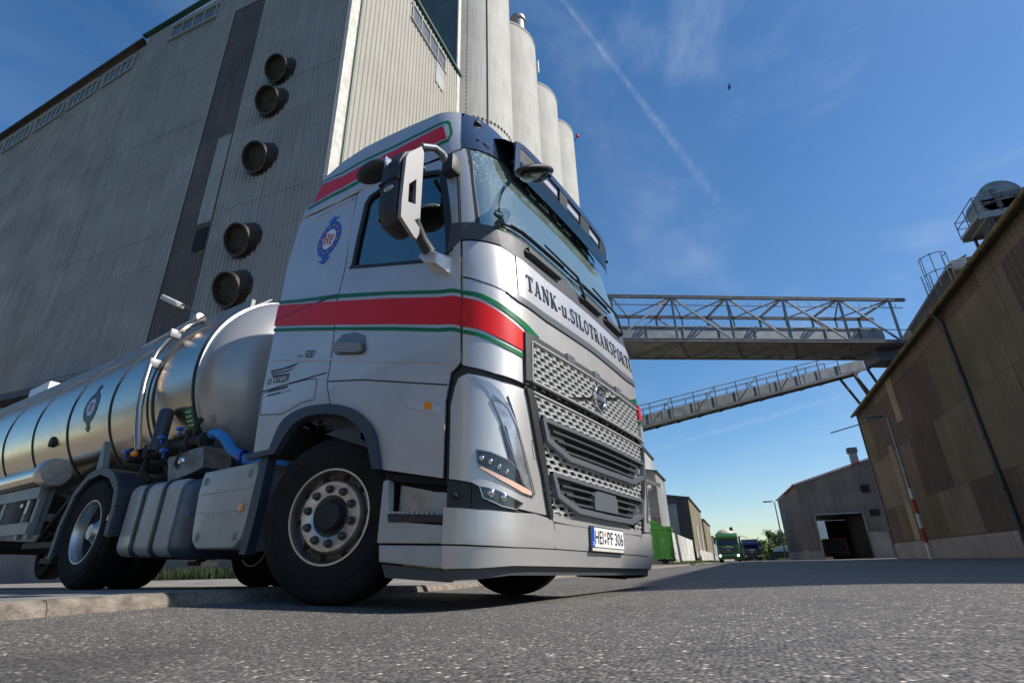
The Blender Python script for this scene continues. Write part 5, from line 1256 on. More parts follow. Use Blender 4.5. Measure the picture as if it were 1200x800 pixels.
b = NB(); box(b, PX, PX+.003, -.255, .255, .329, .347); obj('plate_strip', b, MT['pale'], PL)

# ---- door handle and side marker
hn = PT['handle_cup']; HC = patch('handle_cup', [(.415,1.74),(.462,1.79),(.53,1.775),(.592,1.72),(.605,1.60),(.585,1.575),(.44,1.63),(.415,1.67)], MT['barmet'], .0045, .004, mirror=True)
for i, o in enumerate(HC): o.parent = doors[i]
for i, o in enumerate(patch('handle', PT['handle'], MT['mirrorcap'], .040, .024, mirror=True, step_s=.03, step_v=.03)): o.parent = doors[i]
for i, o in enumerate(patch('side_marker', PT['marker'], MT['lilac'], .012, .014, mirror=True)): o.parent = doors[i]
for i, o in enumerate(patch('side_marker', PT['marker_orange'], MT['amber'], .015, .006, mirror=True)): o.parent = doors[i]

# ---- mirrors
def mirror_set(sg):
    def fl(bm):
        if sg < 0: bmesh.ops.transform(bm, matrix=Matrix.Scale(-1, 4, (0,1,0)), verts=bm.verts)
        return bm
    root = None
    # silver bracket
    bm = NB(); A = [(.733,2.142),(.827,2.206),(.992,2.104),(.995,1.964),(.824,2.042)]
    A1 = [bm.verts.new((x, -1.235, z)) for x, z in A]; B1 = [bm.verts.new(((x-.87)*.62+.87, -1.36, (z-2.10)*.6+2.10)) for x, z in A]
    bm.faces.new(A1); bm.faces.new(B1[::-1])
    for i in range(5): bm.faces.new((A1[i], B1[i], B1[(i+1)%5], A1[(i+1)%5]))
    bmesh.ops.bevel(bm, geom=bm.edges[:], offset=.008, segments=2, profile=.5, affect='EDGES')
    root = obj('mirror_bracket', fl(bm), MT['silver'], TRUCK, smooth=40)
    # arms
    bm = NB(); tube(bm, [(.86,-1.33,2.14),(.845,-1.40,2.21),(.86,-1.50,2.30)], [.045,.04,.035], 10); obj('mirror_arm', fl(bm), MT['black'], root, smooth=50)
    bm = NB(); tube(bm, [(.87,-1.24,2.96),(.875,-1.30,3.0),(.87,-1.38,3.0),(.86,-1.50,2.92)], [.035,.03,.026,.026], 10); obj('mirror_arm', fl(bm), MT['barmet'], root, smooth=50)
    bm = NB(); box(bm, .84, .95, -1.27, -1.15, 2.86, 3.02, .02); obj('mirror_hinge', fl(bm), MT['black'], root, smooth=40)
    # silver cover plate with an opening, in front of the dark housing
    cov = [(-1.638,2.715),(-1.620,2.765),(-1.519,2.896),(-1.492,2.860),(-1.481,2.565),(-1.466,2.200),(-1.485,2.150),(-1.507,2.155),(-1.628,2.240),(-1.636,2.353)]
    bm = NB()
    hole = [(-1.592,2.52),(-1.535,2.60),(-1.520,2.40),(-1.585,2.38)]
    Oo, Ii = [], []
    def xf_(y, z): return .885-.06*abs(y+1.47)
    outer = cov
    ro = [bm.verts.new((xf_(y,z), y, z)) for y, z in outer]; ri = [bm.verts.new((xf_(y,z)+.0, y, z)) for y, z in hole]
    # stitch: connect outer vertices to nearest hole corner in order
    asg = [0,0,1,1,1,2,2,3,3,3]
    n = len(ro)
    for i in range(n):
        j = (i+1) % n; a, c = asg[i], asg[j]
        if a == c: bm.faces.new((ro[i], ro[j], ri[a]))
        else: bm.faces.new((ro[i], ro[j], ri[c], ri[a]))
    geo = bmesh.ops.extrude_face_region(bm, geom=bm.faces[:]); nv = [g for g in geo['geom'] if isinstance(g, bmesh.types.BMVert)]
    bmesh.ops.translate(bm, verts=nv, vec=(-.028, 0, 0))
    obj('mirror_cover', fl(bm), MT['mirrorcap'], root, smooth=35)
    hs = [(-1.655,2.70),(-1.62,2.80),(-1.53,2.89),(-1.46,2.87),(-1.43,2.80),(-1.42,2.35),(-1.46,2.22),(-1.60,2.24),(-1.65,2.32)]
    bm = NB(); A1 = [bm.verts.new((.83, y, z)) for y, z in hs]; C1 = [bm.verts.new((.74, (y+1.53)*1.06-1.53, (z-2.54)*1.03+2.54)) for y, z in hs]; B1 = [bm.verts.new((.665, (y+1.53)*.95-1.53, (z-2.54)*.96+2.54)) for y, z in hs]
    bm.faces.new(A1); bm.faces.new(B1[::-1])
    for P, Q in ((A1, C1), (C1, B1)):
        for i in range(len(hs)): bm.faces.new((P[i], Q[i], Q[(i+1)%len(hs)], P[(i+1)%len(hs)]))
    bmesh.ops.bevel(bm, geom=[e for e in bm.edges], offset=.012, segments=2, profile=.5, affect='EDGES')
    H_ = obj('mirror_housing', fl(bm), MT['black'], root, smooth=50)
    bm = NB(); box(bm, .660, .6645, -1.635, -1.44, 2.58, 2.83, .0); box(bm, .660, .6645, -1.63, -1.44, 2.28, 2.54); obj('mirror_glass', fl(bm), MT['chrome'], root)
    bm = NB(); box(bm, .66, .84, -1.66, -1.42, 2.545, 2.565); obj('housing_groove', fl(bm), MT['void'], root)
    bm = NB(); bmesh.ops.create_uvsphere(bm, u_segments=12, v_segments=8, radius=.03); bmesh.ops.scale(bm, vec=(1.5,.5,.8), verts=bm.verts); bmesh.ops.translate(bm, verts=bm.verts, vec=(.76,-1.655,2.49)); obj('side_indicator', fl(bm), MT['clear'], root, smooth=60)
    if sg > 0:
        # kerb mirror above the door
        bm = NB(); tube(bm, [(.62,-1.22,3.04),(.60,-1.36,3.02),(.52,-1.45,2.98)], .022, 8); K_ = obj('kerb_mirror_arm', fl(bm), MT['black'], root, smooth=50)
        bm = NB(); bmesh.ops.create_uvsphere(bm, u_segments=24, v_segments=14, radius=1); bmesh.ops.scale(bm, vec=(.17,.12,.062), verts=bm.verts)
        bmesh.ops.transform(bm, matrix=Matrix.Translation((.37,-1.47,2.955))@Matrix.Rotation(R(-6),4,'Y')@Matrix.Rotation(R(20),4,'X'), verts=bm.verts)
        for f in bm.faces: f.material_index = 1 if f.calc_center_median().z > 2.975 else 0
        obj('kerb_mirror', fl(bm), [MT['black'], MT['silver']], root, smooth=50)
mirror_set(1); mirror_set(-1)

# ---- sun visor and front mirror
def vis(y, t):
    k = min(1.0, abs(y)/1.02)
    p = S(s_of_y(y, 3.0), 3.0); zt = 3.375-.24*k**8
    return Vector((p.x+.062+.012*(1-t), y, zt+(3.02+.03*k**8-zt)*t))
def visor_part(name, rects, m, th=.018, off=0.0):
    bm = NB()
    for ya, yb, ta, tb in rects:
        n = max(2, int(abs(yb-ya)/.05)); q = max(1, int((tb-ta)/.2)+1)
        O = Vector((off, 0, 0))
        G = [[bm.verts.new(vis(ya+(yb-ya)*i/n, ta+(tb-ta)*j/q)+O) for j in range(q+1)] for i in range(n+1)]
        D = [[bm.verts.new(vis(ya+(yb-ya)*i/n, ta+(tb-ta)*j/q)+O+Vector((-th,0,-.004))) for j in range(q+1)] for i in range(n+1)]
        for i in range(n):
            for j in range(q):
                bm.faces.new((G[i][j], G[i+1][j], G[i+1][j+1], G[i][j+1])); bm.faces.new((D[i][j], D[i][j+1], D[i+1][j+1], D[i+1][j]))
        for i in range(n):
            bm.faces.new((G[i][0], D[i][0], D[i+1][0], G[i+1][0])); bm.faces.new((G[i][q], G[i+1][q], D[i+1][q], D[i][q]))
        for j in range(q):
            bm.faces.new((G[0][j], G[0][j+1], D[0][j+1], D[0][j])); bm.faces.new((G[n][j], D[n][j], D[n][j+1], G[n][j+1]))
    return obj(name, bm, m, TRUCK, smooth=35)
VS = visor_part('sun_visor', [(-.84,.985,.0,.16)], MT['header'], .022)
o = visor_part('visor_pane', [(-.775,.965,.56,1.0)], MT['visorglass'], .006); o.parent = VS
for q_ in ((-.84,-.78,.165,1.0),(.90,.985,.165,.70)):
    o = visor_part('visor_end', [q_], MT['header'], .012); o.parent = VS
for y, w_ in ((-.62,.16),(-.08,.07),(.36,.10),(.80,.08)):
    o = visor_part('visor_rib', [(y-w_,y+w_,.165,.60)], MT['black'], .03, -.004); o.parent = VS
for ya, yb in ((-.45,-.17),(.0,.25),(.47,.71)):  # no lamps: sky reflection in the visor openings, put into pale plates
    o = visor_part('lamp_or_glint_panel', [(ya,yb,.17,.55)], MT['lilac'], .02, -.02); o.parent = VS
    o = visor_part('glint_panel_line', [(ya,yb,.40,.45)], MT['black'], .004, -.014); o.parent = VS  # dark line across the painted reflection
b = NB(); prev = None
for i in range(41):
    y = -.84+1.80*i/40; s_ = s_of_y(y*.97, 3.7)
    ring = [b.verts.new(vis(y, .05)+Vector((-.012,0,0))), b.verts.new(vis(y, .05).lerp(SP(s_, 3.72, .0), .5)+Vector((0,0,.015))), b.verts.new(SP(s_, 3.72, .0))]
    if prev:
        for k in range(2): b.faces.new((prev[k], prev[k+1], ring[k+1], ring[k]))
    prev = ring
o = obj('visor_mount', b, MT['header'], TRUCK, smooth=60); o.parent = VS
p = vis(.95, .35); b = NB(); bmesh.ops.create_uvsphere(b, u_segments=12, v_segments=6, radius=.016); bmesh.ops.translate(b, verts=b.verts, vec=p+Vector((.004,0,0))); o = obj('visor_screw', b, MT['void'], TRUCK, smooth=60); o.parent = VS
for y in (-.78, -.35, .09, .48, .88):
    b = NB(); p = vis(y, .05); bar(b, vis(y, .6)+Vector((-.015,0,0)), vis(y, .6)+Vector((-.07,0,.03)), .04, .03)
    o = obj('visor_arm', b, MT['black'], TRUCK); o.parent = VS
p = SP(1.60, 3.84, .004); b = NB(); bmesh.ops.create_uvsphere(b, u_segments=16, v_segments=8, radius=.05); bmesh.ops.scale(b, vec=(.5,1,.45), verts=b.verts); bmesh.ops.translate(b, verts=b.verts, vec=p); obj('roof_lamp', b, MT['black'], TRUCK, smooth=60)
b = NB(); tube(b, [(1.25,-.80,3.06),(1.36,-.92,2.94),(1.48,-1.0,2.79)], [.016,.015,.018], 8); FM = obj('front_mirror_arm', b, MT['black'], TRUCK, smooth=50)
b = NB(); bmesh.ops.create_uvsphere(b, u_segments=24, v_segments=14, radius=1); bmesh.ops.scale(b, vec=(.105,.235,.038), verts=b.verts)
bmesh.ops.transform(b, matrix=Matrix.Translation((1.50,-1.03,2.74))@Matrix.Rotation(R(32),4,'X'), verts=b.verts)
obj('front_mirror', b, MT['black'], FM, smooth=50)
b = NB(); lathe(b, [(.001,-.004),(.16,0),(.17,.012)], 28, 'Z'); bmesh.ops.scale(b, vec=(.52,1.1,1), verts=b.verts); bmesh.ops.transform(b, matrix=Matrix.Translation((1.51,-1.02,2.690))@Matrix.Rotation(R(32),4,'X'), verts=b.verts); obj('mirror_glass', b, MT['lampdark'], FM, smooth=50)

# ---- wipers and grab handles
def skinpts(L, off): return [SP(s, v, off) for s, v in L]
def wiper(base, elbow, tip, mid):
    b = NB(); tube(b, skinpts([base, elbow, mid], .045), [.013,.011,.008], 6); W_ = obj('wiper_arm', b, MT['black'], TRUCK, smooth=40)
    b = NB(); P = []
    n = 8
    for i in range(n+1):
        f = i/n; P.append((tip[0][0]+(tip[1][0]-tip[0][0])*f, tip[0][1]+(tip[1][1]-tip[0][1])*f))
    tube(b, skinpts(P, .012), .010, 6); tube(b, skinpts(P[1:-1], .028), .006, 6); obj('wiper_blade', b, MT['black'], W_, smooth=40)
wiper((2.93,2.22), (2.86,2.40), ((1.56,2.40),(2.72,2.40)), (2.15,2.43))
wiper((4.02,2.22), (4.02,2.42), ((2.75,2.40),(3.92,2.42)), (3.3,2.45))
for ya, yb in ((-.86,-.42), (-.05,.30), (.42,.80)):
    b = NB(); n = 8; P = [(s_of_y(ya+(yb-ya)*i/n, 2.25), 2.245) for i in range(n+1)]
    strip('grab_handle', P, .055, MT['darkgrey'], .040, th=.035)

# ---- wheels
def tyre_profile(Ro=.52, Rb=.285, w=.30):
    h = w/2
    return [(Rb,-h+.03),(Rb+.012,-h+.004),(Rb+.05,-h-.006),(Rb+.12,-h-.013),(Rb+.17,-h-.010),(Ro-.035,-h+.006),(Ro-.012,-h+.022),(Ro-.002,-h+.045),
            (Ro,-.095),(Ro-.013,-.090),(Ro-.013,-.080),(Ro,-.075),(Ro,-.035),(Ro-.013,-.030),(Ro-.013,-.020),(Ro,-.015),
            (Ro,.015),(Ro-.013,.020),(Ro-.013,.030),(Ro,.035),(Ro,.075),(Ro-.013,.080),(Ro-.013,.090),(Ro,.095),
            (Ro-.002,h-.045),(Ro-.012,h-.022),(Ro-.035,h-.006),(Rb+.17,h+.010),(Rb+.12,h+.013),(Rb+.05,h+.006),(Rb+.012,h-.004),(Rb,h-.03)]
def wheel(name, x, y, z, steer, kind, parent, sg=1, Ro=.52, label=None):
    """outer face towards -Y when sg=1"""
    e = bpy.data.objects.new(name, None); COL.objects.link(e); e.parent = parent; e.location = (x, y, z)
    e.rotation_euler = (0, 0, steer + (0 if sg > 0 else math.pi))
    if label: e['label'] = label
    b = NB(); lathe(b, tyre_profile(Ro), 72, 'Y', close=True)
    # raised rings and shoulder blocks
    lathe(b, [(.405,-.166),(.412,-.168),(.419,-.166)], 72, 'Y'); lathe(b, [(.470,-.154),(.476,-.156),(.482,-.153)], 72, 'Y')
    obj('tyre', b, MT['rubber'], e, smooth=40)
    b = NB()
    if kind == 'front':
        pr = [(.292,-.125),(.300,-.140),(.297,-.148),(.288,-.148),(.283,-.140),(.276,-.110),(.270,-.072),(.262,-.066),(.236,-.078),(.226,-.098)]
    else:
        pr = [(.292,-.125),(.300,-.140),(.297,-.148),(.288,-.148),(.283,-.140),(.272,-.10),(.262,-.02),(.258,.06),(.235,.085),(.205,.08),(.195,.075),(.13,.075),(.12,.07)]
    lathe(b, pr, 64, 'Y'); obj('rim', b, MT['rimdark'] if kind == 'front' else MT['alu'], e, smooth=38, fixn=True)
    if kind == 'front':
        b = NB(); lathe(b, [(.228,-.096),(.222,-.126),(.214,-.133),(.135,-.133),(.128,-.128),(.120,-.10),(.112,-.09)], 64, 'Y'); obj('wheel_disc', b, MT['rim'], e, smooth=38)
        b = NB(); lathe(b, [(.2995,-.139),(.2985,-.1495),(.2875,-.1495),(.286,-.146)], 64, 'Y'); obj('rim_lip', b, MT['alu'], e, smooth=38)
    zf = -.133 if kind == 'front' else .075
    one = None
    b = NB(); lathe(b, [(.028,zf-.001),(.028,zf-.006),(.023,zf-.007),(.021,zf-.030),(.014,zf-.038),(.001,zf-.040)], 6 if kind != 'front' else 10, 'Y', (.1675,0,0))
    nut = obj('wheel_nut', b, MT['fence'] if kind == 'front' else MT['alu'], e, smooth=30)
    b = NB(); yy = -.0745 if kind == 'front' else .0845
    lathe(b, [(.001,-.008),(.0205,-.008),(.0205,.002)], 14, 'Y'); bmesh.ops.transform(b, matrix=Matrix.Translation((.249 if kind == 'front' else .226, yy, 0))@Matrix.Rotation(R(-18 if kind == 'front' else 0), 4, 'Z'), verts=b.verts)
    hol = obj('hand_hole', b, MT['void'], e)
    for o_, ph in ((nut, .3), (hol, .8)):
        for k in range(10):
            c_ = o_ if k == 0 else o_.copy()
            if k: COL.objects.link(c_); c_.parent = e
            c_.rotation_euler = (0, 2*math.pi*(k+ph)/10, 0)
    b = NB()
    if kind == 'front': lathe(b, [(.118,-.05),(.112,-.09),(.092,-.098),(.088,-.150),(.080,-.160),(.040,-.163),(.001,-.163)], 32, 'Y')
    else: lathe(b, [(.13,.075),(.125,-.02),(.11,-.06),(.085,-.075),(.07,-.11),(.001,-.115)], 32, 'Y')
    obj('hub', b, MT['frame'] if kind == 'front' else MT['rim'], e, smooth=40)
    b = NB(); lathe(b, [(.28,-.05),(.10,-.02),(.10,.12),(.001,.12)], 32, 'Y'); obj('brake_drum', b, MT['void'], e)
    return e
STE = R(16)
wheel('front_wheel', 0, -1.055, .52, STE, 'front', TRUCK, 1)
wheel('front_wheel', 0, 1.055, .52, STE, 'front', TRUCK, -1)
for yy, sg in ((-1.075, 1), (-.74, -1), (.74, 1), (1.075, -1)):
    wheel('rear_wheel', -3.56, yy, .52, 0, 'rear', TRUCK, sg)

# ---- chassis, mudguards, tank, boxes
b = NB()
for y in (-.42, .42): box(b, -4.5, 1.1, y-.045, y+.045, .72, .99)
for x in (-4.4, -2.6, -1.4, -.5): box(b, x-.06, x+.06, -.40, .40, .76, .95)
obj('chassis_rail', b, MT['frame'], TRUCK)
b = NB(); box(b, -.9, .95, -.42, .42, .50, 1.28, .05); tube(b, [(0,-.95,.5),(0,-.5,.42),(0,.5,.42),(0,.95,.5)], .07, 8); tube(b, [(-3.56,-.9,.52),(-3.56,-.28,.52),(-3.56,0,.50),(-3.56,.28,.52),(-3.56,.9,.52)], [.09,.10,.24,.10,.09], 12); tube(b, [(-.9,0,.75),(-3.3,0,.55)], .06, 8); obj('drivetrain', b, MT['void'], TRUCK, smooth=40)
b = NB(); box(b, .95, 1.32, -1.05, 1.05, .26, .62, .02); box(b, 1.0, 1.30, -1.1, 1.1, .62, 1.2); obj('front_crossmember', b, MT['void'], TRUCK)
b = NB(); lathe(b, [(.001,0),(.48,0),(.50,-.05),(.50,-.09),(.001,-.09)], 36, 'Z', (-3.1,0,1.16)); box(b, -3.6, -2.7, -.45, .45, .98, 1.09); obj('fifth_wheel', b, MT['frame'], TRUCK)
sidepoly('mudflap', [(-.775,.955),(-.685,.975),(-.70,.60),(-.735,.29),(-.815,.295),(-.80,.62)], MT['mudg'], -1.235, .07)
# side box with embossed lid
BX = sidepoly('battery_box', [(-1.57,.925),(-.84,.945),(-.80,.84),(-.80,.64),(-.875,.40),(-.95,.335),(-1.45,.335),(-1.53,.39),(-1.56,.48),(-1.60,.76),(-1.585,.89)], MT['silver_dirty'], -1.215, .62, mir=False, bev=.018)[0]
by = -1.2165
b = NB(); bar(b, (-1.53,by,.745), (-.84,by,.765), .010, .012); bar(b, (-1.50,by,.60), (-1.0,by,.60), .008, .01); obj('lid_rib', b, MT['silver_dirty'], BX)
pb = lambda x, z, d=0: Vector((x, by-.002, z))
put_text('embossing', 'VOLVO', pb, MT['alu'], -1.42, -1.14, .535, .585, parent=BX)
for x, z in ((-1.51,.845),(-.90,.86),(-1.46,.42),(-.94,.42)):
    b = NB(); box(b, x-.018, x+.018, by-.008, by+.01, z-.028, z+.028, .004); obj('lid_latch', b, MT['barmet'], BX)
b = NB(); box(b, -.955, -.90, by-.016, by, .585, .645, .006); obj('side_marker', b, MT['amber'], BX)
b = NB(); box(b, -.95, -.905, by-.018, by-.0165, .59, .64); obj('marker_lens', b, MT['lampwarm'], BX)
# fuel tank: rounded section swept in x
def rsec(y0, y1, z0, z1, r, n=6):
    P = []
    for cy_, cz_, a0 in ((y1-r, z1-r, 0), (y0+r, z1-r, 90), (y0+r, z0+r, 180), (y1-r, z0+r, 270)):
        for i in range(n+1): a = R(a0+90*i/n); P.append((cy_+r*math.cos(a), cz_+r*math.sin(a)))
    return P
def swept(name, x0, x1, y0, y1, z0, z1, r, m, parent=TRUCK, endr=.03):
    bm = NB(); rings = []
    for x, k in ((x0, endr), (x0+endr*.3, endr*.3), (x0+endr, 0), (x1-endr, 0), (x1-endr*.3, endr*.3), (x1, endr)):
        rings.append([bm.verts.new((x, y, z)) for y, z in rsec(y0+k, y1-k, z0+k, z1-k, max(.01, r-k))])
    for a, c in zip(rings, rings[1:]):
        n = len(a)
        for i in range(n): bm.faces.new((a[i], a[(i+1)%n], c[(i+1)%n], c[i]))
    bm.faces.new(rings[0][::-1]); bm.faces.new(rings[-1])
    return obj(name, bm, m, parent, smooth=40)
FT = swept('fuel_tank', -2.86, -1.98, -1.20, -.56, .285, .925, .10, MT['silver_dirty'])
FE = swept('urea_tank', -1.975, -1.625, -1.18, -.56, .275, .915, .10, MT['mudg'])
for x in (-2.55, -2.20): swept('tank_strap', x-.032, x+.032, -1.212, -.55, .272, .937, .105, MT['black'], FT, .004)
b = NB(); lathe(b, [(.001,.97),(.05,.97),(.055,.92),(.055,.90)], 16, 'Z', (-1.82,-1.02,0)); obj('filler_cap', b, MT['bluevalve'], FE, smooth=40)
b = NB(); bar(b, (-1.72,-1.185,.60), (-1.72,-1.185,.62), .02); obj('tank_latch', b, MT['blue'], FE)
FT2 = swept('fuel_tank', -2.86, -1.2, .56, 1.20, .285, .925, .10, MT['silver_dirty'])
# rear mudguards
for sg in (1, -1):
    prof = [(-4.13,.30),(-4.12,.62),(-4.0,.93),(-3.78,1.09),(-3.50,1.13),(-3.25,1.07),(-3.04,.93),(-2.98,.75),(-2.97,.50)]
    inn = [(-4.09,.30),(-4.08,.61),(-3.965,.90),(-3.76,1.05),(-3.50,1.088),(-3.28,1.03),(-3.085,.90),(-3.03,.74),(-3.02,.50)]
    bm = NB()
    O = [[bm.verts.new((x, y*sg, z)) for x, z in prof] for y in (-1.245, -.60)]; I = [[bm.verts.new((x, y*sg, z)) for x, z in inn] for y in (-1.245, -.60)]
    n = len(prof)
    for i in range(n-1):
        bm.faces.new((O[0][i], O[0][i+1], O[1][i+1], O[1][i])); bm.faces.new((I[0][i], I[1][i], I[1][i+1], I[0][i+1]))
        bm.faces.new((O[0][i], I[0][i], I[0][i+1], O[0][i+1])); bm.faces.new((O[1][i], O[1][i+1], I[1][i+1], I[1][i]))
    MG = obj('mudguard', bm, MT['mudg'], TRUCK, smooth=40)
    bm = NB()
    for (x0_, z0_), (x1_, z1_) in zip(prof, prof[1:]): bar(bm, (x0_, -1.25*sg, z0_-.03), (x1_, -1.25*sg, z1_-.03), .03, .075)
    obj('mudguard_lip', bm, MT['darkgrey'], MG, smooth=40)
    bm = NB(); prism(bm, [(-3.05,.97),(-2.95,.90),(-2.93,.46),(-3.02,.46)], 'Y', -1.24*sg, -.62*sg); obj('mudguard_panel', bm, MT['mudg'], MG)
    bm = NB(); box(bm, -3.05+.0, -3.0, (-1.262 if sg > 0 else 1.25), (-1.25 if sg > 0 else 1.262), .60, .65, .003); obj('side_marker', bm, MT['amber'], MG)
# air lines and frame kit behind the cab
b = NB()
for k, (y, z) in enumerate(((-.5,1.15),(-.35,1.2),(-.2,1.1))):
    tube(b, [(-.98,y,1.9),(-1.15,y,1.5),(-1.5,y*.8,z+.1),(-1.9,y*.6,z),(-2.3,y*.5,z+.25)], .014, 6)
tube(b, [(-1.05,-.75,1.0),(-1.05,-.75,2.4)], .06, 10); box(b, -1.3, -1.05, -.7, .7, 1.0, 1.35, .03)
obj('air_line', b, MT['black'], TRUCK, smooth=40)
# ================================================================ TANK TRAILER
TRL = empty('tank_trailer', (0,0,0), 'polished steel tank trailer coupled behind the silver cab', 'trailer')
TRL.matrix_world = TRUCK_M @ Matrix.Translation((-3.1, 0, 0)) @ Matrix.Rotation(R(-.35), 4, 'Y')
RZ, RR = 2.06, 1.085
def tr(name, bm, m, smooth=None, parent=None):
    bmesh.ops.translate(bm, verts=bm.verts, vec=(3.1, 0, 0)); return obj(name, bm, m, parent or TRL, smooth=smooth)
b = NB(); lathe(b, [(RR,-2.43),(RR,-4),(RR,-6),(RR,-8),(RR,-10),(RR,-12.9),(RR-.1,-13.1),(RR*.6,-13.3),(.01,-13.4)], 96, 'X', (0,0,RZ)); SHELL = tr('tank_shell', b, MT['steelpol'], 50)
b = NB(); pr = [(.001,-1.86)]
for i in range(1, 17): a = i/16*math.pi/2; pr.append((RR*.998*math.sin(a)**.92, -2.38+.52*math.cos(a)**.9 if i < 16 else -2.38))
pr.append((RR*.998, -2.42)); lathe(b, pr, 96, 'X', (0,0,RZ)); tr('tank_front_dome', b, MT['domepaint'], 60)
def hoop(x, w, r=.012, m='frame', nm='tank_band'):
    b = NB(); lathe(b, [(RR-.005,x-w),(RR+r,x-w*.8),(RR+r,x+w*.8),(RR-.005,x+w)], 96, 'X', (0,0,RZ)); o = tr(nm, b, MT[m], 40, SHELL); return o
hoop(-2.45, .022, .022); hoop(-2.40, .008, .018, 'alu'); hoop(-3.30, .020, .010)
for x in (-4.34, -5.55, -6.75, -7.95, -9.2, -10.5, -11.7): hoop(x, .016, .010)
hoop(-3.42, .010, .008)
# raised catwalk and flashing on top of the barrel
def arcpt(x, a, r): return (x, -r*math.sin(R(a)), RZ+r*math.cos(R(a)))
b = NB()
prism(b, [(-.62,RZ+.93),(-.42,RZ+1.12),(-.40,RZ+1.12),(-.56,RZ+.93)], 'X', -2.55, -12.6); prism(b, [(.62,RZ+.93),(.42,RZ+1.12),(.40,RZ+1.12),(.56,RZ+.93)], 'X', -2.55, -12.6)
box(b, -12.6, -2.55, -.645, -.60, RZ+.86, RZ+1.02); tr('catwalk_side', b, MT['galv'])
b = NB(); box(b, -12.6, -2.9, -.28, .28, RZ+1.10, RZ+1.13); tr('catwalk', b, MT['galv'])
for x in (-3.6, -5.7, -7.9, -10.0):
    b = NB(); lathe(b, [(.30,0),(.30,.13),(.34,.14),(.34,.19),(.01,.23)], 28, 'Z', (x,0,RZ+1.06)); tr('manhole_lid', b, MT['alu'], 40)
b = NB(); tube(b, [(-2.6,-.52,RZ+.98),(-12.5,-.52,RZ+.98)], .018, 6); tube(b, [(-2.5,-.63,RZ+.90),(-12.5,-.63,RZ+.90)], .012, 6)
for x in (-2.6,-4.1,-5.3,-6.5,-8,-9.5): bar(b, (x,-.50,RZ+.99), (x,-.62,RZ+.90), .02)
tr('edge_rail', b, MT['frame'], 40)
# folding hand rail lying on top
b = NB(); tube(b, [(-5.65,-.48,3.23),(-4.14,-.48,3.33)], .030, 10)
for x in (-5.6,-4.9,-4.2): tube(b, [(x,-.48,3.28),(x-.02,-.46,3.10)], .018, 8)
box(b, -5.6, -4.2, -.52, -.44, 3.10, 3.13)
HR = tr('hand_rail', b, MT['steelpol'], 40)
b = NB(); lathe(b, [(.001,.0),(.055,.0),(.065,-.03),(.065,-.07),(.001,-.07)], 20, 'X', (-4.10,-.48,3.335)); tr('rail_end', b, MT['alu'], 40, HR)
# vent pipe hugging the barrel
b = NB(); P = [(-4.05,-.47,3.30),(-3.80,-.56,3.19),(-3.50,-.74,2.99),(-3.36,-.93,2.80),(-3.45,-1.03,2.63),(-3.46,-1.10,2.46),(-3.42,-1.15,2.25),(-3.38,-1.165,2.04),(-3.32,-1.165,1.76),(-3.20,-1.16,1.50),(-3.10,-1.14,1.28)]
tube(b, P, .034, 12); tr('vent_pipe', b, MT['steelpol'], 50)
for p in ((-3.40,-1.0,2.70),(-3.42,-1.11,2.30)):
    b = NB(); box(b, p[0]-.03, p[0]+.03, p[1]-.06, p[1]+.06, p[2]-.05, p[2]+.05, .01); tr('pipe_clamp', b, MT['galv'], 40)
b = NB(); bmesh.ops.create_uvsphere(b, u_segments=12, v_segments=8, radius=.035); bmesh.ops.translate(b, verts=b.verts, vec=(-3.12,-1.16,1.25)); tr('marker_lamp', b, MT['amber'], 60)
# compressor piping and valves
b = NB(); tube(b, [(-3.25,-1.02,1.26),(-2.75,-1.06,1.27),(-2.35,-1.05,1.28),(-2.02,-1.0,1.31)], .048, 12)
for x in (-3.2,-2.9,-2.55,-2.3,-2.05): 
    lathe(b, [(.001,x-.02),(.075,x-.02),(.075,x+.02),(.001,x+.02)], 14, 'X', (0,-1.03,1.275))
for x in (-3.10,-2.42): tube(b, [(x,-1.03,1.27),(x,-1.06,1.10),(x+.1,-1.0,.98)], .03, 8)
for x in (-3.35,-3.0,-2.62): box(b, x-.05, x+.05, -1.13, -.97, 1.20, 1.34, .015)
PV = tr('valve_group', b, MT['frame'], 40)
b = NB(); lathe(b, [(.001,1.70),(.05,1.69),(.068,1.66),(.068,1.34),(.08,1.33),(.08,1.26),(.001,1.26)], 24, 'Z', (-2.86,-1.08,0)); tr('air_filter', b, MT['mudg'], 40)
for x, z in ((-3.36,1.30),(-2.66,1.36),(-2.34,1.40),(-2.55,1.22)):
    b = NB(); box(b, x-.035, x+.035, -1.17, -1.12, z-.015, z+.015, .004); tube(b, [(x,-1.14,z),(x,-1.14,z-.07)], .012, 6); tr('valve_handle', b, MT['bluevalve'], 40, PV)
b = NB(); tube(b, [(-2.30,-1.02,1.30),(-2.26,-1.04,1.46),(-2.24,-1.02,1.52)], .026, 8); tube(b, [(-2.42,-1.02,1.2),(-2.40,-1.04,1.42)], .03, 8); tr('relief_valve', b, MT['frame'], 40, PV)
b = NB(); tube(b, [(-2.05,-1.0,1.33),(-1.92,-1.01,1.335),(-1.78,-1.0,1.27),(-1.66,-.98,1.15),(-1.50,-.92,1.06),(-1.3,-.80,1.02),(-1.15,-.6,1.0)], .045, 14); BH = tr('blue_hose', b, MT['bluehose'], 60)
b = NB(); lathe(b, [(.045,0),(.056,0),(.056,.06),(.045,.06)], 16, 'X', (-1.56,-.94,1.09)); tr('hose_clamp', b, MT['blue'], 40, BH)
b = NB(); prism(b, [(-2.62,1.17),(-2.0,1.22),(-1.93,1.02),(-2.12,.98),(-2.5,.93)], 'Y', -1.06, -.80); tr('pump_housing', b, MT['rimdark'], 30)
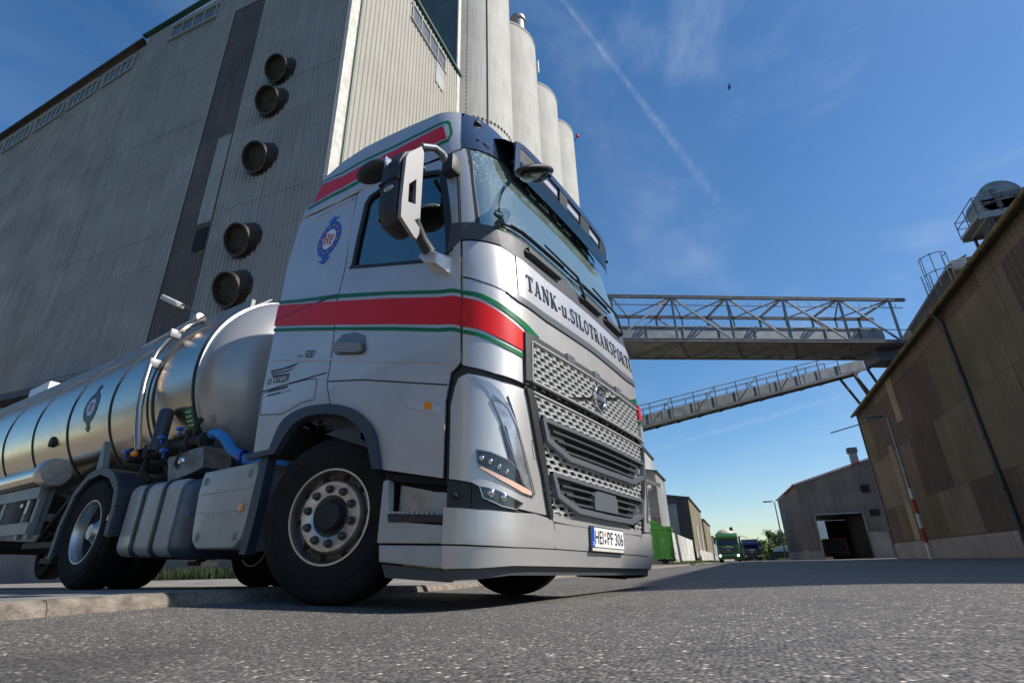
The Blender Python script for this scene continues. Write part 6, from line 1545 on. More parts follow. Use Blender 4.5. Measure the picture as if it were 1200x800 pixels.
b = NB(); lathe(b, [(.001,-1.13),(.03,-1.12),(.04,-1.10)], 12, 'Y', (-2.25,0,1.10)); tr('housing_cap', b, MT['chrome'], 40)
# green data plate and round emblem on the barrel
def barrel(x, a, off): return Vector((x, -(RR+off)*math.cos(R(a)), RZ+(RR+off)*math.sin(R(a))))
def bquad(name, x0, x1, a0, a1, m, off=.004):
    b = NB(); n = 5; A = [[b.verts.new(barrel(x, a0+(a1-a0)*i/n, off)) for x in (x0, x1)] for i in range(n+1)]
    for i in range(n): b.faces.new((A[i][0], A[i][1], A[i+1][1], A[i+1][0]))
    return tr(name, b, MT[m], 60)
bquad('data_plate', -2.66, -2.50, -32, -20, 'green')
for k in range(4): bquad('data_line', -2.64, -2.53, -30.5+k*2.4, -29.5+k*2.4, 'pale', .0055)
def bring(x0, a0, r0, r1, m, nm, off=.004, n=32):
    b = NB(); A = []
    for k in range(n):
        t = 2*math.pi*k/n; A.append([b.verts.new(barrel(x0+r*math.cos(t), a0+math.degrees(r*math.sin(t)/RR), off)) for r in (r0, r1)])
    for k in range(n): b.faces.new((A[k][0], A[(k+1)%n][0], A[(k+1)%n][1], A[k][1]))
    tr(nm, b, MT[m], 60)
bring(-4.93, -1, .11, .20, 'mudg', 'emblem_ring'); bring(-4.93, -1, .001, .108, 'alu', 'emblem_disc')
b = NB(); b.faces.new([b.verts.new(barrel(-4.93+p, -1+math.degrees(q/RR), .0055)) for p, q in ((-.05,-.19),(.05,-.19),(.03,-.25),(.08,-.25),(0,-.32),(-.08,-.25),(-.03,-.25))]); tr('emblem_arrow', b, MT['mudg'])
b = NB(); b.faces.new([b.verts.new(barrel(-4.93+p, -1+math.degrees(q/RR), .0055)) for p, q in ((-.05,.19),(.05,.19),(.03,.25),(.08,.25),(0,.32),(-.08,.25),(-.03,.25))]); tr('emblem_arrow', b, MT['mudg'])
Q, W = glyph_text('HP'); b = NB()
for q, lay in Q: b.faces.new([b.verts.new(barrel(-4.93-.075+p[0]/W*.15, -1+math.degrees((p[1]-.5)*.11/RR), .0055+.0004*lay)) for p in q])
bmesh.ops.translate(b, verts=b.verts, vec=(3.1,0,0)); obj('emblem_letter', b, MT['redtxt'], TRL, fixn=False)
b = NB(); lathe(b, [(.001,-1.0),(.07,-1.0),(.07,-1.07),(.001,-1.075)], 16, 'Y', (-6.0,0,1.74)); tr('sight_glass', b, MT['frame'], 40)
# hose tube along the side, frame, side guard, gear
b = NB(); tube(b, [(-11.5,-1.20,1.14),(-5.15,-1.20,1.22)], .115, 20); TB = tr('hose_tube', b, MT['steelpol'], 50)
b = NB(); lathe(b, [(.001,-4.93),(.15,-4.93),(.165,-4.97),(.165,-5.12),(.001,-5.12)], 24, 'X', (0,-1.20,1.225)); tr('tube_cap', b, MT['rim'], 40, TB)
b = NB()
for x in (-5.3,-6.9,-8.6): prism(b, [(x-.09,1.35),(x+.09,1.30),(x+.06,.55),(x-.05,.55)], 'Y', -1.15, -1.07); bar(b, (x,-1.1,.75), (x,-.45,.75), .08)
prism(b, [(-4.10,1.50),(-4.06,1.50),(-3.92,1.20),(-4.06,1.12)], 'Y', -1.12, -1.06)
box(b, -12.5, -3.4, -.55, -.43, .98, 1.22); box(b, -12.5, -3.4, .43, .55, .98, 1.22)
tr('support_frame', b, MT['galv'], 30)
b = NB()
for z in (.55, .95): box(b, -8.8, -5.2, -1.22, -1.17, z, z+.13)
for x in (-8.75,-7.4,-6.35,-5.55,-5.22): box(b, x-.05, x+.05, -1.2, -1.15, .50, 1.09)
tr('side_guard', b, MT['galv'], 30)
b = NB(); box(b, -6.15, -5.60, -1.215, -.8, .60, 1.03, .01); box(b, -5.15, -4.3, -.95, -.6, .50, 1.10, .02)
for k in range(7): box(b, -5.14, -4.32, -.975, -.955, .56+k*.075, .585+k*.075)
box(b, -5.5, -4.25, -1.12, -1.0, .40, .46); bar(b, (-5.3,-1.05,.46), (-4.6,-1.05,1.0), .05)
tr('equipment_box', b, MT['frame'], 30)
b = NB(); box(b, -5.42, -5.36, -1.235, -1.225, .78, .93, .004); tr('box_latch', b, MT['alu'], 30)
b = NB(); box(b, -5.62, -5.56, -1.235, -1.222, .86, .90); tr('side_marker', b, MT['amber'])
for y in (-.85, .85):
    b = NB(); box(b, -5.2, -5.05, y-.07, y+.07, .30, 1.05); box(b, -5.3, -4.95, y-.12, y+.12, .24, .30); tr('landing_leg', b, MT['frame'])
for x in (-8.6, -9.91, -11.22):
    for y, sg in ((-1.06, 1), (1.06, -1)): wheel('trailer_wheel', x+3.1, y, .52, 0, 'rear', TRL, sg)
    b = NB(); tube(b, [(x,-.9,.52),(x,.9,.52)], .075, 10); tr('axle', b, MT['frame'], 40)
# white cabinet on top at the back, seen over the barrel
b = NB(); box(b, -10.6, -9.6, -.42, .42, RZ+1.10, RZ+1.42, .02); tr('top_cabinet', b, MT['white'], 30)
# hose lamp arm behind
ly = empty('yard_lamp', (-19.5, 15.3, 0), 'flat-headed yard lamp on a pole behind the tanker', 'street lamp')
# ================================================================ CONVEYOR BRIDGES
D1 = Vector((.8970, .4416, 0)); N1 = Vector((-.4416, .8970, 0)); P1 = Vector((-5.07, 32.5, 0))
def q1(X, z, w=0.0):
    t = (X-P1.x)/D1.x; p = P1+D1*t+N1*w; return Vector((p.x, p.y, z))
BR = empty('conveyor_bridge', q1(-20, 13.7), 'level steel truss conveyor bridge crossing high over the street', 'bridge', 'conveyor bridges over the street')
def br(name, bm, m, **k):
    bmesh.ops.translate(bm, verts=bm.verts, vec=-q1(-20, 13.7)); return obj(name, bm, m, BR, **k)
ZT, ZBm, WB = 17.12, 13.85, 3.2
XA, XE = -15.5, 14.0
b = NB()
for w in (0, WB):
    for z, hh in ((ZT, .20), (ZBm, .24)):
        bar(b, q1(XA, z, w), q1(XE, z, w), .20, .025); bar(b, q1(XA, z+hh/2-.02, w), q1(XE, z+hh/2-.02, w), .24, .03); bar(b, q1(XA, z-hh/2+.02, w), q1(XE, z-hh/2+.02, w), .24, .03)
        bar(b, q1(XA, z, w), q1(XE, z, w), .05, hh)
br('chord', b, MT['bridge'])
posts = [-12.7, -9.0, -5.3, -1.5, 2.05, 5.72, 9.48, 12.9]
for x in posts:
    b = NB()
    for w in (0, WB): bar(b, q1(x, ZBm, w), q1(x, ZT, w), .15, .15)
    bar(b, q1(x, ZT, 0), q1(x, ZT, WB), .13, .13); bar(b, q1(x, ZBm-.03, 0), q1(x, ZBm-.03, WB), .14, .18)
    br('portal_frame', b, MT['bridge'])
b = NB()
for i, (x, x2) in enumerate(zip(posts, posts[1:])):
    for w in (0, WB):
        if i < 3: bar(b, q1(x, ZBm, w), q1(x2, ZT, w), .11, .11)
        else: bar(b, q1(x, ZT, w), q1(x2, ZBm, w), .11, .11)
br('diagonal', b, MT['bridge'])
b = NB()
for i, (x, x2) in enumerate(zip(posts, posts[1:])):
    xm = (x+x2)/2
    for xx in (x, x2): bar(b, q1(xx, ZT-.02, 0), q1(xm, ZT-.02, WB), .09, .07); bar(b, q1(xx, ZBm-.1, 0), q1(xm, ZBm-.1, WB), .08, .05)
    bar(b, q1(x, ZT, WB), q1(xm, ZBm+1.5, WB), .08, .08)
    bar(b, q1(xm, ZT, WB), q1(xm, ZBm, WB), .10, .10)
br('wind_bracing', b, MT['bridge'])
b = NB()
for w, z in ((.35, ZT-.45), (WB-.3, ZT-.9), (.3, ZBm+1.05)): tube(b, [q1(XA, z, w), q1(XE, z, w)], .03, 6)
for k in range(36): x = XA+k*.83; tube(b, [q1(x, ZT-.45, .35), q1(x, ZT-.1, .35)], .018, 4)
br('cable_rail', b, MT['fence'])
b = NB()
pa, pb_ = q1(XA, 0, 1.15), q1(XE-.6, 0, 1.15)
def slab(bm, x0, x1, w0, w1, z0, z1, qf=q1, z0b=None, z1b=None):
    z0b = z0 if z0b is None else z0b; z1b = z1 if z1b is None else z1b
    A = [qf(x0, z0, w0), qf(x0, z0, w1), qf(x0, z1, w1), qf(x0, z1, w0)]; B = [qf(x1, z0b, w0), qf(x1, z0b, w1), qf(x1, z1b, w1), qf(x1, z1b, w0)]
    a = [bm.verts.new(p) for p in A]; c = [bm.verts.new(p) for p in B]
    bm.faces.new(a); bm.faces.new(c[::-1])
    for i in range(4): bm.faces.new((a[i], c[i], c[(i+1)%4], a[(i+1)%4]))
slab(b, XA, XE-1.2, 1.2, 2.3, ZBm+.22, ZBm+1.5)
br('conveyor_casing', b, MT['bridge'])
b = NB()
for k in range(12): x = XA+.8+k*2.35; slab(b, x, x+.08, 1.14, 2.36, ZBm+.18, ZBm+1.55)
slab(b, XA, XE-1.2, 1.12, 2.38, ZBm+1.5, ZBm+1.57)
br('casing_flange', b, MT['bridge'])
b = NB(); slab(b, XA, XE-.5, .13, WB-.13, ZBm+.0, ZBm+.06); br('deck', b, MT['deck'])
b = NB(); slab(b, XE-2.2, XE-.2, 1.0, 2.5, ZBm-1.0, ZBm+.2); br('drive_housing', b, MT['bridgedark'])

B2P = Vector((12.5, 51.3, 0)); D2 = Vector((.8984, .4392, 0)); N2 = Vector((-.4392, .8984, 0))
def q2(X, dz, w=0.0):
    t = (X-B2P.x)/D2.x; p = B2P+D2*t+N2*w; z = 10.09+(X+5.725)*.2715+dz; return Vector((p.x, p.y, z))
B2 = empty('conveyor_bridge', q2(-16, 0), 'lower sloping conveyor gangway climbing to the warehouse roof', 'bridge', 'conveyor bridges over the street')
def b2(name, bm, m, **k):
    bmesh.ops.translate(bm, verts=bm.verts, vec=-q2(-16, 0)); return obj(name, bm, m, B2, **k)
b = NB()
for w in (0, 1.7):
    bar(b, q2(-16, .08, w), q2(13.2, .08, w), .10, .20); bar(b, q2(-16, 1.86, w), q2(10.5, 1.86, w), .05, .07); bar(b, q2(-16, 1.4, w), q2(10.5, 1.4, w), .03, .04)
b2('chord', b, MT['bridgedark'])
xs2 = [-15.2+1.72*k for k in range(16)]
b = NB()
for i, x in enumerate(xs2):
    for w in (0, 1.7): bar(b, q2(x, .1, w), q2(x, 1.86, w), .07, .07)
b2('railing_post', b, MT['bridge'])
b = NB()
for i in range(0, 14, 2):
    bar(b, q2(xs2[i], .1, 0), q2(xs2[i+1], 1.86, 0), .06); bar(b, q2(xs2[i+1], 1.86, 1.7), q2(xs2[i+2], .1, 1.7), .06)
for i in range(15):
    bar(b, q2(xs2[i], -.06, 0), q2(xs2[i]+.85, -.06, 1.7), .05); bar(b, q2(xs2[i]+.85, -.06, 1.7), q2(xs2[i]+1.7, -.06, 0), .05)
b2('diagonal', b, MT['bridgedark'])
b = NB(); slab(b, -16, 12.8, .10, .9, .22, 1.02, q2); 
bm2 = b; b2('conveyor_casing', b, MT['bridge'])
b = NB()
for k in range(10): slab(b, -15.6+k*2.9, -15.58+k*2.9, .08, .92, .20, 1.035, q2)
b2('casing_flange', b, MT['bridgedark'])
b = NB(); slab(b, -16, 13, .06, 1.64, .10, .14, q2); b2('deck', b, MT['deck'])
b = NB()
for w in (0, 1.7): bar(b, q2(11.6, .1, w), Vector((q2(11.9, 0, w).x+.8, q2(12, 0, w).y+.4, 12.6)), .16); bar(b, q2(12.9, .1, w), Vector((q2(13.2, 0, w).x+.6, q2(13.2, 0, w).y+.4, 12.8)), .16)
b2('roof_support', b, MT['rust'])

# ================================================================ ROOF PLANT ON THE RIGHT
hh = empty('roof_head_house', (16.3, 50, 15), 'brown clad mono-pitch head house on the warehouse roof', 'roof house')
b = NB(); prism(b, [(0,0),(0,2.7),(4.1,7.6),(5.6,8.3),(9,8.6),(9,0)], 'Y', 0, 5); obj('house_wall', b, MT['corr_ware'], hh)
b = NB(); bar(b, (-.1,-.12,2.7), (4.1,-.12,7.75), .3, .12); bar(b, (4.1,-.12,7.75), (5.6,-.12,8.42), .3, .12); bar(b, (-.05,-.1,0), (-.05,-.1,2.7), .12, .2); obj('verge_trim', b, MT['concrete'], hh)
b = NB(); box(b, 2.4, 3.2, -.1, .0, 3.0, 4.2); obj('wall_opening', b, MT['void'], hh)
b = NB(); box(b, 4.4, 5.4, -.45, 0, 7.2, 8.1, .03); obj('roof_box', b, MT['pale'], hh)
# ladder cage
lc = empty('ladder_cage', (19.2, 48.8, 20.9), 'safety cage of thin steel hoops on top of the head house', 'ladder')
b = NB()
for z in (0.9, 2.45): tube(b, [(.95*math.cos(R(a)), .8*math.sin(R(a)), z+.1*math.cos(R(a))) for a in range(150, 391, 20)], .035, 6)
for a in range(150, 391, 48): tube(b, [(.95*math.cos(R(a)), .8*math.sin(R(a)), -.6), (.95*math.cos(R(a)), .8*math.sin(R(a)), 2.5)], .035, 6)
for x in (-.5, .1): tube(b, [(x-.6,.3,-7.5), (x-.6,.3,1.0)], .04, 6)
for k in range(26): tube(b, [(-1.1,.3,-7.3+k*.3), (-.5,.3,-7.3+k*.3)], .02, 5)
obj('cage_hoop', b, MT['fence'], lc)
# platform with a drum-shaped drive
pf = empty('roof_platform', (20.1, 42.0, 22.7), 'steel platform with railing carrying a round elevator head above the roof', 'platform')
b = NB(); box(b, 0, 5.6, 0, 3.4, 0, .22); 
for x in (.5,1.6,2.7,3.8,4.9): box(b, x, x+.12, -.02, 3.42, -.22, 0)
for y in (0, 3.3): box(b, 0, 5.6, y, y+.1, -.28, 0)
obj('platform_floor', b, MT['galv'], pf)
b = NB()
for z in (.75, 1.35):
    for a, c in (((0,0),(5.6,0)), ((0,0),(0,3.4)), ((0,3.4),(5.6,3.4))): tube(b, [(a[0],a[1],z+.2), (c[0],c[1],z+.2)], .035, 5)
for p in ((0,0),(1.4,0),(2.8,0),(4.2,0),(5.6,0),(0,1.7),(0,3.4),(2.8,3.4)): tube(b, [(p[0],p[1],0), (p[0],p[1],1.57)], .035, 5)
obj('railing', b, MT['fence'], pf)
b = NB()
for x in (.7, 3.3, 5.4):
    for y in (.2, 3.2): bar(b, (x,y,-6), (x,y,0), .16)
bar(b, (.7,.2,-3.5), (3.3,.2,-.2), .1); bar(b, (.7,.2,-.3), (-1.6,.2,-4.6), .14); bar(b, (3.3,.2,-4.2), (5.4,.2,-.3), .1)
for z in (-2.2,-3.6): bar(b, (.7,.2,z), (5.4,.2,z), .08)
obj('platform_leg', b, MT['fence'], pf)
b = NB(); lathe(b, [(.001,0),(1.35,0),(1.35,2.4),(.001,2.4)], 32, 'Y', (1.95,.5,1.5)); box(b, .7, 3.2, .5, 2.9, .22, 1.45)
obj('elevator_head', b, MT['bridge'], pf, smooth=40)
b = NB(); box(b, 1.5, 1.8, .42, .5, .6, 2.2); box(b, 2.0, 3.0, .40, .5, 1.3, 1.75); bar(b, (.7,.42,1.0),(3.2,.42,1.5),.12); obj('head_bracket', b, MT['bridgedark'], pf)
b = NB(); prism(b, [(1.2,-.3),(2.2,-.3),(3.6,-5),(2.8,-5)], 'Y', 1.0, 1.8); prism(b, [(2.6,0),(3.6,0),(2.0,-5.0),(1.2,-5)], 'Y', 2.0, 2.6); obj('chute', b, MT['deck'], pf)

# ================================================================ STREET LAMPS
def lamp(loc, h, label, bands=False, armlen=1.9, r=.07, grp='street lamps on the right', rot=0.0):
    e = empty('street_lamp', loc, label, 'street lamp', grp, rotz=rot)
    b = NB(); P = [(0,0,0),(0,0,1.0),(0,0,h*.6),(0,0,h-.15),(-.06,0,h-.03),(-.25,0,h+.02)]
    tube(b, P, [r*1.25,r*1.2,r,r*.75,r*.7,r*.6], 12); obj('pole', b, MT['galv'], e, smooth=50)
    b = NB(); prof = [(-.15,.0,.05),(-.5,.10,.09),(-1.0,.15,.10),(-armlen*.85,.12,.08),(-armlen,.03,.03)]
    rings = []
    for x, w, hh_ in prof:
        rings.append([b.verts.new((x, w*math.cos(2*math.pi*k/12)+0*k, h+.02+hh_*math.sin(2*math.pi*k/12))) for k in range(12)])
    for a, c in zip(rings, rings[1:]):
        for k in range(12): b.faces.new((a[k], a[(k+1)%12], c[(k+1)%12], c[k]))
    obj('lamp_head', b, MT['bridgedark'], e, smooth=50)
    b = NB(); box(b, -armlen*.8, -.5, -.09, .09, h-.10, h-.05, .01); obj('lamp_glass', b, MT['clear'], e)
    if bands:
        for i, (z0_, z1_, m_) in enumerate(((.0,.9,'whitepaint'),(.9,1.75,'redpaint'),(1.75,2.6,'whitepaint'),(2.6,3.45,'redpaint'),(3.45,4.1,'whitepaint'))):
            b = NB(); lathe(b, [(r*1.30,z0_),(r*1.26,z1_)], 14, 'Z'); obj('painted_band', b, MT[m_], e, smooth=50)
    return e
lamp((10.55, 41.0, 0), 8.75, 'tall street lamp with red and white painted bands in front of the brown warehouse', True, 1.25, .085)
lamp((6.6, 100, 0), 9.0, 'distant plain street lamp beside the far corner of the gate hall', False, 1.8, .10)
e = empty('street_lamp', (2.1, 112, 0), 'far curved-arm street lamp behind the oncoming trucks', 'street lamp', 'street lamps on the right')
b = NB(); tube(b, [(0,0,0),(0,0,2.6),(-.15,0,3.3),(-.6,0,4.0),(-1.4,0,4.3)], [.09,.08,.07,.06,.05], 8); obj('pole', b, MT['galv'], e, smooth=50)
b = NB(); box(b, -2.0, -1.3, -.12, .12, 4.25, 4.38, .03); obj('lamp_head', b, MT['pale'], e)
ly.location = (-18.2, 13.0, .09)
ly['label'] = 'flat-headed lamp on an angled arm standing behind the tanker'
b = NB(); tube(b, [(.0,0,0),(0,0,8.9),(-.35,0,9.75),(-1.55,0,10.45)], [.09,.08,.05,.04], 8); obj('pole', b, MT['fence'], ly, smooth=50)
b = NB(); bmesh.ops.create_cube(b, size=1); bmesh.ops.bevel(b, geom=b.edges[:], offset=.15, segments=2, profile=.5, affect='EDGES'); bmesh.ops.scale(b, vec=(1.35,.42,.22), verts=b.verts); bmesh.ops.transform(b, matrix=Matrix.Translation((-2.2,0,10.72))@Matrix.Rotation(R(28),4,'Y'), verts=b.verts); obj('lamp_head', b, MT['pale'], ly, smooth=40)
e = empty('bird', (4.4, 84, 7.55), 'small dark bird flying low beside the far street lamp', 'bird')
def bird(e, s):
    b = NB(); tube(b, [(-.22*s,0,0),(-.1*s,0,.01*s),(.05*s,0,.015*s),(.18*s,0,.02*s),(.27*s,0,.02*s)], [.01*s,.04*s,.05*s,.03*s,.008*s], 8)
    for sg in (-1, 1):
        P = [(.1,0,.03),(.08,sg*.25,.14),(-.02,sg*.5,.09),(-.08,sg*.25,.12),(-.06,0,.03)]
        t = [b.verts.new((x*s,y*s,z*s+.006*s)) for x,y,z in P]; u = [b.verts.new((x*s,y*s,z*s-.006*s)) for x,y,z in P]
        b.faces.new(t); b.faces.new(u[::-1])
        for i in range(5): b.faces.new((t[i],u[i],u[(i+1)%5],t[(i+1)%5]))
    obj('bird_body', b, MT['void'], e)
bird(e, 1.2)
e = empty('bird', (6.0, 39, 38.6), 'tiny dark bird high in the open sky', 'bird'); bird(e, .9)

# ================================================================ LEFT SIDE OF THE STREET
# green roll-off skip
sk = empty('skip_container', (-4.35, 39.4, .09), 'green ribbed roll-off skip standing at the kerb beyond the cab', 'skip', rotz=R(3))
b = NB(); prism(b, [(-6.2,.35),(0,.35),(.1,2.05),(.1,2.35),(-6.3,2.35)], 'Y', 0, 2.3); obj('skip_tub', b, MT['skipgreen'], sk)
b = NB()
for k in range(9): x = -.12-k*.74; box(b, x-.045, x+.045, -.09, .0, .35, 2.25)
bar(b, (-6.3,-.06,2.3), (.15,-.06,2.3), .14, .16); bar(b, (-6.2,-.06,.42), (.05,-.06,.42), .12, .16); bar(b, (.12,-.06,2.3), (.12,2.35,2.3), .14, .16)
for y in (.3, .85, 1.4, 1.95): box(b, .02, .14, y-.04, y+.04, .35, 2.3)
obj('skip_rib', b, MT['skipgreen'], sk)
b = NB(); prism(b, [(-4.4,2.36),(-.2,2.36),(-.9,2.85),(-3.9,3.0)], 'Y', .05, 2.2); obj('skip_cover', b, MT['skipgreen'], sk)
for x in (-5.6, -.5):
    for y in (.2, 2.1): b = NB(); lathe(b, [(.001,y-.1),(.17,y-.1),(.17,y+.1),(.001,y+.1)], 14, 'Y', (x,0,.18)); obj('skip_roller', b, MT['rust'], sk)
b = NB(); bar(b, (-.9,.2,.25), (.3,.2,.25), .12); bar(b, (.2,.1,.2), (.2,.1,1.0), .08); obj('skip_runner', b, MT['rust'], sk)
b = NB(); box(b, -.5, -.4, -.11, -.09, 1.45, 1.55); obj('skip_label', b, MT['white'], sk)
# white block wall
wb = empty('block_wall', (-4.7, 44.5, 0), 'low wall of big white concrete blocks running along the street', 'wall')
b = NB(); box(b, -.5, 0, 0, 20.5, 0, 2.35); obj('wall_blocks', b, MT['block'], wb)
b = NB(); box(b, -.5, 0, 0, 34, 0, 1.6); bmesh.ops.translate(b, verts=b.verts, vec=(-.2, 34, 0)); obj('low_blocks', b, MT['block'], wb)
def hall(name, label, x, y0, y1, zc_, zr, w, side, front, extra=None):
    """gabled hall: street side on x (facing +X) from y0 to y1, gable facing -Y"""
    e = empty(name, (x, y0, 0), label, 'building', 'halls on the left of the street')
    b = NB(); corr(b, (0, 0), (0, y1-y0), 1.4, zc_, .5, .06); obj('side_cladding', b, side, e)
    b = NB(); prism(b, [(-.02,0),(-.02,zc_),(-w*.5,zr),(-w,zc_),(-w,0)], 'Y', .02, y1-y0); obj('end_wall', b, front, e)
    b = NB(); bar(b, (.12,-.2,zc_+.08), (.12,y1-y0,zc_+.08), .3, .15); bar(b, (.1,-.1,zc_+.06), (-w*.5,-.1,zr+.08), .35, .14); bar(b, (-w-.1,-.1,zc_+.06), (-w*.5,-.1,zr+.08), .35, .14); obj('roof_edge', b, MT['fence'], e)
    return e
e = hall('hall', 'light grey tall hall just behind the green skip', -7.2, 60, 68, 9.3, 11.2, 18, MT['lightgrey'], MT['lightgrey'])
b = NB(); box(b, -9.2, -1.0, -.8, 8, 9.3, 12.0); obj('upper_storey', b, MT['lightgrey'], e)
b = NB(); bar(b, (-9.2,-.9,12.05), (-.9,-.9,12.05), .3, .2); bar(b, (-.95,-.9,12.05), (-.95,8,12.05), .3, .2); bar(b, (-9,-.85,10.9),(-1,-.85,10.6),.15,.25); obj('parapet', b, MT['fence'], e)
b = NB(); prism(b, [(.6,7.9),(-3.5,9.9),(-3.7,9.6),(.5,7.5)], 'Y', -.6, -.2); tube(b, [(-.5,-.6,7.6),(-1.4,-.9,7.2)], .35, 10); obj('roof_chute', b, MT['pale'], e)
b = NB(); box(b, -18, .02, -.06, .0, 0, 4.6); obj('plinth', b, MT['concrete'], e)
e = hall('hall', 'dark blue-grey gabled hall with tan street side', -5.35, 76, 101, 8.0, 9.3, 16, MT['tan'], MT['bluegrey'])
b = NB(); box(b, -1.1, .1, -.15, .0, 0, 8.0); obj('corner_pier', b, MT['fence'], e)
b = NB(); box(b, -8.8, -1.5, -.14, -.1, 1.6, 7.3); obj('sliding_door', b, MT['lightgrey'], e)
b = NB(); box(b, .08, .12, 8.0, 11.0, 1.2, 5.0); box(b, .08, .12, 17, 20, 1.2, 5.0); obj('side_door', b, MT['lightgrey'], e)
b = NB(); box(b, .0, .18, 0, 25, 0, 1.5); obj('plinth', b, MT['block'], e)
hall('hall', 'lower tan hall farther along the left side', -5.2, 103, 125, 6.9, 8, 14, MT['tan'], MT['tan'])
hall('hall', 'farthest small pale hall on the left side', -5.1, 128, 150, 5.0, 6.2, 12, MT['lightgrey'], MT['lightgrey'])

# far right: low blue shed and wall
e = empty('shed', (7.9, 150, 0), 'low pale blue shed behind a dark fence at the end of the street', 'shed')
b = NB(); box(b, .1, 14, 0, 10, 0, 2.75); obj('shed_wall', b, MT['farblue'], e)
b = NB(); prism(b, [(-.3,2.75),(14,2.75),(14,3.3),(2.0,3.3)], 'Y', -.3, 10.3); obj('shed_roof', b, MT['pale'], e)
e = empty('fence', (6.0, 136, 0), 'dark low board fence in front of the pale blue shed', 'fence')
b = NB(); box(b, 0, 14, 0, .1, 0, 1.75); obj('fence_board', b, MT['frame'], e)
b = NB()
for k in range(8): box(b, k*2-.06, k*2+.06, -.1, 0, 0, 1.9)
obj('fence_post', b, MT['frame'], e)

# ================================================================ TREES
def tree(loc, h, cr, label, seed, leafm, trunk_h=.35, dens=2600, size=.34, group='trees at the end of the street'):
    rnd = random.Random(seed)
    e = empty('tree', loc, label, 'tree', group)
    b = NB(); tube(b, [(0,0,0),(.05,0,h*trunk_h),(.1,.05,h*.8)], [h*.035,h*.026,h*.006], 8)
    tips = []
    for i in range(26):
        a = rnd.uniform(0, 6.28); z0_ = h*rnd.uniform(trunk_h*.7, .75); L = cr*rnd.uniform(.5, 1.0)*(1-.35*(z0_/h))
        p0 = Vector((.05,0,z0_)); p2 = p0+Vector((math.cos(a)*L, math.sin(a)*L, rnd.uniform(.25,.8)*L)); pm_ = (p0+p2)/2+Vector((0,0,-.05*L))
        if p2.z > h: p2.z = h*rnd.uniform(.85,1)
        tube(b, [p0,pm_,p2], [h*.010,h*.006,h*.002], 5); tips += [p2, (pm_+p2)/2, p2+Vector((rnd.gauss(0,.1),rnd.gauss(0,.1),rnd.gauss(0,.1)))*cr]
    obj('trunk', b, MT['bark'], e, smooth=50)
    b = NB()
    for _ in range(dens):
        t = rnd.choice(tips); p = t+Vector((rnd.gauss(0,1),rnd.gauss(0,1),rnd.gauss(0,.8)))*cr*.15
        s_ = size*rnd.uniform(.5,1.3); q = Vector((rnd.gauss(0,1),rnd.gauss(0,1),rnd.gauss(0,1))).normalized(); u = q.orthogonal().normalized()*s_; w = q.cross(u)*.6
        b.faces.new([b.verts.new(p+x) for x in (-u, w, u, -w)])
    obj('crown', b, leafm, e, fixn=False)
tree((11.2, 190, 0), 8.8, 3.6, 'round-crowned tree standing higher than the bushes beside the shed', 1, MT['leaf2'])
tree((7.4, 185, 0), 5.3, 2.6, 'small bushy tree just left of the round-crowned tree', 2, MT['leaf'], .2)
tree((4.6, 178, 0), 4.6, 2.6, 'small bushy yellow-green tree right of the curved lamp', 3, MT['leaf'], .15)
tree((1.6, 200, 0), 5.2, 2.8, 'small far tree showing above the blue truck', 4, MT['leaf'], .2)
tree((14.6, 192, 0), 6.5, 3.0, 'tree half hidden behind the far lamp and gate hall', 6, MT['leaf2'], .2)
b = NB(); rnd = random.Random(9)
for _ in range(5000):
    x = rnd.uniform(-2, 22); y = rnd.uniform(206, 216); p = Vector((x, y, abs(rnd.gauss(0, 1.7))*(1+.4*math.sin(x*1.1)))); s_ = .5*rnd.uniform(.5,1.2)
    q = Vector((rnd.gauss(0,1),rnd.gauss(0,1),rnd.gauss(0,1))).normalized(); u = q.orthogonal().normalized()*s_; w = q.cross(u)
    b.faces.new([b.verts.new(p+k) for k in (-u,w,u,-w)])
setp(obj('hedge', b, MT['leaf'], fixn=False), 'line of green hedge and bushes closing the end of the street', 'hedge', kind='stuff')

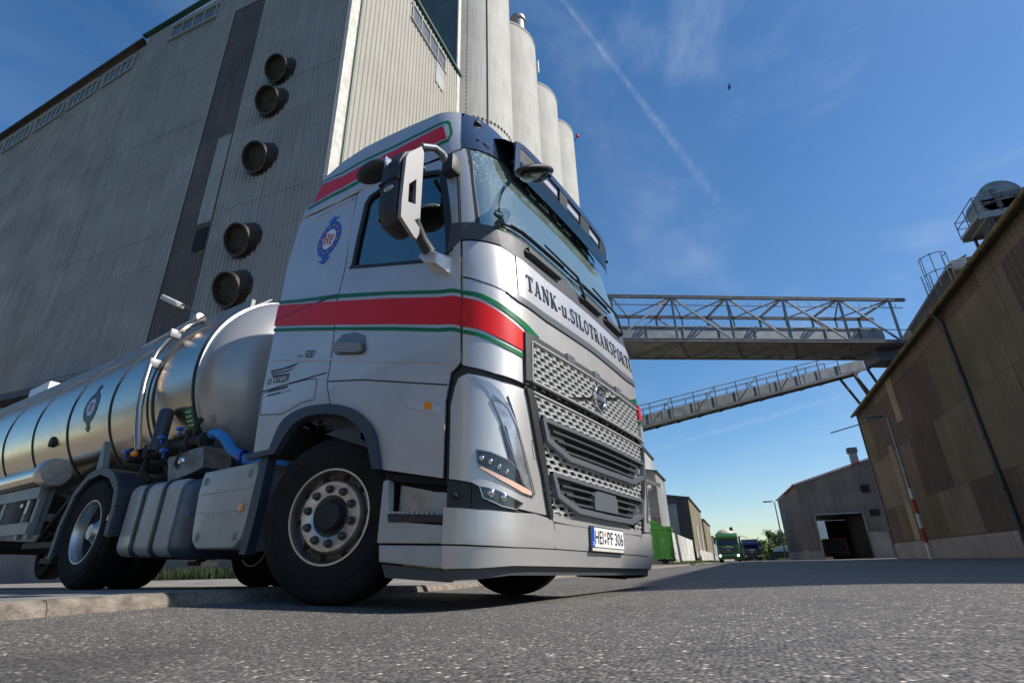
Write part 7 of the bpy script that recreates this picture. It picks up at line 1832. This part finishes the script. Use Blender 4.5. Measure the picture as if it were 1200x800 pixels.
# ================================================================ ONCOMING TRUCKS
def far_truck(loc, label, paint, tank=True, rot=0.0, h=3.25, name='silo_truck', lit=True):
    e = empty(name, loc, label, 'truck', 'oncoming trucks', rotz=rot)
    # faces -Y, width along X
    b = NB(); sec = [(0,.55),(-.06,1.0),(-.05,1.75),(.02,1.85),(.30,h-.35),(.55,h-.05),(2.0,h),(2.05,.55)]
    A = [b.verts.new((-1.22,y,z)) for y,z in sec]; B = [b.verts.new((1.22,y,z)) for y,z in sec]
    b.faces.new(A); b.faces.new(B[::-1])
    for i in range(len(sec)): b.faces.new((A[i],B[i],B[(i+1)%len(sec)],A[(i+1)%len(sec)]))
    bmesh.ops.bevel(b, geom=b.edges[:], offset=.07, segments=2, profile=.5, affect='EDGES')
    obj('cab', b, paint, e, smooth=40)
    b = NB(); vs = [b.verts.new(p) for p in ((-1.08,-.01,1.90),(1.08,-.01,1.90),(1.0,.245,h-.58),(-1.0,.245,h-.58))]; b.faces.new(vs); g_ = obj('windscreen', b, MT['lampdark'], e)
    b = NB(); bar(b, (-.9,-.06,1.95), (-.1,.02,2.25), .03); bar(b, (.1,-.06,1.95), (.9,.02,2.25), .03); obj('wiper', b, MT['black'], g_)
    b = NB(); box(b, -.95, .95, -.13, -.06, 1.0, 1.62, .02); gr = obj('grille', b, MT['black'], e)
    b = NB()
    for z in (1.1,1.22,1.34,1.46): bar(b, (-.85,-.15,z), (.85,-.15,z), .03)
    obj('grille_bar', b, MT['barmet'], gr)
    b = NB(); lathe(b, [(.11,-.17),(.13,-.17),(.13,-.14),(.11,-.14)], 20, 'Y', (0,0,1.36), close=True); bar(b, (-.5,-.14,1.6),(0,-.15,1.75),.04); bar(b, (.5,-.14,1.6),(0,-.15,1.75),.04); obj('badge', b, MT['chrome'], gr)
    b = NB(); box(b, -1.24, 1.24, -.20, .3, .32, .95, .05); box(b, -.85, .85, -.22, -.18, .45, .70); obj('bumper', b, paint if lit else MT['fence'], e, smooth=30)
    b = NB(); box(b, -.7, .7, -.235, -.21, .42, .62); obj('bumper_grid', b, MT['black'], e)
    for x in (-.98, .98):
        b = NB(); box(b, x-.19, x+.19, -.235, -.205, .62, .86, .03); hl = obj('headlight', b, MT['clear'], e)
        if lit: b = NB(); lathe(b, [(.001,-.26),(.10,-.255),(.11,-.235)], 16, 'Y', (x,0,.74)); obj('lamp_bulb', b, MT['headlit'], hl)
        b = NB(); box(b, x*1.42-.11, x*1.42+.11, .05, .2, 2.0, 2.75, .03); bar(b, (x*1.2,.15,2.7),(x*1.42,.12,2.7),.05); bar(b, (x*1.2,.15,2.05),(x*1.42,.12,2.05),.05); obj('mirror', b, MT['black'], e)
    b = NB(); prism(b, [(-.02,h-.5),(-.35,h-.45),(-.3,h-.38),(.2,h-.34)], 'X', -1.1, 1.1); obj('sun_visor', b, paint, e)
    for x in (-1.04, 1.04):
        for y in (1.3, 6.5, 7.8):
            b = NB(); lathe(b, tyre_profile(.5, .28, .28), 28, 'Y', close=True); bmesh.ops.transform(b, matrix=Matrix.Translation((x, y, .5))@Matrix.Rotation(math.pi/2, 4, 'Z'), verts=b.verts); w_ = obj('wheel', b, MT['rubber'], e, smooth=40)
            b = NB(); lathe(b, [(.28,x-.1),(.2,x),(.001,x+.02*x)], 20, 'X', (0,y,.5)); obj('rim', b, MT['rim'], w_, smooth=40)
    b = NB(); box(b, -.5, .5, .4, 9.5, .55, 1.0); obj('chassis', b, MT['frame'], e)
    b = NB(); 
    if tank:
        lathe(b, [(.001,2.35),(.75,2.4),(1.15,2.65),(1.22,3.0),(1.22,9.2),(.9,9.6),(.001,9.7)], 36, 'Y', (-.15,0,2.62)); obj('tank', b, MT['pale'], e, smooth=50)
        b = NB(); box(b, -1.2, -.9, 2.5, 9, 2.2, 2.4); box(b, .5, .85, 3.0, 3.5, 3.6, 4.0, .03); tube(b, [(-.5,3,3.75),(-.5,8.5,3.75)], .04, 6); box(b, .2, .5, 5, 5.5, 3.65, 3.85); obj('tank_fitting', b, MT['rust'], e)
        b = NB(); bar(b, (-1.26,2.3,1.1),(-1.26,9,1.1),.1,.9); obj('side_panel', b, MT['rust'], e)
    else:
        box(b, -1.25, 1.25, 2.4, 10, 1.0, 3.3, .02); obj('cargo_box', b, paint, e)
    return e
far_truck((-1.25, 71, 0), 'green silo truck with lit headlights driving towards the camera', MT['truckgreen'])
far_truck((1.7, 97, 0), 'dark blue truck driving behind the green silo truck', MT['truckblue'], False, h=2.9, name='cargo_truck', lit=False)
